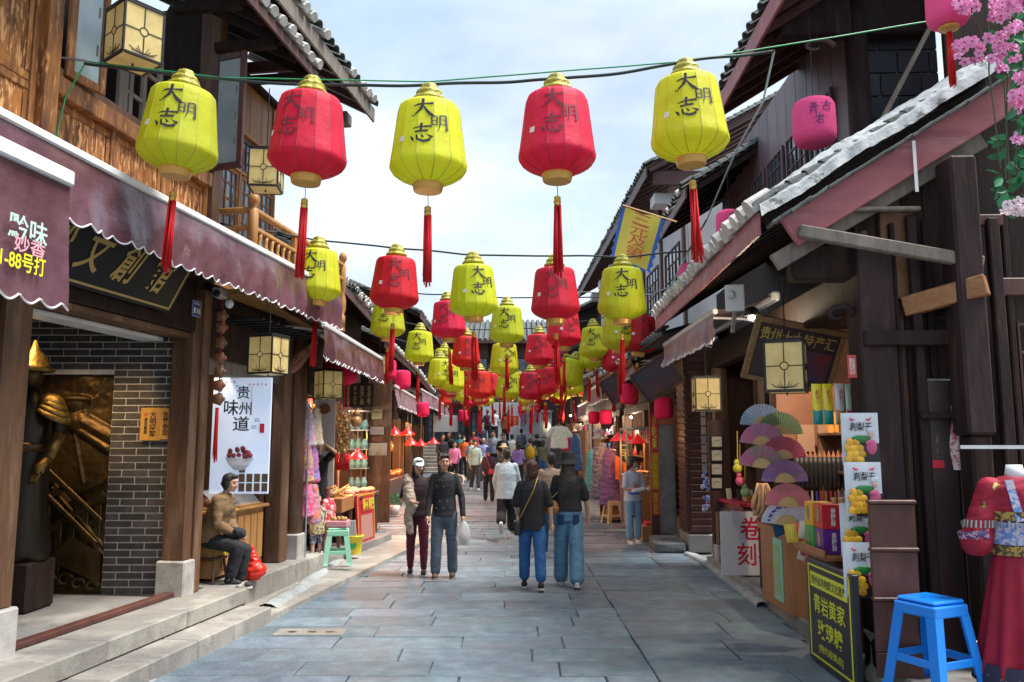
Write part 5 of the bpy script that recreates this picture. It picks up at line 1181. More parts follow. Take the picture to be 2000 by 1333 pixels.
# yellow banner
BN = thing('banner', 'yellow banner with red calligraphy and blue jagged border slanting from the right eave', 'banner')
A, B_, C_, D_ = P(1222, 405, Y=12.4), P(1290, 428, Y=12.2), P(1264, 528, Y=12.2), P(1200, 500, Y=12.4)
def bn(u, v):
    p = A.lerp(B_, u).lerp(D_.lerp(C_, u), v); return p+Vector((0, .05*math.sin(u*5+v*3), .01*math.sin(u*9)))
b = MB(); b.smooth = True; b.grid(bn, 12, 16); b.build('cloth', mat('banner_yellow', (.75, .62, .1), rough=.7, transl=.3), BN)
for nme, u0, u1 in (('border_left', -.14, 0.0), ('border_right', 1.0, 1.14)):
    b = MB(); vs = [bn(u0 if u0 == 0 or u0 == 1 else u1, 0)]; n = 12; V = []; F = []
    for k in range(n+1):
        inn_ = bn(0.0 if u1 == 0 else 1.0, k/n); outp = bn((u0 if u1 == 0 else u1)+(.06 if k % 2 else 0)*(1 if u1 == 0 else -1), k/n+.02); V += [inn_, outp]
    b.add(V, [(2*k, 2*k+1, 2*k+3, 2*k+2) for k in range(n)]); b.build(nme, mat('banner_blue', (.05, .16, .55), rough=.7, transl=.3), BN)
b = MB(); V = []
for k in range(9): V += [bn(k/8, 1), bn(k/8, 1.07 if k % 2 else 1.0)]
b.add(V, [(2*k, 2*k+1, 2*k+3, 2*k+2) for k in range(8)]); b.build('border_bottom', MATS['banner_blue'], BN)
xd = (B_-A).normalized(); zd = (A-D_).normalized()
for k, ch in enumerate('三元及第'): 
    pz = bn(.5, .15+.22*k)+Vector((0, -.07, 0)); text(BN, ch, pz, xd, zd, w=.3, h=.17, m=flat(.55, .05, .02), bold=.0)
MB().tube([A+Vector((-.05, 0, .03)), B_+Vector((.25, 0, -.05))], .015, 6).build('pole', wood_yel, BN)
# loose wires at the right
for i, (pts, lab) in enumerate((([P(1512, 100, Y=6.1), P(1490, 200, Y=6.3), P(1440, 290, Y=7), P(1380, 430, Y=9.7)], 'grey cable dropping from the eave to the second row'),
                                ([P(1345, 490, Y=9.7), P(1310, 560, Y=9.9), P(1270, 575, Y=10.5), P(1130, 570, Y=14)], 'slack cable bundle beside the white house'),
                                ([P(690, 560, Y=13), P(640, 620, Y=13), P(600, 700, Y=11)], 'pale cable slanting down from the left roof'))):
    cable(pts, lab, .009, flat(.3, .34, .38), seed=20+i, name='slack_cable')
# ------------------------------------------------------------------ people
def cloth(name, c1, c2=None, **k):
    k.setdefault('rough', .85); k.setdefault('bump', .25); k.setdefault('sc', 14); return mat(name, c1, c2 or tuple(x*.75 for x in c1), **k)
skin_a = mat('skin_warm', (.56, .32, .22), (.5, .27, .18), sc=20, rough=.55)
skin_b = mat('skin_light', (.6, .36, .26), (.52, .3, .21), sc=20, rough=.55)
hair_k = mat('hair_black', (.012, .01, .011), (.03, .024, .022), sc=30, st=(3, 3, .4), rough=.45, bump=.5)
hair_r = mat('hair_auburn', (.075, .022, .015), (.04, .012, .01), sc=30, st=(3, 3, .4), rough=.45, bump=.5)
def remesh(b, vox, name, m, folds=0., fsc=6., seed=0, smooth=2, extra=None):
    me = b.mesh('tmp', m); o = bpy.data.objects.new('tmp', me); C.objects.link(o)
    r = o.modifiers.new('r', 'REMESH'); r.mode = 'VOXEL'; r.voxel_size = vox
    q = o.modifiers.new('s', 'SMOOTH'); q.factor = .5; q.iterations = smooth
    dg = bpy.context.evaluated_depsgraph_get(); e = bpy.data.meshes.new_from_object(o.evaluated_get(dg)); bpy.data.objects.remove(o); bpy.data.meshes.remove(me)
    e.name = name
    if folds:
        for v, n_ in zip(e.vertices, [x.vector.copy() for x in e.vertex_normals]):
            c = v.co; a = noise.noise(Vector((c.x*fsc, c.y*fsc, c.z*fsc*1.9+seed)))
            a2 = 1-abs(noise.noise(Vector((c.x*fsc*1.3+seed, c.y*fsc*1.3, c.z*fsc*2.6))))*2.6
            v.co = c+n_*folds*(a*.8+a2*.55)
    if extra:
        bm = bmesh.new(); bm.from_mesh(e); t = extra.mesh('t2', m); bm.from_mesh(t); bm.to_mesh(e); bm.free(); bpy.data.meshes.remove(t)
    if not e.materials: e.materials.append(m)
    e.polygons.foreach_set('use_smooth', [True]*len(e.polygons)); e.update(); return e
def rings(b, rr, n=18):
    """rr: list of (center Vector, rx, ry) horizontal ellipses"""
    vs = []
    for c, rx_, ry_ in rr:
        for k in range(n): t = 2*math.pi*k/n; vs.append((c[0]+rx_*math.cos(t), c[1]+ry_*math.sin(t), c[2]))
    fs = [(i*n+k, i*n+(k+1) % n, (i+1)*n+(k+1) % n, (i+1)*n+k) for i in range(len(rr)-1) for k in range(n)]
    fs.append(tuple(range(n))[::-1]); fs.append(tuple((len(rr)-1)*n+k for k in range(n)))
    if rr[-1][0][2] < rr[0][0][2]: fs = [f[::-1] for f in fs]
    b.add(vs, fs)
def chain(b, pts, rs, n=12, k=4):
    """smooth tapered limb through joints with balls at the joints"""
    P2, R2 = [], []
    for i in range(len(pts)-1):
        for j in range(k): t = j/k; P2.append(Vector(pts[i]).lerp(Vector(pts[i+1]), t)); R2.append(lerp(rs[i], rs[i+1], t*t*(3-2*t)))
    P2.append(Vector(pts[-1])); R2.append(rs[-1])
    b.tube(P2, R2, n)
    for p, r in zip(pts, rs): b.ell(p, (r*.99, r*.99, r*.99), 12, 8)
def person(label, x, y, rz=0, h=1.65, z0=None, top=None, bottom=None, sleeve=.4, pants='slim', shoes=None, hair='short', hairm=None, skin=None, legs=((0, 0, 2), (0, 0, 2)), arms=((4, 8, 12, 0), (4, 8, 12, 0)),
           head=(0, 0), w=1.0, near=True, hem=.49, seat=None, lean=0, hat=None, hatm=None, group=None, tucked=False, lhem=.075, loose=1.0, sock=None, folds=None, name='person', face=None, cat='person', hstyle=None, seed=0, undo=None):
    z0 = gz(y) if z0 is None else z0; skin = skin or skin_a; hairm = hairm or hair_k
    t = thing(name, label, cat, loc=(x, y, z0), rz=R(rz), group=group)
    vx = .0085 if near else .016; face = near if face is None else face
    J = {}
    hz = .515*h; root = Vector((0, 0, hz))
    for s, k in ((-1, 0), (1, 1)):
        sw, kn, ou = legs[k]; hp = Vector((s*.05*h*w, 0, hz-.01*h)); a = R(sw); o = R(ou)*s
        th = Vector((math.sin(o), -math.sin(a), -math.cos(a)*math.cos(o))).normalized(); kne = hp+th*.245*h
        a2 = a-R(kn); sh = Vector((math.sin(o)*.3, -math.sin(a2), -math.cos(a2))).normalized(); ank = kne+sh*.232*h
        J['hip', s], J['knee', s], J['ank', s] = hp, kne, ank; J['fa', s] = a2 if kn > 20 and sw < 45 else (a2*.4)
    low = min(J['ank', -1].z, J['ank', 1].z)-.04*h; dz = -low if seat is None else seat-hz+.075*h
    for k_ in J:
        if k_[0] != 'fa': J[k_] = J[k_]+Vector((0, 0, dz))
    root.z += dz
    ln = Matrix.Translation(root) @ Matrix.Rotation(R(lean), 4, 'X') @ Matrix.Translation(-root)
    tz = lambda f: hz+dz+(f-.515)*h
    for s, k in ((-1, 0), (1, 1)):
        shd = Vector((s*.103*h*w, .004, tz(.805)))
        ar = arms[k]
        if ar[0] == 'pos': J['sh', s], J['el', s], J['wr', s], J['hd', s] = ln @ shd, Vector(ar[1]), Vector(ar[2]), Vector(ar[3])
        else:
            f, ou, ef, ei = ar; a, o = R(f), R(ou)
            u = Vector((s*math.sin(o)*math.cos(a), -math.sin(a), -math.cos(a)*math.cos(o))).normalized(); el = shd+u*.172*h
            a2 = a+R(ef); fw = Vector((s*math.sin(o)*.4-s*math.sin(R(ei)), -math.sin(a2)*math.cos(R(ei)), -math.cos(a2))).normalized(); wr = el+fw*.148*h
            J['sh', s], J['el', s], J['wr', s] = ln @ shd, ln @ el, ln @ wr; J['hd', s] = ((ln.to_3x3() @ fw)+Vector((0, 0, -.25))).normalized()
    hc = ln @ Vector((0, -.012*h, tz(.928))); nb = ln @ Vector((0, .008*h, tz(.835)))
    HM = Matrix.Translation(hc) @ Matrix.Rotation(R(head[0]), 4, 'Z') @ Matrix.Rotation(R(head[1]), 4, 'X')
    hs = h/1.65; E = lambda b, c, r, M=None: b.ell(HM @ Vector([q*hs for q in c]), [q*hs for q in r], 16, 12, HM.to_3x3().to_4x4() @ (M or Matrix.Identity(4)))
    # --- skin
    b = MB(); E(b, (0, .004, .02), (.073, .09, .088)); E(b, (0, -.022, -.035), (.058, .06, .07)); E(b, (0, -.05, -.078), (.03, .03, .026)); E(b, (0, -.03, .01), (.066, .055, .06))
    if face:
        E(b, (0, -.088, -.012), (.011, .016, .026)); E(b, (0, -.093, -.026), (.017, .014, .011)); E(b, (0, -.076, .03), (.05, .016, .011))
        for s in (-1, 1): E(b, (s*.073, .008, -.008), (.009, .019, .03)); E(b, (s*.038, -.062, -.03), (.022, .022, .022))
    b.tube([nb+Vector((0, .004, -.05*h)), nb, HM @ Vector((0, .012, -.05))], [.045*hs, .036*hs, .04*hs], 14)
    T = lambda c, rx_, ry_: (ln @ Vector(c), rx_*h*w, ry_*h)
    tor = [T((0, 0, tz(.50)), .09, .06), T((0, 0, tz(.56)), .088, .058), T((0, 0, tz(.63)), .076, .052), T((0, -.0, tz(.72)), .09, .058), T((0, .0, tz(.78)), .098, .056), T((0, .004, tz(.815)), .075, .042), T((0, .004, tz(.84)), .035, .034)]
    rings(b, tor)
    for s in (-1, 1):
        chain(b, [J['sh', s]+Vector((-s*.012*h, 0, -.005*h)), J['el', s], J['wr', s]], [.026*h, .0205*h, .0145*h])
        chain(b, [J['hip', s], J['knee', s], J['ank', s]], [.04*h, .03*h, .019*h])
        d = J['hd', s].normalized(); side = Vector((0, 1, 0)).cross(d); side = side.normalized() if side.length > .1 else Vector((1, 0, 0))
        pc = J['wr', s]+d*.026*h; b.tube([J['wr', s], J['wr', s]+d*.02*h, J['wr', s]+d*.05*h], [.013*h, .021*h, .019*h], 10)
    ex = MB(); ex.smooth = True
    for s in (-1, 1):
        d = J['hd', s].normalized(); fwd = Vector((0, -1, 0)); fwd = (fwd-d*fwd.dot(d)); fwd = fwd.normalized() if fwd.length > .1 else Vector((s, 0, 0)); inw = Vector((-s, 0, 0)); inw = (inw-d*inw.dot(d)-fwd*inw.dot(fwd)); inw = inw.normalized() if inw.length > .05 else Vector((0, 0, -1))
        kb = J['wr', s]+d*.048*h
        for q in range(4):
            L3 = (.042, .047, .045, .035)[q]*h; off = fwd*(.0115*(1.5-q))*h*.9
            p0 = kb+off-d*.01*h; p1 = kb+off+d*L3*.5+inw*.003*h; p2 = kb+off*1.05+d*L3*.85+inw*.013*h; p3 = kb+off*1.02+d*L3+inw*.026*h
            ex.tube([p0, p1, p2, p3], [.0056*h, .0052*h, .0047*h, .0036*h], 7)
        p0 = J['wr', s]+d*.012*h+fwd*.014*h; ex.tube([p0, p0+d*.018*h+fwd*.014*h, p0+d*.036*h+fwd*.018*h+inw*.006*h], [.007*h, .0062*h, .0045*h], 7)
    inst('body', remesh(b, vx if near else .017, 'body', skin, extra=ex), t)
    # --- trousers / skirt
    if bottom:
        b = MB(); hw_ = {'slim': (.056, .040, .029), 'wide': (.062, .055, .056), 'straight': (.060, .046, .042), 'skirt': (.062, .055, .05)}[pants]
        rings(b, [(root+Vector((0, 0, .075*h)), .092*h*w, .064*h), (root+Vector((0, .002, .02*h)), .104*h*w, .074*h), (root+Vector((0, .002, -.03*h)), .106*h*w, .072*h)])
        for s in (-1, 1):
            hp, kn, an = J['hip', s], J['knee', s], J['ank', s]; end = an.lerp(kn, (lhem-.045)/.232) if True else an
            if seat is not None: b.ell(hp+Vector((0, .01, 0)), (.06*h*w, .075*h, .06*h))
            if lhem > .3: end = kn.lerp(hp, .2)
            pts = [hp+Vector((0, 0, 0)), hp.lerp(kn, .5), kn, kn.lerp(end, .5), end] if lhem < .3 else [hp, hp.lerp(end, .5), end]
            rs = [hw_[0]*h*w, (hw_[0]+hw_[1])/2*h, hw_[1]*h, (hw_[1]*.6+hw_[2]*.4)*h, hw_[2]*h][:len(pts)]; chain(b, pts, rs)
        if pants == 'skirt':
            rings(b, [(root+Vector((0, 0, .03*h)), .1*h, .08*h), (root+Vector((0, 0, -.12*h)), .12*h, .1*h), (Vector((0, 0, (lhem)*h)), .15*h, .13*h)])
        inst('trousers' if pants != 'skirt' else 'skirt', remesh(b, vx*1.15, 'trousers', bottom, (folds if folds is not None else .005), 6, seed+3), t)
    # --- top
    if top:
        b = MB(); L_ = loose; e = .006
        hemz = tz(hem)
        rr = [T((0, 0, hemz), .107*L_, .079*L_), T((0, 0, lerp(hemz, tz(.64), .5)), .1*L_, .073*L_), T((0, 0, tz(.64)), .094*L_, .068*L_), T((0, -.003, tz(.72)), .101*L_, .07*L_), T((0, 0, tz(.775)), .105, .068), T((0, .002, tz(.808)), .095, .056), T((0, .005, tz(.83)), .066, .045), T((0, .006, tz(.846)), .04, .04)]
        rings(b, rr)
        for s in (-1, 1):
            sh, el, wr = J['sh', s]+Vector((-s*.014*h, 0, -.004*h)), J['el', s], J['wr', s]
            if sleeve <= .5: en = sh.lerp(el, sleeve*2); chain(b, [sh, sh.lerp(en, .5), en], [.034*h, .036*h*L_, .035*h*L_])
            elif sleeve > 0: en = el.lerp(wr, (sleeve-.5)*2); chain(b, [sh, el, en], [.034*h*L_, .029*h*L_, .0225*h*L_])
        inst('top', remesh(b, vx*1.15, 'top', top, (folds if folds is not None else .0045), 5.5, seed), t)
    # --- shoes
    for s in (-1, 1):
        an = J['ank', s]; fa = J['fa', s]; M = Matrix.Translation(an) @ Matrix.Rotation(-fa if seat is None else 0, 4, 'X'); q = hs
        if shoes:
            b = MB(); b.ell(M @ Vector((0, -.045*q, -.028*q)), (.043*q, .11*q, .04*q), 14, 8, M.to_3x3().to_4x4()); b.ell(M @ Vector((0, .018*q, -.01*q)), (.04*q, .05*q, .05*q), 12, 8)
            so = inst('shoe', remesh(b, .009 if near else .016, 'shoe', shoes), t)
            b = MB(); n = 16; pts = [((.042-.006*math.sin(2*math.pi*k/n))*math.cos(2*math.pi*k/n)*q, (-.045+.115*math.sin(2*math.pi*k/n))*q) for k in range(n)]
            vs = [M @ Vector((a, c, -.066*q)) for a, c in pts]+[M @ Vector((a, c, -.045*q)) for a, c in pts]
            b.add(vs, [tuple(range(n))[::-1], tuple(range(n, 2*n))]+[(k, (k+1) % n, n+(k+1) % n, n+k) for k in range(n)]); b.build('sole', flat(.65, .63, .58) if shoes.name != 'shoe_boot' else flat(.3, .2, .12), so)
        if sock: b = MB(); b.smooth = True; b.tube([an+Vector((0, .005, -.02*q)), an+(J['knee', s]-an)*.2], [.033*q, .031*q], 12); b.build('sock', sock, t)
    # --- hair
    b = MB(); vh = .010 if near else .017
    if hair != 'none':
        E(b, (0, .016, .032), (.082, .094, .09)); E(b, (0, .045, -.01), (.07, .062, .08))
        if face and hair != 'bald': E(b, (0, -.055, .085), (.055, .035, .022))
        if hair in ('long', 'verylong', 'bob', 'pony', 'bun'):
            for s in (-1, 1): E(b, (s*.068, .015, -.02), (.02, .045, .07))
        if hair == 'bob': E(b, (0, .05, -.06), (.078, .055, .08))
        if hair == 'pony': E(b, (0, .09, -.02), (.03, .03, .03)); b.tube([HM @ Vector((0, .08*hs, -.02*hs)), HM @ Vector((0, .1*hs, -.1*hs)), HM @ Vector((.0, .08*hs, -.16*hs))], [.035*hs, .03*hs, .012*hs], 10)
        if hair == 'bun': E(b, (0, .095, -.02), (.035, .032, .035))
        if hair == 'long': rings(b, [(HM @ Vector((0, .05*hs, 0)), .078*hs, .05*hs), (HM @ Vector((0, .06*hs, -.12*hs)), .085*hs, .04*hs), (HM @ Vector((0, .085*hs, -.22*hs)), .08*hs, .03*hs), (HM @ Vector((0, .08*hs, -.27*hs)), .05*hs, .02*hs)])
        if hair == 'verylong': rings(b, [(HM @ Vector((0, .04*hs, .02)), .08*hs, .055*hs), (HM @ Vector((0, .05*hs, -.12*hs)), .1*hs, .055*hs), (HM @ Vector((.01, .09*hs, -.24*hs)), .13*hs, .045*hs), (HM @ Vector((.02, .1*hs, -.38*hs)), .125*hs, .035*hs), (HM @ Vector((.03, .1*hs, -.5*hs)), .08*hs, .02*hs)])
        inst('hair', remesh(b, vh, 'hair', hairm, .004, 22, seed), t)
    if hat == 'cap':
        b = MB(); E(b, (0, .008, .055), (.087, .102, .075)); M_ = HM @ Matrix.Translation((0, -.1*hs, .045*hs)) @ Matrix.Rotation(R(14), 4, 'X'); b.ell(M_.translation, (.07*hs, .075*hs, .011*hs), 16, 6, M_.to_3x3().to_4x4())
        ho = inst('cap', remesh(b, .008, 'cap', hatm), t)
    if hat in ('bucket', 'sun'):
        b = MB(); b.smooth = True; br = .15 if hat == 'bucket' else .2
        M_ = HM @ Matrix.Translation((0, .008*hs, .03*hs)) @ Matrix.Scale(hs, 4)
        b.lathe([(br, -.05 if hat == 'bucket' else -.02), (br*.98, -.046 if hat == 'bucket' else -.014), (.1, .005), (.095, .03), (.088, .095), (.08, .108), (.02, .115)], 28, M_ @ Matrix.Diagonal((1, 1.1, 1, 1))); b.build('hat', hatm, t)
    # --- face
    if face:
        for s in (-1, 1):
            b = MB(); b.smooth = True; E(b, (s*.028, -.079, .008), (.0125, .006, .0055)); b.build('eye', flat(.03, .015, .012, .3), t)
            b = MB(); b.smooth = True; E(b, (s*.029, -.086, .03), (.017, .006, .0035)); b.build('eyebrow', hairm, t)
        b = MB(); b.smooth = True; E(b, (0, -.086, -.052), (.021, .008, .006)); b.build('mouth', flat(.32, .1, .08), t)
    t['h'] = h
    return t, J, HM
blackT = cloth('cotton_black', (.018, .018, .022)); denim_b = cloth('denim_blue', (.018, .085, .26), (.035, .14, .36), sc=9, bump=.4); denim_l = cloth('denim_light', (.22, .38, .55), (.34, .5, .66), sc=8)
denim_w = cloth('denim_washed', (.07, .18, .29), (.13, .27, .4), sc=6, bump=.4); denim_g = cloth('denim_grey', (.06, .085, .11), (.12, .15, .19), sc=6, bump=.4); maroon_c = cloth('track_maroon', (.13, .012, .03)); whiteS = cloth('cotton_white', (.68, .7, .74), (.56, .6, .66))
tan_j = cloth('tan_jacket', (.21, .125, .055), (.14, .08, .035), sc=9, bump=.6); beige_c = cloth('beige_knit', (.42, .33, .26), (.34, .27, .2), sc=50)
shoe_k = mat('shoe_black', (.015, .015, .017), rough=.6); shoe_w = mat('shoe_white', (.75, .74, .72), rough=.5); shoe_b = mat('shoe_boot', (.14, .09, .05), (.1, .06, .035), sc=12, rough=.7)
# man in the black sweater
man, J, H_ = person('man in black sweater with white v marks and grey jeans carrying a clear bag', -.92, 11.15, 0, 1.64, top=blackT, bottom=denim_g, sleeve=1., shoes=shoe_b, pants='straight', legs=((6, 4, 3), (-3, 2, 4)), arms=((8, 7, 14, 0), (2, 14, 14, 0)), w=.98, loose=1.0, head=(8, 2), lhem=.07)
for r_, zz in enumerate((1.22, 1.02, .93)):
    for k in range(3):
        xx = (-.1+.1*k) if r_ != 1 else (-.05+.1*k); 
        if r_ == 1 and k == 2: continue
        tag(MB().add([Vector((xx-.014, -.128 if r_ else -.118, zz+.008)), Vector((xx, -.13 if r_ else -.12, zz-.008)), Vector((xx+.014, -.128 if r_ else -.118, zz+.008)), Vector((xx, -.132, zz))], [(0, 1, 3), (1, 2, 3)]).build('white_mark', paper_w, man))
bagc = mat('clear_bag', (.75, .78, .8), rough=.25, alpha=.45, spec=.8)
BG = thing('plastic_bag', 'thin clear plastic bag with bread hanging from the hand of the man in black', 'bag', loc=man.matrix_world @ (J['wr', 1]+J['hd', 1].normalized()*.1))
b = MB(); b.smooth = True; b.grid(lambda u, v: ((.015+.085*math.sin(math.pi*min(.9, v*.85))**.7)*math.cos(2*math.pi*u)*(1+.12*noise.noise(Vector((u*9, v*5, 1)))), (.012+.06*math.sin(math.pi*min(.9, v*.85))**.7)*math.sin(2*math.pi*u), .03-.33*v), 20, 12); b.build('film', bagc, BG)
b = MB(); b.smooth = True; b.ell((0, 0, -.21), (.06, .04, .09)); b.build('bread', flat(.6, .42, .26), BG)
# woman with the cap
cw, J, H_ = person('woman in white baseball cap and maroon track trousers with beige jacket over her shoulder', -1.31, 11.4, 4, 1.57, top=cloth('tee_umber', (.035, .015, .018)), bottom=maroon_c, sleeve=.42, shoes=shoe_k, pants='slim', legs=((-4, 6, 2), (7, 4, 2)), arms=((10, 12, 78, 40), ('pos', (.42, .14, 1.36), (.62, -.08, 1.33), (.12, -.5, -.8))),
                   hair='long', hat='cap', hatm=cloth('cap_white', (.62, .68, .7)), head=(14, 8), skin=skin_b)
text(cw, '3', H_ @ Vector((0, -.098, .075)), (1, .2, 0), (0, .5, 1), h=.018, m=ink, bold=.04, name='cap_logo')
for s in (-1, 1):
    b = MB(); b.tube([J['hip', s]+Vector((s*.068, 0, -.05)), J['knee', s]+Vector((s*.052, 0, 0)), J['ank', s]+Vector((s*.036, 0, .04))], .011, 5); b.build('white_stripe', paper_w, cw)
b = MB(); pts = [(-.13, .02, 1.30), (-.15, -.12, 1.24), (-.12, -.16, 1.0), (-.09, -.16, .78), (-.1, -.14, .62)]
b.smooth = True; chain(b, [(-.17, .1, 1.12), (-.15, .04, 1.3), (-.12, -.1, 1.25), (-.12, -.15, 1.05), (-.07, -.16, .95), (-.13, -.15, .8), (-.09, -.14, .6)], [.06, .06, .07, .08, .075, .06, .045])
JK = tag(inst('jacket', remesh(b, .01, 'jacket', beige_c, .016, 11, 5), None), 'beige knit jacket draped over the shoulder of the woman in the cap', 'jacket'); JK.matrix_world = cw.matrix_world.copy()
# woman with the cross-body bag (seen from behind)
bt, J, H_ = person('woman seen from behind in black t-shirt and cuffed blue jeans with short auburn hair', .25, 10.3, 180, 1.58, top=blackT, bottom=denim_b, sleeve=.44, shoes=shoe_k, pants='straight', legs=((-14, 6, 3), (10, 4, 2)), arms=((-2, 14, 10, 0), (8, 10, 60, 10)), hair='bob', hairm=hair_r, w=.98, loose=1.08, hem=.45, lhem=.1, skin=skin_b)
CB = thing('shoulder_bag', 'small black bag on a gold chain across the back of the woman in black t-shirt', 'bag', loc=(.25, 10.3, 0), rz=R(180))
b = MB(); b.smooth = True; b.tube([(-.07, .1, 1.37), (-.02, .155, 1.22), (.09, .165, 1.0), (.17, .12, .84)], .006, 6); b.build('chain', gold_m, CB); MB().box((.13, .04, .66), (.23, .12, .84), .02).build('pouch', flat(.012, .012, .014, .4), CB)
# woman in the bucket hat (seen from behind)
hw, J, H_ = person('woman seen from behind with black bucket hat, very long black hair and wide washed jeans', .72, 10.5, 176, 1.66, top=blackT, bottom=denim_w, sleeve=.42, shoes=shoe_w, pants='wide', legs=((-12, 8, 2), (12, 4, 2)), arms=((6, 12, 30, 0), (4, 8, 20, 0)), hair='verylong', hat='bucket', hatm=cloth('hat_black', (.016, .017, .02)), hem=.56, lhem=.07, loose=1.04, skin=skin_b)
for s in (-1, 1):
    b = MB(); b.smooth = True; b.grid(lambda u, v: (s*(.055+.085*u), .118-.03*u*u, .90-.13*v), 4, 4); b.v = [(x, y+.006, z) for x, y, z in b.v]; b.build('pocket', cloth('denim_dark', (.012, .035, .13)), hw)
TB = thing('tan_bag', 'tan leather shoulder bag at the hip of the woman in the bucket hat', 'bag', loc=(.5, 10.42, .98))
b = MB(); b.smooth = True; b.ell((0, 0, 0), (.1, .06, .1)); inst('pouch', remesh(b, .012, 'pouch', mat('tan_leather', (.36, .18, .06), (.26, .12, .04), sc=6, rough=.4), .008, 10), TB)
MB().tube([(-.08, 0, .04), (.0, .0, .12), (.09, 0, .2), (.13, 0, .34)], .009, 5).build('strap', MATS['tan_leather'], TB)
# striped sweater man between them
stripe = cloth('sweater_striped', (.4, .28, .2))
sm_, J, H_ = person('man seen from behind in beige sweater with cream stripes, between the two women', .62, 13.1, 190, 1.64, top=stripe, bottom=denim_b, sleeve=1., shoes=shoe_w, pants='straight', hair='short', legs=((-8, 4, 2), (8, 2, 2)), loose=1.05)
for k in range(5):
    zz = .84+.06*k; b = MB(); b.smooth = True; rx_ = .188-.004*k; b.grid(lambda u, v: (rx_*math.cos(2*math.pi*u), .135*math.sin(2*math.pi*u), zz+.018*v), 28, 1); b.build('stripe', flat(.7, .66, .58, .8), sm_)
# pale shirt, black wide trousers, stepping
person('person seen from behind in pale loose shirt and black cropped trousers, stepping', -.1, 15.5, 180, 1.68, top=cloth('shirt_pale', (.5, .6, .66), (.6, .68, .74)), bottom=blackT, sleeve=.9, shoes=shoe_w, pants='wide', lhem=.14, hair='short', legs=((10, 4, 2), (-12, 55, 2)), arms=((10, 10, 60, 20), (8, 10, 30, 10)), hem=.44, loose=1.15, skin=skin_b)
# girl with the leaflets
gi, J, H_ = person('young woman in white t-shirt and ripped pale jeans holding snack packets by the step', 2.18, 14.75, 25, 1.52, top=whiteS, bottom=denim_l, sleeve=.42, shoes=shoe_w, pants='straight', lhem=.1, hair='pony', legs=((3, 0, 4), (-3, 0, 4)), arms=((10, 8, 80, 35), (14, 8, 74, 20)), head=(35, 8), skin=skin_b, loose=1.1)
MB().box((-.06, -.13, 1.0), (.07, -.128, 1.07)).build('print', flat(.55, .3, .25), gi)
for k, q in enumerate(((-.03, .62), (.01, .36))): MB().box((.05-.15*k, -.095, q[1]+.12), (.12-.15*k, -.088, q[1]+.15), .0, Matrix.Identity(4)).build('jean_tear', flat(.05, .05, .06), gi)
PK = thing('snack_packets', 'white and blue packets in the hands of the young woman in white', 'packet', loc=(2.15, 14.42, .93), rz=.3)
MB().box((-.02, -.06, 0), (.2, .06, .05), .01, Matrix.Rotation(-.2, 4, 'Y')).build('packet', flat(.75, .72, .68), PK); MB().box((-.1, -.08, -.03), (.08, .04, .0), .008).build('packet', flat(.03, .08, .6), PK)
# seated old woman on the left ledge
ow, J, H_ = person('old woman in tan jacket and black trousers seated behind the post with a black bag', -3.28, 9.0, 82, 1.5, z0=.3, top=tan_j, bottom=blackT, sleeve=1., shoes=shoe_k, pants='straight', seat=.36, legs=((78, 92, 3), (70, 78, 3)), arms=((22, 6, 50, 42), (18, 6, 52, 42)), hair='bun', lean=16, head=(-8, 6), sock=flat(.3, .55, .75), lhem=.09, loose=1.2, folds=.009)
STL = thing('low_stool', 'low dark wooden stool under the seated old woman', 'stool', loc=(-3.28, 9.0, .3), rz=R(80))
MB().box((-.14, -.12, .24), (.14, .12, .27), .006).build('seat', wood_rd, STL)
for sx in (-1, 1):
    for sy in (-1, 1): MB().bar((sx*.11, sy*.09, .24), (sx*.14, sy*.12, 0), .025).build('leg', wood_rd, STL)
BKB = thing('black_handbag', 'soft black handbag on the lap of the seated old woman', 'bag', loc=(-3.02, 8.98, .82)); b = MB(); b.ell((0, 0, 0), (.12, .13, .06)); b.ell((.06, -.08, .02), (.07, .07, .05)); inst('pouch', remesh(b, .014, 'pouch', blackT, .014, 9), BKB)
RB_ = thing('red_bag', 'bright red plastic bag standing beside the seated old woman', 'bag', loc=(-2.86, 9.2, .3)); b = MB(); b.ell((0, 0, .09), (.13, .11, .1)); b.tube([(0, 0, .1), (-.02, 0, .22), (-.05, 0, .36)], [.1, .06, .015], 12); inst('film', remesh(b, .012, 'film', mat('red_film', (.75, .04, .02), rough=.3, transl=.3), .016, 12), RB_)
# shopkeeper with raised arm
person('shopkeeper in black with one hand raised to his head in the gourd shop', -2.98, 12.5, -20, 1.7, z0=.16, top=blackT, bottom=blackT, sleeve=.4, shoes=shoe_k, pants='slim', arms=((4, 8, 10, 0), ('pos', (.36, -.1, 1.5), (.16, -.1, 1.62), (-.6, .2, .4))), head=(30, 0))
# seated woman among the dresses
person('woman in pale blue top seated at the dress stall on the right', 2.05, 19.2, 20, 1.55, z0=.1, top=cloth('top_paleblue', (.45, .6, .68)), bottom=blackT, sleeve=.95, shoes=shoe_k, seat=.42, legs=((80, 85, 4), (80, 85, 4)), arms=((25, 8, 65, 30), (25, 8, 65, 30)), hair='bob', head=(10, 25), near=False, face=True, skin=skin_b)
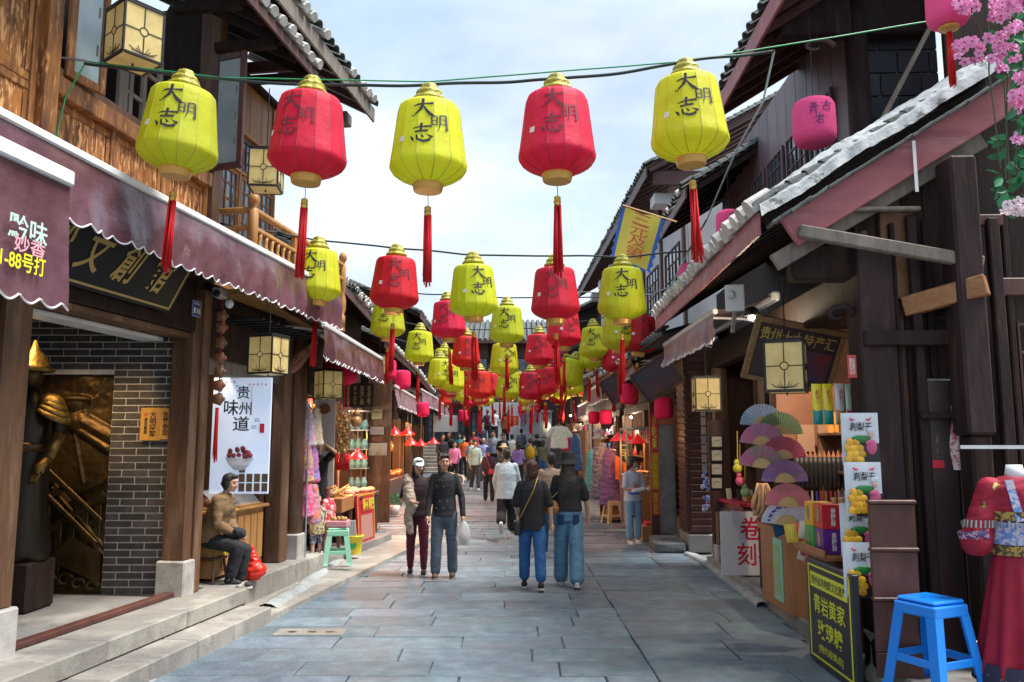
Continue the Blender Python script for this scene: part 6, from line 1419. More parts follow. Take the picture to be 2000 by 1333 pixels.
# child mannequins
prm = cloth('print_tropical', (.55, .45, .3), (.08, .07, .07), sc=16, lo=.45, hi=.55, c3=(.6, .45, .05), sc3=12); prr = cloth('print_red', (.6, .03, .06), (.7, .55, .5), sc=14, lo=.5, hi=.6)
skin_m = mat('mannequin_skin', (.62, .36, .27), rough=.4)
for (x, y, hh, rz_, lab, tp, bt_, hm) in ((-2.72, 11.45, .95, 50, 'child mannequin in tropical print shirt and patterned shorts by the green stool', prm, cloth('shorts_blue', (.05, .08, .2), (.5, .45, .4), sc=22, lo=.45, hi=.55), hair_k), (-2.68, 11.95, 1.02, 70, 'child mannequin in red print outfit behind the first mannequin', prr, prr, mat('hair_ginger', (.3, .1, .03), rough=.5))):
    person(lab, x, y, rz_, hh, z0=.13, top=tp, bottom=bt_, sleeve=.42, hair='bob' if hm is hair_k else 'short', hairm=hm, skin=skin_m, hem=.42, pants='straight', lhem=.31, loose=1.25, name='child_mannequin', cat='mannequin', w=1.05, folds=.004)
# the crowd
cz = {}
def cm(n, c): return cloth('cloth_'+n, c)
crowd = [  # px, top py, Y, rz, top, bottom, hair, hat, label, sleeve
 (928, 860, 26.5, 6, cm('mint', (.38, .55, .52)), cm('slate', (.05, .06, .08)), 'short', None, 'man in pale mint jacket and slate trousers walking towards the camera', 1., None),
 (888, 868, 28, 10, cm('pink', (.72, .22, .42)), blackT, 'short', None, 'woman in pink long sleeve top holding a phone', 1., None),
 (955, 874, 23, 0, cm('darkfloral', (.05, .03, .06)), blackT, 'long', ('bucket', cm('navyhat', (.02, .06, .2))), 'woman in navy floppy hat and dark floral top with a red bag', 1., 'redbag'),
 (984, 870, 26, -5, cloth('cloth_dots', (.03, .05, .06), (.5, .55, .55), sc=26, lo=.55, hi=.6), blackT, 'short', ('sun', cm('cream', (.7, .62, .42))), 'woman in cream sun hat and spotted dark blouse', .5, None),
 (1012, 862, 27, 172, cm('violet', (.28, .22, .6)), blackT, 'long', ('sun', blackT), 'person in violet top with a black brimmed hat seen from behind', 1., None),
 (1036, 856, 28, 176, cm('olive', (.14, .17, .12)), blackT, 'short', None, 'man seen from behind with a mustard yellow backpack', 1., 'yellowpack'),
 (1000, 848, 31, 180, whiteS, blackT, 'short', None, 'man in white t-shirt seen from behind before the steps', .4, None),
 (906, 852, 31, 8, cm('orangevest', (.75, .14, .02)), blackT, 'short', None, 'woman in orange vest wearing a white face mask', .9, 'mask'),
 (944, 856, 29.5, 20, cm('lavender', (.33, .32, .65)), cm('slate2', (.05, .06, .08)), 'none', None, 'balding man in lavender shirt looking left', .42, None),
 (963, 842, 31.5, 0, cloth('cloth_plaid', (.05, .08, .16), (.5, .55, .62), sc=40, lo=.48, hi=.52), blackT, 'short', None, 'man in blue checked shirt in the middle of the crowd', .6, None),
 (982, 846, 30.5, 0, blackT, blackT, 'short', ('cap', blackT), 'man in black cap and black t-shirt in the crowd', .42, None),
 (941, 832, 34.2, 15, cm('navyjacket', (.03, .05, .09)), blackT, 'short', None, 'man in dark jacket on the first steps looking sideways', 1., None),
 (966, 812, 36.5, 185, whiteS, blackT, 'short', None, 'person in white shirt with a crossed strap high on the steps', .45, None),
 (952, 812, 36.8, 180, cm('ink', (.02, .03, .05)), blackT, 'short', None, 'person in dark blue beside the white shirt high on the steps', .9, None),
 (864, 848, 29.0, 30, blackT, blackT, 'short', None, 'dark clothed man by the left shops at the back of the crowd', 1., None),
 (878, 842, 30.5, -30, blackT, blackT, 'long', None, 'dark clothed woman with dyed red hair on the left of the crowd', 1., 'redhair'),
 (920, 858, 29.6, 0, cm('greytee', (.5, .52, .55)), cm('khaki', (.2, .17, .12)), 'short', None, 'man in grey t-shirt right behind the mint jacket', .42, None),
 (1048, 848, 31, 180, blackT, blackT, 'short', None, 'dark haired man seen from behind on the right of the crowd', 1., None),
 (1060, 862, 29, 180, cm('moss', (.1, .12, .08)), denim_b, 'bob', None, 'woman in moss green coat by the right stalls', 1., None),
 (925, 842, 33, 0, cm('crimson', (.4, .03, .05)), blackT, 'bob', None, 'woman in crimson top at the foot of the steps', .9, None),
 (1018, 838, 33.5, 180, cm('bluegrey', (.14, .2, .3)), blackT, 'short', None, 'man in blue grey jacket walking up the steps', 1., None),
 (987, 820, 36, 180, cm('rust', (.3, .12, .05)), blackT, 'bob', None, 'woman in rust coat climbing the steps', 1., None),
 (897, 862, 33, 10, cm('teal', (.04, .2, .2)), blackT, 'bob', None, 'woman in teal behind the pink top', 1., None),
]
for k, (px, py, Y, rz_, tp, bt_, hr, ht, lab, sl, ex_) in enumerate(crowd):
    c = P(px, py, Y=Y); g0 = gz(Y) if Y < 32.6 else .66+.14*min(8, int((Y-32.6)/.45)); hh = min(1.76, max(1.5, c.z-g0-(.03 if ht else 0))); st_k = random.choice((-1, 1))
    pt, J, HM = person(lab, c.x, Y, rz_, hh, z0=g0, top=tp, bottom=bt_, sleeve=sl, shoes=shoe_k if k % 3 else shoe_w, hair=hr, hat=ht[0] if ht else None, hatm=ht[1] if ht else None, near=False, face=(90 > rz_ > -90), pants='straight', hairm=hair_r if ex_ == 'redhair' else hair_k, skin=skin_b if k % 2 else skin_a,
             legs=((10*st_k, 8, 3), (-10*st_k, 6, 3)), arms=((6*st_k, 8, 25+20*(k % 3), 12), (-6*st_k+10, 8, 20+25*((k+1) % 3), 12)), seed=k)
    if ex_ == 'redbag':
        rb = thing('red_shoulder_bag', 'small red shoulder bag on the woman in the navy hat', 'bag', loc=(c.x, Y, g0), rz=R(rz_)); MB().box((.0, -.2, .78), (.14, -.14, .92), .02).build('pouch', flat(.6, .02, .07), rb); MB().bar((.05, -.16, .92), (-.1, -.12, 1.35), .02, .012).build('strap', flat(.6, .02, .07), rb)
    if ex_ == 'yellowpack':
        rb = thing('backpack', 'mustard yellow backpack worn by a man in the crowd', 'backpack', loc=(c.x, Y, g0), rz=R(rz_)); b = MB(); b.ell((0, .2, 1.12), (.16, .11, .24)); inst('pack', remesh(b, .02, 'pack', cm('mustard', (.5, .33, .02)), .008, 9), rb)
        for s in (-1, 1): MB().bar((s*.09, .12, 1.32), (s*.1, -.02, 1.38), .04, .02).build('strap', blackT, rb)
    if ex_ == 'mask': b = MB(); b.smooth = True; M_ = HM.to_3x3().to_4x4(); b.ell(HM @ Vector((0, -.06, -.04)), (.05, .04, .04), 12, 8, M_); b.build('face_mask', paper_w, pt)
# ------------------------------------------------------------------ stalls and goods, right side
def bulb(parent, loc, r, power, col, name='bulb', rad=.05, aim=None):
    b = MB(); b.smooth = True; b.ell((0, 0, 0), (r, r, r), 12, 8); o = b.build(name, flat(*col, .5, emit=6.), parent, loc=loc)
    l = bpy.data.lights.new('lamp_light', 'SPOT' if aim else 'POINT'); l.energy = power
    if aim: l.spot_size = R(75); l.spot_blend = .9
    l.color = col; l.shadow_soft_size = rad; q = bpy.data.objects.new('lamp_light', l); C.objects.link(q); q.parent = parent; q.location = Vector(loc)+Vector((0, 0, -r-.03))
    if aim: q.rotation_euler = (-Vector(aim)).to_track_quat('Z', 'Y').to_euler()
    return o
BLU = mat('stool_blue', (.008, .23, .78), rough=.32, spec=.6)
def plastic_stool(lab, loc, rz, m, h=.5, top=.15, bot=.215, name='plastic_stool'):
    """square moulded stool: seat, four flaring legs, side arches with a hole"""
    t = thing(name, lab, 'stool', loc=loc, rz=rz)
    b = MB(); b.box((-top, -top, h-.03), (top, top, h), .012); b.box((-top*.45, -.012, h-.0005), (top*.45, .012, h+.004)); b.build('seat', m, t)
    b = MB(); b.box((-top-.016, -top-.016, h-.11), (top+.012, top+.012, h-.031), .01); b.build('apron', m, t)
    for sx in (-1, 1):
        for sy in (-1, 1):
            b = MB(); a = .055
            def corner(z, q, w): return [(sx*q, sy*q, z), (sx*(q-w), sy*q, z), (sx*(q-w), sy*(q-.012), z), (sx*(q-.012), sy*(q-.012), z), (sx*(q-.012), sy*(q-w), z), (sx*q, sy*(q-w), z)]
            L3 = [corner(h-.07, top+.008, .1), corner(h*.82, lerp(top, bot, .2), .075), corner(.03, bot, .07), corner(0, bot+.012, .085)]
            vs = [p for r_ in L3 for p in r_]; fs = []
            for i in range(3):
                for k in range(6): f = (i*6+k, i*6+(k+1) % 6, (i+1)*6+(k+1) % 6, (i+1)*6+k); fs.append(f if sx*sy > 0 else f[::-1])
            fs.append((0, 1, 2, 3, 4, 5)); fs.append((18, 19, 20, 21, 22, 23)); b.add(vs, fs); b.build('leg', m, t)
    for k in range(4):
        M = Matrix.Rotation(R(90*k), 4, 'Z'); z = h*.34; q = lerp(bot, top, z/h)
        b = MB(); b.box((-q+.04, -q, z-.03), (q-.04, -q+.012, z+.022), .004, M)
        b.build('cross_rail', m, t)
    return t
pq = P(1822, 1260, Y=5.7)
plastic_stool('bright blue plastic stool in the bottom right corner', (pq.x, 5.7, .151), R(24), BLU, .6, .15, .225)
plastic_stool('mint green plastic stool with a basket beside the child mannequins', (P(660, 1050, Y=11.6).x, 11.6, .12), R(12), mat('stool_mint', (.28, .6, .42), rough=.35), .5, .14, .2)
plastic_stool('beige plastic stool standing in the street by the snack stall', (P(1196, 1010, Y=18.2).x, 18.2, gz(18.2)), R(20), mat('stool_beige', (.5, .42, .26), rough=.4), .48, .13, .19)
# black and yellow board
BD = thing('sign_board', 'black board with yellow lettering leaning against the right stall', 'sign', loc=(2.52, 6.06, 0), rz=R(-1))
MB().box((-.035, 0, .02), (.015, .98, .84), .006).build('board', mat('board_navy', (.012, .016, .025), rough=.35), BD)
yl = flat(.72, .74, .03, .4)
for a, c in (((-.038, .05, .06), (-.0355, .07, .8)), ((-.038, .91, .06), (-.0355, .93, .8)), ((-.038, .071, .06), (-.0355, .909, .075)), ((-.038, .071, .785), (-.0355, .909, .8))): MB().box(a, c).build('yellow_border', yl, BD)
MB().box((-.038, .1, .62), (-.0355, .88, .74), .002).build('yellow_band', yl, BD)
text(BD, '贵州省非物质文化遗产', (-.040, .49, .68), (0, -1, 0), (0, 0, 1), w=.72, h=.075, m=MATS['board_navy'], bold=.01)
text(BD, '青岩黄家', (-.038, .49, .5), (0, -1, 0), (0, 0, 1), w=.66, h=.15, m=yl, bold=.03); text(BD, '玫瑰糖', (-.038, .49, .31), (0, -1, 0), (0, 0, 1), w=.52, h=.15, m=yl, bold=.03)
text(BD, '[特约经销点]', (-.038, .49, .15), (0, -1, 0), (0, 0, 1), w=.5, h=.075, m=yl, bold=.01)
# candy shelf above the board with coloured boxes and bags
SH = thing('display_shelf', 'brown stepped display shelf above the black board on the right', 'shelf', fr=RF, loc=(0, 0, 0))
MB().box((.0, 6.72, .84), (.34, 7.45, .88), .006).build('shelf', wood_ctr, SH); MB().box((-.02, 6.7, .87), (.0, 7.47, .93), .004).build('lip', wood_ctr, SH)
MB().box((.1, 6.75, 0), (.32, 7.4, .838), .006).build('body', wood_rd, SH)
def snack_box(x, y, z, col, lab):
    t = thing('snack_box', lab, 'box', fr=RF, loc=(x, y, z), group='coloured snack boxes on the display shelf')
    MB().box((-.09, -.1, 0), (.09, .1, .2), .004).build('carton', flat(*col, .4), t)
    b = MB(); b.lathe([(.05, 0), (.05, .002)], 14, Matrix.Translation((-.091, .0, .11)) @ Matrix.Rotation(-R(90), 4, 'Y') @ Matrix.Diagonal((1.3, .8, 1, 1))); b.build('window', flat(.3, .25, .12, .2), t)
    text(t, '姜糖酥', (.0, -.1015, .1), (1, 0, 0), (0, 0, 1), w=.04, h=.15, m=paper_w, vert=True, bold=.02)
snack_box(.12, 7.18, .885, (.05, .4, .08), 'green snack box at the lower left of the box stack'); snack_box(.12, 6.93, .885, (.13, .02, .25), 'purple snack box at the lower right of the box stack')
snack_box(.12, 7.18, 1.087, (.75, .42, .02), 'yellow snack box at the upper left of the box stack'); snack_box(.12, 6.93, 1.087, (.6, .02, .03), 'red snack box at the upper right of the box stack')
def pouch(parent, M, w, h, m, name='pouch', puff=.02):
    b = MB(); b.smooth = True
    b.grid(lambda u, v: tuple(M @ Vector(((u-.5)*w, -puff*(math.sin(math.pi*u)*math.sin(math.pi*v))**.6-.002, (v-.5)*h))), 10, 12)
    b.grid(lambda u, v: tuple(M @ Vector(((.5-u)*w, puff*.4*math.sin(math.pi*u)*math.sin(math.pi*v)+.002, (v-.5)*h))), 6, 6)
    return b.build(name, m, parent)
foil = mat('foil_white', (.66, .68, .72), (.5, .55, .6), sc=6, rough=.25, spec=.7)
fruit = mat('fruit_yellow', (.7, .27, .01), (.8, .55, .05), sc=22, rough=.3, rnd=.3)
def snack_pack(x, y, z, rz, lab, s=1.0):
    t = thing('snack_pouch', lab, 'pouch', loc=(x, y, z), rz=rz, group='white snack pouches hanging on the post'); t.scale = (s, s, s)
    I = Matrix.Identity(4); pouch(t, I, .27, .4, foil, 'foil')
    MB().box((-.07+.0, -.034, -.2), (.13, -.028, -.03), .004).build('black_print', flat(.02, .02, .02, .3), t)
    text(t, '刺梨干', (-.0, -.03, .095), (1, 0, 0), (0, 0, 1), w=.16, h=.065, m=ink, shear=.2, bold=.02)
    b = MB(); b.tube([(-.08, -.03, .16), (-.06, -.03, .145), (-.04, -.03, .15)], [.004, .009, .003], 5); b.tube([(.08, -.03, .16), (.06, -.03, .145), (.04, -.03, .15)], [.004, .009, .003], 5); b.build('red_swoosh', flat(.6, .02, .06), t)['kind'] = 'stuff'
    g = MB(); g.smooth = True; g.ell((-.0, -.03, .0), (.07, .008, .03)); g.build('green_print', flat(.02, .2, .04, .3), t)
    for k in range(11):
        b = MB(); b.smooth = True; b.ell((-.095+.04*(k % 3)+.014*(k//3 % 2), -.031-.001*(k % 3), -.155+.043*(k//3)), (.03, .006, .033), 10, 6, Matrix.Rotation(k, 4, 'Y')); b.build('fruit_print', fruit, t)
    b = MB(); b.smooth = True; b.ell((.07, -.038, .035), (.02, .006, .024)); b.build('face_print', flat(.6, .4, .3), t)
    b = MB(); b.smooth = True; b.ell((.07, -.040, -.06), (.04, .008, .06)); b.ell((.055, -.043, -.03), (.03, .006, .02)); b.build('pink_print', flat(.55, .1, .22), t)
    MB().box((.045, -.042, .055), (.1, -.036, .085), .006).build('headdress_print', flat(.6, .65, .75), t)
    return t
for k, (px, py, yy, r_, lab) in enumerate(((1680, 858, 6.35, -.05, 'top white snack pouch on the right post'), (1683, 955, 6.3, .04, 'second white snack pouch from the top on the right post'), (1677, 1035, 6.4, .0, 'third white snack pouch from the top on the right post'), (1680, 1112, 6.3, .06, 'bottom white snack pouch on the right post'))):
    c = P(px, py, Y=yy-.12); snack_pack(c.x, c.y-.03*(k % 2), c.z, r_-.12, lab)
for k, (px, lab, c1, c2) in enumerate(((1596, 'left yellow foil snack bag hanging from the beam', (.8, .62, .02), (.02, .25, .25)), (1617, 'right yellow foil snack bag hanging from the beam', (.8, .6, .02), (.02, .25, .22)), (1640, 'white and orange foil snack bag hanging beside the yellow ones', (.6, .6, .6), (.6, .2, .02)), (1660, 'pale green foil snack bag hanging next to the post', (.45, .6, .5), (.4, .02, .1)))):
    c = P(px, 790, Y=6.7); t = thing('snack_bag', lab, 'snack bag', loc=c, rz=.1*k, group='foil snack bags under the beam'); I = Matrix.Identity(4)
    pouch(t, I, .085, .34, flat(*c1, .25, spec=.8), 'foil'); pouch(t, Matrix.Translation((0, -.006, -.1)), .08, .13, flat(*c2, .25), 'label'); text(t, '辣\n条', (0, -.03, .06), (1, 0, 0), (0, 0, 1), w=.04, h=.12, m=flat(.6, .08, .02), bold=.02)
# paper fans
def fan(px, py, Y, c1, c2, lab, s=1.0, rz=0, roll=0):
    c = P(px, py, Y=Y); t = thing('paper_fan', lab, 'fan', loc=c, rz=rz, group='open folding fans hung at the right stall'); t.rotation_euler = (0, R(roll), rz); t.scale = (s, s, s)
    n = 22; b = MB(); V = []; 
    for k in range(n*2+1):
        a = math.pi*(.02+.96*k/(2*n)); dy = .004 if k % 2 else -.004
        for r_ in (.09, .235): V.append((-r_*math.cos(a), dy, r_*math.sin(a)))
    b.add(V, [(2*k, 2*k+1, 2*k+3, 2*k+2)[::-1] for k in range(2*n)]); b.cur = 0
    b.mi = [0 if k < n else 1 for k in range(2*n)]
    b.build('leaf', [mat('fan_%02d' % (abs(hash(c1)) % 97), c1, c2, sc=5, rough=.7, transl=.2, lo=.4, hi=.6), mat('fan_%02db' % (abs(hash(c2)) % 97), c2, c1, sc=5, rough=.7, transl=.2, lo=.4, hi=.6)], t)
    b = MB()
    for k in range(n):
        a = math.pi*(.03+.94*k/(n-1)); b.bar((0, .001*k/n-.006, 0), (-.1*math.cos(a), -.006, .1*math.sin(a)), .011, .002, up=(0, 1, 0))
    b.build('sticks', flat(.6, .42, .18, .5), t)['kind'] = 'stuff'
    return t
FN = [(1489, 832, (.2, .36, .52), (.34, .32, .48), 'blue fan with pale sticks at the top of the stall post', 0), (1523, 848, (.2, .32, .16), (.28, .3, .18), 'green fan right of the topmost blue fan', 4), (1489, 870, (.62, .2, .34), (.36, .26, .4), 'pink fan below the blue fan', 4), (1530, 897, (.58, .12, .2), (.42, .1, .15), 'deep rose fan in the right column', -2),
      (1488, 914, (.6, .16, .36), (.2, .34, .18), 'magenta and green fan in the left column', 3), (1533, 943, (.3, .18, .42), (.32, .18, .3), 'purple fan in the right column', 0), (1540, 990, (.62, .2, .28), (.5, .2, .2), 'coral pink fan low in the right column', 0), (1537, 1026, (.6, .62, .75), (.5, .55, .7), 'white fan with blue flowers standing in the tray', 2), (1560, 1030, (.02, .08, .22), (.01, .05, .12), 'dark blue fan behind the white fan', -30)]
for i, (px, py, c1, c2, lab, rl) in enumerate(FN):
    f = fan(px, py, 8.0-.05*i if i < 7 else 7.75+.05*(i == 8), c1, c2, lab, .92 if i < 7 else 1.0, R(-8), rl)
    if i == 7:
        for k in range(9):
            b = MB(); a = R(95+9*k); b.ell((.17*math.cos(a), -.012, .17*math.sin(a)+.01*(k % 2)), (.014, .002, .012), 6, 4); b.build('blue_flower', flat(.05, .06, .4), f)
b = MB(); b.box((0, 0, 0), (.05, .03, 1.4), .004); o = thing('display_post', 'dark wooden post carrying the hanging fans', 'post', loc=(P(1503, 1000, Y=8.1).x, 8.1, 1.0)); b.build('board', wood_dk, o)
# pentagon counter with the tray of candy
CN = thing('candy_counter', 'brown pentagonal counter with a green poster and a tray of candy', 'counter', loc=(0, 0, 0))
def PX(px, py, z): p = P(px, py, Z=z); return (p.x, p.y)
poly = [(2.76, 9.15), (2.73, 8.2), (2.88, 7.92), (3.3, 7.78), (3.38, 9.15)]
def poly_block(poly, z0, z1, g=0):
    cx, cy = sum(p[0] for p in poly)/len(poly), sum(p[1] for p in poly)/len(poly); q = [(p[0]+(p[0]-cx)*g, p[1]+(p[1]-cy)*g) for p in poly]; n = len(q); b = MB()
    return b.add([(x, y, z0) for x, y in q]+[(x, y, z1) for x, y in q], [tuple(range(n)), tuple(range(n, 2*n))[::-1]]+[((k+1) % n, k, n+k, n+(k+1) % n) for k in range(n)])
poly_block(poly, .12, .86).build('carcass', wood_ctr, CN); poly_block(poly, .865, .92, .06).build('top', wood_ctr, CN)
poly_block(poly, .922, .96, .02).build('tray', wood_rd, CN)
for k in range(2): MB().box((.0, .0, 0), (.012, .3, .62), .002, Matrix.Translation((2.722, 8.34, .2)) @ Matrix.Rotation(-.03, 4, 'Z')).build('green_poster', mat('poster_mint', (.25, .6, .42), (.3, .65, .5), rough=.4), CN) if k == 0 else None
for k in range(3): text(CN, ('玫瑰糖姜糖', '手工制作中', '青岩特产馆')[k], (2.719, 8.42+.08*k, .51), (0, -1, 0), (0, 0, 1), w=.05, h=.5, m=flat(.55, .5, .02), vert=True)
cand = mat('candy_amber', (.5, .22, .03), (.32, .1, .02), sc=10, rough=.2, rnd=.45, hue=.03)
b = MB(); b.ell((0, 0, 0), (.035, .028, .022), 7, 5); cme = b.mesh('candy', cand)
for k in range(120): inst('candy', cme, CN, (random.uniform(2.86, 3.25), random.uniform(8.0, 9.05), .975+random.uniform(0, .02)), (random.random()*3, random.random()*3, random.random()*6), (random.uniform(.7, 1.3),)*3)
MB().box((0, 0, 0), (.08, .004, .08), 0, Matrix.Translation((2.95, 8.1, .98)) @ Matrix.Rotation(R(45), 4, 'Y')).build('price_card', paper_w, CN)
# lower shelf bags and paper bags
for k, (px, py, col, lab) in enumerate(((1577, 1065, (.6, .55, .5), 'left white and red candy bag on the shelf'), (1590, 1075, (.6, .1, .1), 'middle red striped candy bag on the shelf'), (1603, 1085, (.55, .5, .42), 'right candy bag next to the green box'))):
    c = P(px, py, Y=7.45-.1*k); t = thing('candy_bag', lab, 'bag', loc=c, rz=-.5, group='candy bags leaning on the display shelf'); t.rotation_euler = (R(-8), R(16), R(-50)); pouch(t, Matrix.Identity(4), .12, .3, flat(*col, .3), 'film', .03); pouch(t, Matrix.Translation((0, -.02, -.05)), .07, .1, flat(.5, .05, .1, .3), 'label')
for k, (px, lab) in enumerate(((1630, 'left kraft paper bag behind the snack boxes'), (1645, 'right kraft paper bag behind the snack boxes'))):
    c = P(px, 1010, Y=6.95); t = thing('paper_bag', lab, 'bag', loc=c, rz=.2*k, group='kraft bags behind the boxes'); b = MB(); b.smooth = True; b.tube([(0, 0, -.13), (0, 0, .06), (.005, 0, .12), (.0, 0, .16)], [.05, .045, .018, .025], 10); b.build('kraft', flat(.55, .33, .15, .7), t)
# shelves with papers and hanging umbrellas inside the right shop
PS = thing('paper_sheets', 'two pale brown framed sheets on the inner wall of the right shop', 'notice', loc=(0, 0, 0)); 
for px0, px1 in ((1556, 1593), (1597, 1637)):
    a, c = P(px0, 830, Y=9.6), P(px1, 883, Y=9.6); MB().box((a.x, 9.6, c.z), (c.x, 9.62, a.z), .003).build('sheet', flat(.42, .25, .17, .6), PS)
a, c = P(1515, 790, Y=9.66), P(1650, 885, Y=9.66); MB().box((a.x, 9.64, c.z-.06), (c.x, 9.7, a.z+.25), .004).build('backboard', mat('board_tan', (.3, .13, .07), (.22, .09, .05), sc=3, rough=.5), PS)
for k in range(12):
    c = P(1556+9*k, 893, Y=8.9); t = thing('umbrella', 'folded umbrella, number of points dark, hanging in the row behind the fans', 'umbrella', loc=c, group='folded dark umbrellas hanging behind the fans')
    t['label'] = 'folded dark umbrella behind the fans, %s from the left of its row' % ('first', 'second', 'third', 'fourth', 'fifth', 'sixth', 'seventh', 'eighth', 'ninth', 'tenth', 'eleventh', 'last')[k]
    b = MB(); b.smooth = True; b.tube([(0, 0, 0), (0, 0, -.08), (0, 0, -.32), (0, 0, -.36)], [.03, .045, .018, .012], 8); b.build('canopy', flat(.012, .012, .015), t); b = MB(); b.lathe([(.025, -.0), (.004, .07)], 6); b.build('wood_point', flat(.3, .12, .06), t)
    MB().tube([(0, 0, -.36), (0, 0, -.55)], .01, 5).build('handle', flat(*random.choice(((.3, .02, .02), (.05, .05, .3), (.5, .5, .5), (.25, .12, .05)))), t)
# bundle of wooden massage sticks
MS = thing('wooden_sticks', 'bundle of pale wooden massage sticks hanging below the left fans', 'bundle', loc=P(1490, 945, Y=8.0))
for k in range(16):
    a = random.uniform(-.35, .35); b = MB(); b.smooth = True; l = random.uniform(.22, .32); x0 = .35*a*.3; b.tube([(x0, random.uniform(-.06, .06), 0), (a*.3, random.uniform(-.08, .08)-.02, -l*.7), (a*.34, -.03, -l)], [.012, .018, .022], 6); b.build('stick', flat(.55, .3, .14, .5), MS)
# seal carving table with purple and white panels
TB2 = thing('carving_table', 'small table with white and purple panels lettered in red and white', 'table', loc=(0, .62, 0))
MB().box((2.95, 9.85, .12), (3.5, 10.9, .98), .004).build('carcass', flat(.08, .02, .03), TB2)
a, c = P(1432, 1015, Y=9.83), P(1476, 1110, Y=9.83)
MB().box((a.x-.0, 9.82, .14), (3.35, 9.848, .93), .003).build('white_panel', flat(.6, .58, .62), TB2)
text(TB2, '卷', (3.04, 9.817, .72), (1, 0, 0), (0, 0, 1), w=.3, m=flat(.5, .01, .04), bold=.035); text(TB2, '刻字', (3.1, 9.817, .4), (1, 0, 0), (0, 0, 1), w=.5, h=.28, m=flat(.5, .01, .04), bold=.035)
MB().box((2.92, 9.86, .14), (2.948, 10.35, .93), .003).build('purple_panel', flat(.16, .02, .17), TB2); text(TB2, '米', (2.917, 10.1, .68), (0, -1, 0), (0, 0, 1), w=.28, m=paper_w, bold=.03)
text(TB2, '创意雕刻', (2.917, 10.1, .34), (0, -1, 0), (0, 0, 1), w=.3, h=.08, m=paper_w)
MB().box((2.92, 10.36, .14), (2.948, 10.88, .9), .003).build('dark_panel', flat(.05, .05, .06), TB2); text(TB2, '手工印章', (2.917, 10.6, .5), (0, -1, 0), (0, 0, 1), w=.14, h=.6, m=paper_w, vert=True)
MB().box((2.9, 9.8, .985), (3.55, 10.95, 1.03), .006).build('cloth_top', flat(.35, .01, .05, .8), TB2)
for k in range(4):
    t = thing('phone_card', 'small card standing on the counter, %s from the left' % ('first', 'second', 'third', 'fourth')[k], 'card', loc=(2.98+.09*k, 11.2-.2*k, 1.032), rz=.3); MB().box((-.04, -.005, 0), (.04, .005, .15), .004, Matrix.Rotation(-R(12), 4, 'X')).build('card', flat(*((.5, .45, .35), (.05, .05, .05), (.6, .6, .6), (.2, .45, .6))[k]), t)
MP = thing('mirror_counter', 'small brown mirror stand on the seal carving table', 'stand', loc=(3.25, 10.75, 1.032)); MB().box((-.2, -.1, 0), (.2, .1, .09), .01).build('base', wood_ctr, MP); MB().box((-.03, -.02, .09), (.03, .02, .5), .006).build('upright', wood_rd, MP)
# framed pictures on the dark board
for k in range(4):
    c = P(1400, 863+27*k, Y=11.5); t = thing('framed_picture', 'small black framed picture, %s from the top on the dark board' % ('first', 'second', 'third', 'lowest')[k], 'picture', loc=c, group='small framed pictures in a column'); MB().box((-.09, 0, -.09), (.09, .02, .09), .004).build('frame', black_mt, t); MB().box((-.07, -.004, -.07), (.07, -.001, .07)).build('print', flat(.62, .56, .45), t)
    b = MB(); b.tube([(.03*math.cos(a*.8), -.006, .03*math.sin(a*.8)*(1-.1*a)) for a in range(6)], .005, 4); b.build('motif', flat(.25, .15, .08), t)
a, c = P(1382, 820, Y=11.55), P(1430, 1000, Y=11.55); o = thing('picture_board', 'dark wooden board behind the column of framed pictures', 'board', loc=(a.x, 11.54, c.z)); MB().box((0, 0, 0), (c.x-a.x, .03, a.z-c.z), .004).build('board', wood_rd, o)
PR = thing('postcard_rack', 'tall strip of postcards and blue trinkets beside the louvred pier', 'rack', loc=P(1379, 1000, Y=12.4))
for k in range(9): MB().box((-.035, 0, .6+.14*k), (.035, .01, .72+.14*k), .002, Matrix.Rotation(.04*(k % 2), 4, 'Z')).build('postcard', flat(.45+.1*(k % 3), .45, .4), PR)
for k in range(22):
    b = MB(); b.ell((random.uniform(-.05, .05), random.uniform(-.05, .02), random.uniform(.0, .58)), (.03, .03, .03), 6, 4); b.build('trinket', flat(*random.choice(((.2, .3, .7), (.5, .5, .8), (.7, .7, .8)))), PR)
# yellow, pink and green gourds hanging
for k, (px, py, col, lab) in enumerate(((1441, 915, (.65, .55, .05), 'yellow gourd toy hanging by the carving stall'), (1446, 940, (.75, .1, .2), 'pink gourd toy hanging by the carving stall'), (1456, 962, (.25, .35, .15), 'green gourd toy hanging by the carving stall'))):
    c = P(px, py, Y=9.9); t = thing('toy_gourd', lab, 'toy', loc=c); b = MB(); b.smooth = True; b.ell((0, 0, 0), (.06, .06, .06)); b.ell((-.01, 0, .07), (.035, .035, .04)); b.build('gourd', flat(*col, .5), t); MB().tube([(0, 0, .1), (.01, 0, .45)], .006, 4).build('cord', flat(.7, .55, .1), t)
# signboard with gold letters, spot lamp, white junction plate
SG = thing('gold_signboard', 'dark tilted signboard with gold letters and a blue lacquer picture above the right stall', 'sign', loc=P(1552, 700, Y=7.9)); SG.rotation_euler = (R(24), R(12), R(-4))
MB().box((-.46, 0, -.3), (.42, .03, .36), .006).build('board', mat('sign_umber', (.06, .03, .03), (.04, .02, .03), sc=3, rough=.4), SG)
for a, c in (((-.46, -.02, .3), (.42, -.001, .36)), ((-.46, -.02, -.3), (.42, -.001, -.25)), ((-.46, -.022, -.249), (-.4, -.001, .299)), ((.37, -.022, -.249), (.42, -.001, .299))): MB().box(a, c, .004).build('frame', mat('carved_frame', (.2, .1, .04), (.35, .22, .08), sc=40, rough=.45, bump=.5), SG)
MB().box((.02, -.006, -.2), (.34, -.002, .1)).build('lacquer_picture', mat('lacquer_blue', (.03, .07, .14), (.25, .03, .03), sc=6, rough=.3), SG)
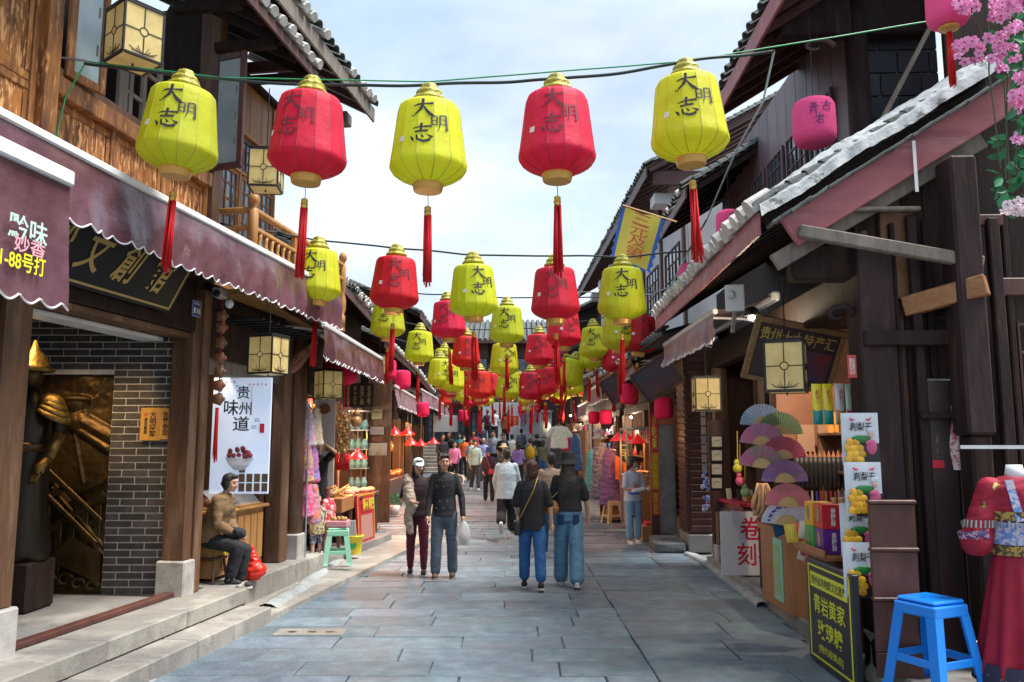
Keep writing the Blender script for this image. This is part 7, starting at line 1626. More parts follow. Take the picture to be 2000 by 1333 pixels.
text(SG, '贵州十大特产汇', (-.02, -.008, .2), (1, 0, 0), (0, 0, 1), w=.72, h=.13, m=gold_l, bold=.02)
SP = thing('spot_lamp', 'lit round spot lamp under the roof above the gold signboard', 'lamp', loc=P(1468, 618, Y=8.2)); b = MB(); b.smooth = True; b.lathe([(.085, 0), (.09, .02), (.06, .08), (.02, .1)], 18); b.build('housing', black_mt, SP); bulb(SP, (0, 0, -.01), .035, 18, (1, .85, .6))
SP2 = thing('spot_lamp', 'lit spot lamp inside the right stall above the fans', 'lamp', loc=(3.3, 8.3, 2.7)); b = MB(); b.smooth = True; b.lathe([(.085, 0), (.09, .02), (.06, .08), (.02, .1)], 18); b.build('housing', black_mt, SP2); bulb(SP2, (0, 0, -.01), .035, 55, (1, .78, .55))
JB = thing('junction_plate', 'white metal plate with a round socket under the tiled eave', 'plate', loc=P(1435, 582, Y=7.6), rz=-.25)
MB().box((-.09, 0, -.13), (.09, .02, .13), .01).build('plate', flat(.6, .6, .6, .4), JB); b = MB(); b.lathe([(.04, 0), (.04, .03), (.02, .035)], 12, Matrix.Translation((-.03, 0, .03)) @ Matrix.Rotation(R(90), 4, 'X')); b.build('socket', steel, JB); MB().bar((0, .02, -.1), (-.03, .1, -.32), .03).build('arm', steel, JB)
RN = thing('red_notice', 'small red notice with white text pinned on the post below the blue plate', 'notice', loc=P(1664, 716, Y=6.35)); MB().box((-.035, -.004, -.09), (.035, 0, .09), .0).build('sheet', flat(.55, .08, .06), RN); text(RN, '营业\n执照\n公示', (0, -.006, 0), (1, 0, 0), (0, 0, 1), w=.045, h=.13, m=paper_w)
b2 = thing('red_sticker', 'tiny red card stuck on the worn dark post', 'sticker', loc=P(1833, 907, Y=6.28)); MB().box((-.045, 0, -.03), (.045, .003, .03)).build('card', flat(.6, .02, .04), b2)
# dress on a stand
DR = thing('costume_dress', 'crimson embroidered folk dress with silver fringe on a white stand at the right edge', 'dress', loc=(P(1995, 1100, Y=5.6).x, 5.6, .15), rz=-.25)
crim = mat('crimson_cloth', (.34, .004, .03), (.24, .003, .02), sc=6, rough=.75, bump=.2)
b = MB(); rings(b, [(Vector((0, 0, 1.42)), .1, .08), (Vector((0, 0, 1.34)), .19, .12), (Vector((0, 0, 1.1)), .18, .13), (Vector((0, 0, .95)), .16, .12)]); 
chain(b, [(-.16, 0, 1.34), (-.24, -.02, 1.12), (-.28, -.04, .98)], [.08, .085, .1]); chain(b, [(.16, 0, 1.34), (.26, -.02, 1.12), (.3, -.04, .98)], [.08, .085, .1]); inst('bodice', remesh(b, .012, 'bodice', crim, .008, 8), DR)
b = MB(); b.smooth = True; b.grid(lambda u, v: ((.16+.16*v+.02*v*math.sin(u*2*math.pi*13))*math.cos(2*math.pi*u), (.12+.13*v+.02*v*math.sin(u*2*math.pi*13))*math.sin(2*math.pi*u), .96-.84*v), 120, 10); b.build('skirt', crim, DR)
def band(z0, z1, r0, m, name, rows=1, e=.012):
    b = MB(); b.smooth = True; b.grid(lambda u, v: ((r0+e)*math.cos(2*math.pi*u), (r0*.74+e)*math.sin(2*math.pi*u), lerp(z0, z1, v)), 40, 1); b.build(name, m, DR)
emb = mat('embroidery_blue', (.12, .22, .5), (.5, .45, .55), sc=30, rough=.8, lo=.48, hi=.52); embg = mat('embroidery_gold', (.4, .25, .05), (.05, .03, .02), sc=34, rough=.6, lo=.48, hi=.52); embk = mat('embroidery_hem', (.02, .02, .05), (.3, .15, .1), sc=22, rough=.8, lo=.6, hi=.64)
band(.97, 1.12, .175, emb, 'apron'); band(.9, .965, .185, embg, 'belt'); band(1.13, 1.19, .185, embg, 'chest_band'); b = MB(); b.smooth = True; b.grid(lambda u, v: ((.318+.03*v)*math.cos(2*math.pi*u), (.25+.03*v)*math.sin(2*math.pi*u), .2-.12*v), 60, 2); b.build('hem_band', embk, DR)
for s in (-1, 1):
    b = MB(); b.smooth = True; b.lathe([(.103, 0), (.104, .06)], 18, Matrix.Translation((s*.275, -.035, 1.0)) @ Matrix.Rotation(s*.2, 4, 'Y')); b.build('cuff_band', mat('cuff_embroidery', (.05, .04, .12), (.6, .3, .45), sc=26, rough=.8, lo=.5, hi=.54), DR)
    for k in range(9):
        a = R(200+16*k); MB().bar((s*.255+.098*math.cos(a), -.03+.098*math.sin(a), 1.13), (s*.26+.1*math.cos(a), -.03+.1*math.sin(a), 1.08), .01).build('silver_drop', steel, DR)
for k in range(13):
    a = R(190+13*k); MB().bar((.2*math.cos(a), .15*math.sin(a), 1.13), (.205*math.cos(a), .155*math.sin(a), 1.07), .012).build('silver_drop', steel, DR)
b = MB(); b.smooth = True; b.tube([(0, 0, 1.4), (0, 0, 1.5)], [.07, .05], 12); b.build('neck', flat(.7, .72, .74), DR)
for s in (-1, 1):
    MB().bar((s*.07, -.1, 1.4), (s*.03, -.145, 1.13), .05, .012, up=(0, 1, 0)).build('lapel_band', emb, DR)
    b = MB(); b.smooth = True; b.tube([(s*.13, -.075, 1.375), (s*.2, -.07, 1.27), (s*.26, -.09, 1.14)], [.02, .022, .02], 8, el=.5); b.build('sleeve_embroidery', embg, DR)
MB().bar((-.3, .1, 1.62), (.3, .1, 1.62), .025).build('rail', white_mt, DR); MB().tube([(0, 0, 0), (0, 0, 1.4)], .02, 8).build('stand', steel, DR)
PSK = thing('power_strip', 'white power strip fixed low on the wall by the blue stool', 'socket', loc=P(1925, 1262, Y=5.9)); MB().box((-.09, 0, -.03), (.09, .03, .03), .006).build('case', paper_w, PSK)
for k in range(3): MB().box((-.065+.055*k, -.003, -.012), (-.045+.055*k, .0, .012)).build('outlet', flat(.1, .1, .1), PSK)
# blossoms in the top right corner
FL = thing('blossom_vine', 'artificial pink blossom clusters with green leaves hanging in the top right corner', 'flowers', loc=(0, 0, 0))
pinkm = mat('petal_pink', (.78, .2, .5), (.85, .5, .7), sc=30, rough=.6, transl=.3, rnd=.15); whm = mat('petal_white', (.8, .68, .72), rough=.6, transl=.3); leafm = mat('leaf_green', (.02, .16, .06), (.05, .26, .1), sc=9, rough=.45, transl=.25, rnd=.4)
def flower(m):
    b = MB(); b.smooth = True
    for k in range(5):
        a = 2*math.pi*k/5; ca, sa = math.cos(a), math.sin(a); P_ = lambda r, w, y: (r*ca-w*sa, y, r*sa+w*ca)
        b.add([P_(.002, 0, .0), P_(.014, -.012, -.008), P_(.028, -.008, -.006), P_(.031, 0, -.001), P_(.028, .008, -.006), P_(.014, .012, -.008)], [(0, 1, 2, 3), (0, 3, 4, 5)])
    b.cur = 1; b.ell((0, -.006, 0), (.006, .004, .006), 5, 4); return b.mesh('flower', [m, flat(.45, .02, .12)])
FP, FW_ = flower(pinkm), flower(whm)
b = MB(); b.add([(0, 0, 0), (.018, -.006, .02), (.014, .0, .05), (0, .004, .07), (-.014, .0, .05), (-.018, -.006, .02)], [(0, 1, 2, 3), (0, 3, 4, 5)]); LFm = b.mesh('leaf', leafm)
rf = random.Random(3); nfl = 0
for cx, cy, rr, n, m in ((1885, 8, 26, 22, 0), (1960, 15, 32, 34, 0), (1893, 100, 28, 26, 0), (1945, 68, 20, 14, 0), (1960, 110, 28, 22, 0), (1990, 10, 20, 14, 0), (1992, 195, 22, 20, 0), (1994, 270, 12, 6, 0), (1975, 410, 18, 10, 1), (1995, 405, 16, 10, 1), (1990, 150, 10, 5, 0), (1988, 60, 18, 10, 0)):
    for k in range(n):
        a = rf.uniform(0, 6.28); r_ = rr*math.sqrt(rf.random()); p = P(cx+r_*math.cos(a), cy+r_*math.sin(a)*.9, Y=5.35+rf.uniform(-.12, .1)); inst('flower', FW_ if m else FP, FL, p, (rf.uniform(-.6, .6), rf.uniform(0, 6), rf.uniform(-.7, .7)), (rf.uniform(.9, 1.4),)*3)
for k in range(280):
    px = rf.uniform(1940, 2060); py = rf.uniform(0, 420)
    if px < 1965 and 140 < py < 260: continue
    if rf.random() < .2 and py > 120: continue
    inst('leaf', LFm, FL, P(px, py, Y=5.55+rf.uniform(-.1, .2)), (rf.uniform(-1, 1), rf.uniform(0, 6), rf.uniform(-1, 1)), (rf.uniform(1, 1.9),)*3)
for k in range(7): p0 = P(1930+20*k, -40, Y=5.6); p1 = P(1955+9*k, 330+20*(k % 3), Y=5.6); MB().tube([p0, (p0+p1)/2+Vector((.08*(k % 2-.5), 0, 0)), p1], .006, 4).build('stem', flat(.06, .09, .03), FL)
# ------------------------------------------------------------------ mid right: case, lamps, clothes
GC = thing('glass_case', 'aluminium framed glass display case with cooked snacks on the right', 'display case', loc=(P(1262, 1000, Y=16.4).x-.1, 16.0, .15))
for sx in (-.32, .32):
    for yy in (0, .9): MB().box((sx-.02, yy-.02, 0), (sx+.02, yy+.02, 1.95), .004).build('frame_post', steel, GC)
for zz in (.75, 1.0, 1.93):
    for yy in (0, .9): MB().box((-.3, yy-.018, zz-.02), (.3, yy+.018, zz+.02), .004).build('frame_rail', steel, GC)
    for sx in (-.32, .32): MB().box((sx-.018, .02, zz-.019), (sx+.018, .88, zz+.019), .004).build('frame_rail', steel, GC)
MB().box((-.3, .0, 0), (.3, .88, .73), .006).build('cupboard', wood_ctr, GC)
for k in range(14): b = MB(); b.smooth = True; b.ell((-.22+.11*(k % 5), .12+.2*(k//5), 1.06), (.06, .08, .04), 8, 5); b.build('snack', mat('cooked_snack', (.4, .12, .03), (.55, .25, .05), sc=12, rough=.4, rnd=.3), GC)
RSm = mat('lamp_red', (.75, .02, .02), rough=.3, emit=.25)
def shade_lamp(px, py, Y, lab, power=6, s=1.0, col=(1, .55, .2)):
    c = P(px, py, Y=Y); t = thing('shade_lamp', lab, 'lamp', loc=c, group='red cone lamp shades over the food stalls'); t.scale = (s,)*3
    b = MB(); b.smooth = True; b.lathe([(.19, -.02), (.185, .0), (.06, .11), (.035, .13), (.02, .18)], 20, cap=False); b.build('shade', RSm, t); MB().tube([(0, 0, .17), (0, 0, .9)], .005, 4).build('cord', flat(.5, .35, .2), t)
    bulb(t, (0, 0, .02), .04, power, col); return t
for px, py, Y, lab in ((1207, 860, 18.4, 'left red lamp shade over the right snack stall'), (1222, 858, 17.6, 'middle red lamp shade over the right snack stall'), (1245, 865, 16.3, 'red lamp shade inside the glass case on the right')): shade_lamp(px, py, Y, lab, 8)
HX = thing('hex_sign', 'black pointed sign with yellow strokes hanging below the red lamps', 'sign', loc=P(1221, 885, Y=17)); MB().prism([(-.12, .2), (.12, .2), (.14, 0), (.12, -.1), (0, -.2), (-.12, -.1), (-.14, 0)], .02).build('board', flat(.015, .015, .02), HX); text(HX, '二干', (0, -.004, .02), (1, 0, 0), (0, 0, 1), w=.16, h=.3, m=yl, vert=True, bold=.02)
CPz = thing('couplet_post', 'brown post with red and orange couplet strips beside the glass case', 'post', loc=(P(1279, 1000, Y=15.0).x, 14.95, .1)); MB().box((-.08, -.06, 0), (.08, .06, 2.6), .01).build('post', wood_rd, CPz)
for z0, z1, col, s in ((1.55, 2.25, (.6, .02, .04), '小吃美'), (.85, 1.53, (.75, .25, .02), '卤味鲜香'), (.4, .83, (.65, .08, .02), '欢迎')):
    MB().box((-.07, -.064, z0), (.07, -.0605, z1)).build('paper_strip', flat(*col, .6), CPz); text(CPz, s, (0, -.066, (z0+z1)/2), (1, 0, 0), (0, 0, 1), w=.09, h=(z1-z0)*.88, m=yl, vert=True)
OC = thing('serving_counter', 'wooden serving counter with jars between the stool and the glass case', 'counter', loc=(P(1208, 1000, Y=19).x, 18.2, .1)); MB().box((-.35, 0, .0), (.35, 1.6, .75), .006).build('carcass', wood_ctr, OC); MB().box((-.38, -.03, .752), (.38, 1.63, .78), .006).build('top', wood_ctr, OC)
for k in range(7): b = MB(); b.smooth = True; b.lathe([(.06, 0), (.065, .1), (.05, .14), (.03, .15)], 10, Matrix.Translation((-.28+.1*k, .12+.08*(k % 2), .781))); b.build('jar', flat(*random.choice(((.6, .6, .62), (.5, .08, .12), (.6, .5, .5)))), OC)
OS = thing('orange_sign', 'orange hanging sign with dark text below the black pointed sign', 'sign', loc=P(1214, 910, Y=18)); MB().box((-.14, 0, -.3), (.14, .02, .2), .004).build('board', flat(.7, .18, .02), OS); text(OS, '卤豆腐', (0, -.004, -.05), (1, 0, 0), (0, 0, 1), w=.12, h=.42, m=flat(.15, .03, .02), vert=True)
RS2 = thing('red_cushion_box', 'brown cardboard box with a red cushion by the steel door', 'box', loc=(P(1275, 1035, Y=15.6).x, 15.3, .0)); MB().box((-.28, -.2, 0), (.28, .25, .28), .01).build('carton', flat(.4, .2, .08, .7), RS2); MB().box((-.2, -.15, .285), (.25, .2, .34), .02).build('cushion', flat(.6, .01, .03), RS2)
def garment(px, py, Y, col, lab, w=.5, h=.65, kind='shirt', c2=None, rz=0):
    c = P(px, py, Y=Y); t = thing('hanging_'+kind, lab, kind, loc=c, rz=rz); m = cloth('garment_%d' % (len(MATS)), col, c2, sc=18 if c2 else 14)
    b = MB()
    if kind == 'shirt': rings(b, [(Vector((0, 0, -h)), w*.42, .05), (Vector((0, 0, -.15)), w*.38, .05), (Vector((0, 0, -.03)), w*.34, .045), (Vector((0, 0, .02)), w*.15, .03)]); chain(b, [(-w*.32, 0, -.06), (-w*.52, 0, -.24)], [.06, .065]); chain(b, [(w*.32, 0, -.06), (w*.52, 0, -.24)], [.06, .065])
    else: rings(b, [(Vector((0, 0, -h)), w*.5, .09), (Vector((0, 0, -h*.5)), w*.36, .07), (Vector((0, 0, -.1)), w*.3, .05), (Vector((0, 0, .02)), w*.14, .03)])
    inst('cloth', remesh(b, .018, 'cloth', m, .014, 8, seed=int(px)), t); MB().tube([(-w*.3, 0, -.01), (0, 0, .06), (w*.3, 0, -.01)], .008, 5).build('hanger', wood_yel, t); MB().tube([(0, 0, .05), (.015, 0, .1), (0, 0, .14)], .005, 4).build('hook', steel, t); return t
garment(1092, 834, 22, (.5, .62, .64), 'pale blue t-shirt hanging outside the clothes shop', .58, .58)
garment(1085, 866, 22.6, (.04, .05, .08), 'dark trousers hanging under the pale t-shirt', .5, .7, 'dress'); garment(1100, 846, 23.2, (.6, .03, .15), 'crimson shirt behind the pale t-shirt', .6, .5); garment(1124, 850, 23, (.05, .12, .3), 'blue coat hanging by the round post', .45, 1.0, 'dress')
garment(1172, 868, 18.9, (.05, .06, .12), 'navy folk dress with silver collar at the stall', .55, 1.25, 'dress', (.4, .42, .5)); garment(1190, 880, 18.2, (.1, .12, .3), 'blue printed folk dress beside the navy one', .5, 1.2, 'dress', (.35, .12, .3)); garment(1155, 880, 20.2, (.1, .4, .45), 'teal scarf dress at the dress stall', .4, 1.0, 'dress')
for k, (px, py, Y) in enumerate(((1168, 852, 18.7),)):
    t = thing('silver_headdress', 'white and silver folk headdress above the navy dress', 'headdress', loc=P(1172, 850, Y=18.6)); b = MB(); b.smooth = True; b.lathe([(.12, -.1), (.2, -.08), (.14, -.02), (.13, .06), (.17, .08), (.16, .12), (.1, .14)], 18); b.build('crown', mat('silver_white', (.6, .62, .68), (.2, .2, .25), sc=30, rough=.35, metal=.3), t)
# slanted picture boards
for px, py, Y, lab, r_ in ((1283, 738, 12.8, 'near slanted picture board with a brown frame under the right awnings', -32), (1212, 752, 15.8, 'far slanted dark picture board under the right awnings', -30)):
    t = thing('picture_board', lab, 'picture board', loc=P(px, py, Y=Y)); t.rotation_euler = (R(20), R(r_), R(-25)); MB().box((-.32, 0, -.24), (.32, .03, .24), .006).build('panel', mat('board_picture', (.04, .06, .1), (.16, .05, .04), sc=4, rough=.35), t)
    for a, c in (((-.35, -.02, .24), (.35, .03, .28)), ((-.35, -.02, -.28), (.35, .03, -.24)), ((-.36, -.022, -.24), (-.32, .03, .24)), ((.32, -.022, -.24), (.36, .03, .24))): MB().box(a, c, .004).build('frame', wood_post, t)
# ------------------------------------------------------------------ left stalls
GS = thing('gourd_string', 'bunch of small tan gourds with red tassels hanging in the left shop', 'gourds', loc=P(672, 795, Y=12.0))
gm = mat('gourd_tan', (.5, .27, .09), (.38, .18, .05), sc=8, rough=.35, rnd=.2)
b = MB(); b.smooth = True; b.ell((0, 0, 0), (.032, .032, .034), 8, 6); b.ell((0, 0, .045), (.02, .02, .022), 7, 5); GM = b.mesh('gourd', gm)
for k in range(46): a = k*2.4; r_ = .05+.05*random.random(); inst('gourd', GM, GS, (r_*math.cos(a)+random.uniform(-.04, .04), r_*math.sin(a)*.6, -.1-.012*k+random.uniform(-.02, .02)), (random.uniform(-.4, .4), random.uniform(-.4, .4), 0))
inst('gourd', GM, GS, (.19, -.02, -.22), sc=(2.6,)*3)
for k in range(6): o = inst('tassel', TAS[k % 4], GS, (-.09+.036*k, -.03, .3-.02*(k % 2)), sc=(.45, .45, .95)); o.scale = (.45, .45, .4); o.location.z = -.3; o['kind'] = 'stuff'
for k in range(3): MB().tube([(-.06+.06*k, 0, -.05), (-.03+.03*k, 0, .5)], .008, 4).build('red_cord', flat(.6, .02, .03), GS)
for k, (px, py, Y, cols, lab) in enumerate(((603, 800, 11.1, ((.6, .25, .45), (.8, .75, .8)), 'pink and white child dress hanging by the round post'), (618, 800, 11.3, ((.5, .35, .2), (.75, .7, .6)), 'cream dress with brown trim hanging in the left shop'), (600, 868, 11.0, ((.45, .05, .3), (.7, .55, .1)), 'bright patterned dress in the lower left rail'), (612, 872, 11.25, ((.1, .2, .55), (.7, .1, .1)), 'blue and red patterned dress on the left rail'), (600, 935, 11.0, ((.6, .03, .12), (.7, .3, .5)), 'crimson printed dress hanging lowest by the post'), (614, 950, 11.2, ((.75, .2, .03), (.1, .2, .5)), 'orange and blue printed bag dress by the shopkeeper'))):
    garment(px, py, Y, cols[0], lab, .26, .5, 'dress', cols[1], rz=R(60))
WPn = thing('peg_wall', 'white pegboard with round wooden toys inside the left shop', 'display wall', loc=(P(612, 900, Y=13.2).x, 13.2, .2)); ww = P(652, 900, Y=13.2).x-P(612, 900, Y=13.2).x
MB().box((0, 0, .6), (ww, .03, 2.4), .004).build('pegboard', flat(.6, .62, .64), WPn)
for k, (u, z) in enumerate(((.5, 2.15), (.3, 1.85), (.7, 1.5), (.45, 1.25), (.6, 1.0))): b = MB(); b.lathe([(.09 if k == 0 else .045, 0), (.085 if k == 0 else .04, .03)], 14, Matrix.Translation((ww*u, -.005, z)) @ Matrix.Rotation(R(90), 4, 'X')); b.build('wooden_toy', flat(.22, .11, .05), WPn)
CS = thing('clothes_pole', 'thin steel pole standing before the clothes of the left shop', 'pole', loc=(P(598, 1000, Y=10.9).x, 10.9, .16)); MB().tube([(0, 0, 0), (0, 0, 2.1)], .014, 8).build('tube', steel, CS); MB().bar((0, 0, 2.1), (-.1, 0, 2.25), .06, .04).build('spot_head', steel, CS)
# toy table, bucket, sticks, poster
TT = thing('toy_table', 'low wooden table with wooden toys behind the mannequins', 'table', loc=(-2.9, 12.9, .16)); MB().box((-.3, -.45, .58), (.32, .5, .8), .01).build('tray_box', wood_ctr, TT)
for sx in (-.25, .27):
    for yy in (-.4, .45): MB().box((sx-.025, yy-.025, 0), (sx+.025, yy+.025, .578), .004).build('leg', wood_post, TT)
for k in range(22): b = MB(); b.smooth = True; b.tube([(random.uniform(-.25, .28), random.uniform(-.4, .45), .8), (random.uniform(-.25, .28), random.uniform(-.4, .45), .86+random.random()*.1)], random.uniform(.015, .03), 6); b.build('wooden_toy', gm, TT)
T2 = thing('snack_table', 'long table with orange snacks and trays before the dark shop wall', 'table', loc=(-2.85, 14.5, .15)); MB().box((-.35, -.9, .7), (.35, .9, .76), .01).build('top', wood_rd, T2); MB().box((-.33, -.88, 0), (.33, .88, .698), .01).build('body', wood_dk, T2)
for k in range(16): b = MB(); b.smooth = True; b.ell((random.uniform(-.25, .25), -.75+.1*k, .8), (.09, .06, .05), 8, 5); b.build('snack', mat('snack_orange', (.75, .2, .03), (.6, .45, .3), sc=5, rough=.5, rnd=.4, hue=.04), T2)
BKt = thing('yellow_bucket', 'yellow plastic bucket with a green round label and papers inside', 'bucket', loc=(P(692, 1050, Y=12.6).x, 12.6, .12)); b = MB(); b.smooth = True; b.lathe([(.105, 0), (.135, .25), (.145, .255), (.145, .28), (.13, .28)], 22, cap=False); b.lathe([(.02, .005), (.105, .006)], 20, cap=False); b.build('pail', flat(.78, .6, .02, .4), BKt)
b = MB(); b.lathe([(.06, 0), (.06, .002)], 16, Matrix.Translation((0, -.124, .14)) @ Matrix.Rotation(R(84), 4, 'X')); b.build('label', flat(.05, .3, .08), BKt); MB().box((-.1, -.01, .15), (.06, .01, .5), .004, Matrix.Rotation(-.1, 4, 'Y')).build('paper_roll', flat(.45, .5, .55), BKt)
RPs = thing('red_poster_stand', 'red poster with yellow text leaning at the edge of the left stall', 'poster', loc=(P(722, 1035, Y=14.2).x, 13.9, .1), rz=R(-8))
MB().box((-.02, -.45, .0), (.02, .45, .85), .006, Matrix.Rotation(-.06, 4, 'Y')).build('board', flat(.6, .02, .04, .4), RPs)
M_ = Matrix.Rotation(-.06, 4, 'Y')
for y0_, z0_, y1_, z1_ in ((-.44, .02, .44, .035), (-.44, .82, .44, .835), (-.44, .036, -.425, .819), (.425, .036, .44, .819)): MB().box((.0205, y0_, z0_), (.023, y1_, z1_), 0, M_).build('yellow_border', yl, RPs)
text(RPs, '糍粑', (-.01+.035-.04*0, 0, .68), (0, 1, 0), (-.06, 0, 1), w=.6, h=.2, m=yl, bold=.03); MB().box((.022, -.3, .1), (.026, .3, .5), 0, M_).build('print', flat(.5, .25, .2), RPs)
BSK = thing('basket', 'pink basket of wooden toys on the mint green stool', 'basket', loc=(P(660, 1050, Y=11.6).x, 11.6, .625)); b = MB(); b.box((-.15, -.13, 0), (.15, .13, .09), .012); b.build('basket', flat(.55, .25, .3), BSK)
for k in range(8): b = MB(); b.smooth = True; b.ell((-.1+.03*k, random.uniform(-.08, .08), .11), (.035, .03, .035), 7, 5); b.build('toy', gm, BSK)
for k in range(5):
    t = thing('cane', 'slanting wooden cane in the bundle by the toy table, %s from the left' % ('first', 'second', 'third', 'fourth', 'fifth')[k], 'cane', loc=(-2.75+.05*k, 13.2+.08*k, .13), group='wooden canes by the toy table'); MB().tube([(0, 0, 0), (-.25-.03*k, .05, .62)], .018, 6).build('shaft', wood_rd if k % 2 else wood_post, t)
SHV = thing('glass_shelf', 'tall glass shelf with green jars in the left shop', 'shelf', loc=(P(708, 880, Y=16.2).x-.1, 16.2, .2)); 
for k in range(5): MB().box((-.2, 0, .7+.38*k), (.2, .3, .72+.38*k), .002).build('shelf', steel, SHV)
for k in range(12): b = MB(); b.smooth = True; b.lathe([(.06, 0), (.07, .1), (.04, .18), (.03, .2)], 10, Matrix.Translation((-.12+.12*(k % 3), .1, .72+.38*(k//3)))); b.build('jar', flat(.2, .38, .36, .15), SHV)
for k, (px, py, w, h, col) in enumerate(((736, 810, .22, .2, (.3, .25, .12)), (736, 842, .28, .16, (.5, .45, .4)), (736, 858, .2, .1, (.25, .1, .05)), (738, 878, .38, .26, (.34, .3, .24)))):
    t = thing('wall_notice', ('olive notice highest', 'pale notice second', 'brown notice third', 'large tan notice lowest')[k]+' on the dark panel between the left shops', 'notice', loc=P(px, py, Y=17.0)); MB().box((-w/2, 0, -h/2), (w/2, .015, h/2), .003).build('sheet', flat(*col, .6), t)
o = thing('dark_panel', 'dark timber panel carrying notices between two left shops', 'panel', loc=(P(716, 900, Y=17.1).x, 17.1, .15)); MB().box((0, 0, 0), (.5, .05, 3.0), .006).build('board', wood_post, o)
HS = thing('hanging_sign', 'black hanging sign with vertical gold characters in the left shop front', 'sign', loc=P(700, 772, Y=13.5)); MB().box((-.26, 0, -.2), (.26, .03, .2), .006).build('board', flat(.02, .015, .015), HS)
for k in range(4): text(HS, ('银匠铺', '手工坊', '葫芦画', '老字号')[k], (-.17+.115*k, -.004, 0), (1, 0, 0), (0, 0, 1), w=.06, h=.32, m=gold_l, vert=True)
# meat shop
ms = mat('cured_meat', (.5, .1, .02), (.7, .3, .04), sc=8, rough=.35, rnd=.4)
MT = thing('meat_display', 'rows of orange cured meat hanging and lying in the lit left shop', 'meat display', loc=(-3.12, 19.3, .15)); MB().box((-.5, -1.9, 0), (.15, 3.0, .75), .01).build('counter', flat(.03, .025, .03), MT)
for k in range(34): b = MB(); b.smooth = True; b.ell((random.uniform(-.4, .1), -1.8+.14*k, .82+random.random()*.08), (.14, .09, .07), 8, 5); b.build('meat', ms, MT)
for k in range(24): b = MB(); b.smooth = True; b.ell((random.uniform(-.5, -.1), -1.8+.2*k, 1.45+random.random()*.3), (.07, .06, .16), 8, 5); b.build('meat', ms, MT)
for zz in (1.25, 1.75): MB().box((-.55, -1.9, zz), (-.3, 3.0, zz+.03), .004).build('rack_rail', steel, MT)
for px, py, Y, lab in ((770, 848, 18.3, 'nearest red lamp shade in the meat shop'), (796, 848, 20.0, 'second red lamp shade in the meat shop'), (803, 868, 20.6, 'low red lamp shade leaning in the meat shop'), (822, 870, 22.5, 'fourth red lamp shade in the meat shop'), (847, 866, 24.3, 'farthest red lamp shade before the crowd'), (698, 895, 14.6, 'red lamp shade over the snack table')): shade_lamp(px, py, Y, lab, 38, 1.0, (1, .45, .12))
PT = thing('potted_plant', 'small green plant in a white pot on the left kerb', 'plant', loc=(P(770, 1000, Y=19.5).x, 19.5, .1)); b = MB(); b.smooth = True; b.lathe([(.1, 0), (.13, .22), (.11, .22)], 16); b.build('pot', flat(.6, .6, .6), PT)
for k in range(60): inst('leaf', LFm, PT, (random.uniform(-.16, .16), random.uniform(-.14, .14), .24+random.random()*.2), (random.uniform(-.8, .8), random.uniform(-.6, .6), random.uniform(0, 6)), (1.3,)*3)
# charms string and camera on the post of the left shop
CHs = thing('charm_string', 'string of brown wooden charms with a dark red tassel beside the second post', 'charm', loc=P(433, 640, Y=8.25))
for k, z in enumerate((.12, .0, -.16, -.32, -.46, -.6, -.74)):
    b = MB(); b.smooth = True; b.ell((0, 0, z), (.055, .03, .06), 8, 6)
    for q in range(5): a = q*1.256; b.ell((.045*math.cos(a), 0, z+.045*math.sin(a)), (.026, .022, .026), 6, 4)
    b.build('charm', flat(.2+.05*(k % 2), .09, .04, .4), CHs)
MB().tube([(0, 0, .3), (0, 0, -.8)], .005, 4).build('cord', flat(.3, .02, .02), CHs); o = inst('tassel', TAS[2], CHs, (-.01, 0, .05), sc=(.6, .6, .9)); o['kind'] = 'stuff'
CM = thing('security_camera', 'beige security camera fixed under the first awning end', 'camera', loc=P(430, 575, Y=8.2)); MB().box((-.05, -.1, -.04), (.05, .1, .06), .015).build('housing', flat(.45, .4, .33), CM); b = MB(); b.lathe([(.04, 0), (.03, .03)], 12, Matrix.Translation((0, -.1, -.01)) @ Matrix.Rotation(R(90), 4, 'X')); b.build('lens', black_mt, CM); b = MB(); b.smooth = True; b.ell((.1, 0, -.1), (.045, .045, .05)); b.build('bulb', flat(.6, .6, .62, .2), CM)
# picture lamp over the bronze relief
for xx in (-4.6, -4.0):
    l = thing('spot_lamp', 'warm spot lamp over the bronze relief, %s one' % ('left' if xx < -4.2 else 'right'), 'lamp', loc=(xx, 7.35, 3.2)); b = MB(); b.smooth = True; b.lathe([(.05, -.04), (.05, .03), (.02, .06)], 14); b.build('housing', black_mt, l); bulb(l, (0, 0, -.035), .028, 45, (1, .66, .3), aim=(.25, .85, -1.9))
l = thing('ceiling_lamp', 'added ceiling lamp brightening the honey counter in the snack shop', 'lamp', loc=(-3.5, 9.0, 3.0)); b = MB(); b.box((-.1, -.1, 0), (.1, .1, .04), .01); b.build('housing', paper_w, l); bulb(l, (0, 0, -.02), .04, 14, (1, .82, .6))  # lamp added to brighten the dark snack shop interior
l = thing('ceiling_lamp', 'lit ceiling lamp inside the toy shop behind the gourds', 'lamp', loc=(-3.7, 13.6, 2.75)); b = MB(); b.box((-.1, -.1, 0), (.1, .1, .04), .01); b.build('housing', paper_w, l); bulb(l, (0, 0, -.02), .04, 28, (1, .85, .65))
l = thing('ceiling_lamp', 'lit ceiling lamp inside the right clothes shop', 'lamp', loc=(3.2, 24, 2.7)); b = MB(); b.box((-.1, -.1, 0), (.1, .1, .04), .01); b.build('housing', paper_w, l); bulb(l, (0, 0, -.02), .04, 60, (1, .9, .8))

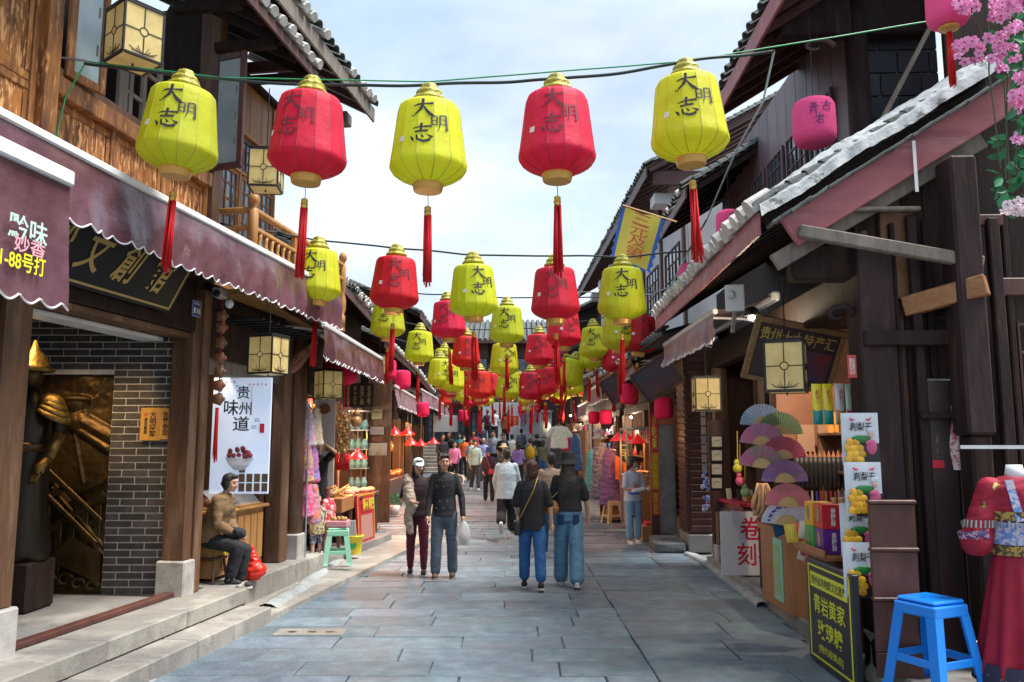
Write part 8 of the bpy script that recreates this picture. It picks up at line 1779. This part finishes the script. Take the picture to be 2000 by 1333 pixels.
# back panels, shelves of small goods and signs further along the street
def goods(lab, x, y0, y1, z0, side, cols, lit=0, nm='goods_shelf', levels=4, dens=9):
    t = thing(nm, lab, 'shelf', loc=(x, y0, z0)); L_ = y1-y0
    for k in range(levels): MB().box((-.18, 0, .5+.42*k), (.18, L_, .53+.42*k), .004).build('shelf_board', wood_post, t)
    for yy in (0, L_): MB().box((-.18, yy-.02, 0), (.18, yy+.02, .53+.42*(levels-1)), .004).build('upright', wood_post, t)
    for ci, c in enumerate(cols):
        b = MB()
        for k in range(int(dens*L_*levels/len(cols))):
            yy = random.uniform(.05, L_-.05); z = .532+.42*random.randrange(levels); w, h = random.uniform(.03, .07), random.uniform(.08, .26); xx = random.uniform(-.14, .1)
            if random.random() < .5: b.box((xx, yy-w, z), (xx+w, yy+w, z+h), .006)
            else: b.lathe([(w, z), (w*1.1, z+h*.7), (w*.5, z+h)], 8, Matrix.Translation((xx, yy, 0)))
        tag(b.build('small_goods', flat(*c, .4), t), kind='stuff')
    if lit: bulb(t, (.3*side, L_/2, 2.3), .03, lit, (1, .8, .55))
    return t
goods('shelf of red, green and brown souvenirs inside the right shop past the glass case', 3.2, 18.6, 20.8, .12, -1, ((.6, .05, .05), (.5, .5, .5), (.1, .3, .25), (.4, .2, .08)), 40)
goods('shelf of pale and blue goods in the right clothes shop', 2.9, 21.8, 24.4, .25, -1, ((.5, .55, .6), (.1, .2, .5), (.5, .1, .25), (.6, .6, .55)), 40)
goods('shelf of mixed goods in the last shop on the right', 2.25, 25.4, 28.4, .4, -1, ((.5, .5, .5), (.55, .3, .08), (.5, .05, .1)), 50)
goods('shelf of orange and brown packets at the back of the meat shop', -3.75, 17.6, 23.6, .15, 1, ((.6, .2, .02), (.65, .4, .05), (.35, .1, .03)), 60, levels=5)
goods('shelf of wooden and red toys at the back of the toy shop', -3.9, 13.6, 16.4, .16, 1, ((.35, .17, .06), (.55, .05, .04), (.5, .4, .2), (.1, .3, .3)), 40, levels=5)
goods('shelf with dark jars and white packets in the far left shop', -4.1, 25, 29.5, .4, 1, ((.5, .5, .5), (.3, .12, .05), (.5, .1, .05)), 50)
goods('rack of small brown trinkets in the right corner shop behind the carving table', 3.6, 10.6, 11.9, .12, -1, ((.4, .2, .08), (.5, .45, .35), (.5, .08, .08)), 0)
def sign(px, py, Y, w, h, col, s, tcol, lab, rz=0, vert=False):
    t = thing('street_sign', lab, 'sign', loc=P(px, py, Y=Y), rz=rz); MB().box((-w/2, 0, -h/2), (w/2, .03, h/2), .004).build('board', flat(*col, .5), t)
    if s: text(t, s, (0, -.004, 0), (1, 0, 0), (0, 0, 1), w=w*.8 if not vert else w*.5, h=h*.75, m=flat(*tcol, .5), vert=vert, bold=.02)
sign(1000, 822, 34, .55, .4, (.6, .06, .03), '美食', (.7, .6, .3), 'small red sign with pale characters above the crowd')
sign(870, 828, 30, .9, .6, (.45, .52, .55), '', None, 'pale board behind the dark couple on the left of the crowd')
sign(1148, 850, 26, .25, .9, (.4, .35, .3), '服装', (.05, .03, .03), 'upright tan shop sign by the hanging blue coat', vert=True)
sign(1262, 850, 17.2, .3, .35, (.6, .55, .5), '价目', (.5, .02, .02), 'pale price sign inside the snack stall')
KS = thing('white_kiosk', 'white framed glass kiosk on the right side of the steps behind the crowd', 'kiosk', loc=(P(1046, 850, Y=35).x, 35, 1.1))
MB().box((-.7, 0, 0), (.7, .8, .9), .01).build('base', white_pl, KS)
for k in range(4): MB().box((-.7+.45*k, -.02, .9), (-.65+.45*k, .02, 2.0), .005).build('frame_post', paper_w, KS)
MB().box((-.7, .0, .95), (.7, .01, 1.95)).build('pane', glass_bl, KS); MB().box((-.8, -.1, 2.0), (.8, .9, 2.1), .02).build('roof', paper_w, KS)
wl_ = thing('white_wall', 'pale plastered wall section at the head of the steps', 'wall', loc=(-1.4, 38.5, 1.5)); MB().box((0, 0, 0), (2.6, .2, 2.2), .01).build('plaster', white_pl, wl_)

goods('shelf of amber sweets and brown packets behind the candy tray', 3.72, 7.3, 9.4, .12, -1, ((.5, .22, .05), (.6, .5, .35), (.5, .06, .05), (.25, .12, .05)), 0, dens=12)
for k in range(8):
    c = P(1545+13*k, 1042-3*(k % 3), Y=7.35+.1*(k % 2)); t = thing('sweet_packet', 'small sweet packet at the back of the display shelf, %s from the left' % ('first', 'second', 'third', 'fourth', 'fifth', 'sixth', 'seventh', 'eighth')[k], 'packet', loc=c, rz=-.4+.1*k, group='small sweet packets behind the candy bags'); pouch(t, Matrix.Rotation(.15*(k % 3-1), 4, 'Y'), .1, .16, flat(*((.7, .5, .05), (.6, .1, .05), (.6, .55, .45), (.3, .15, .05))[k % 4], .3), 'wrapper', .02)
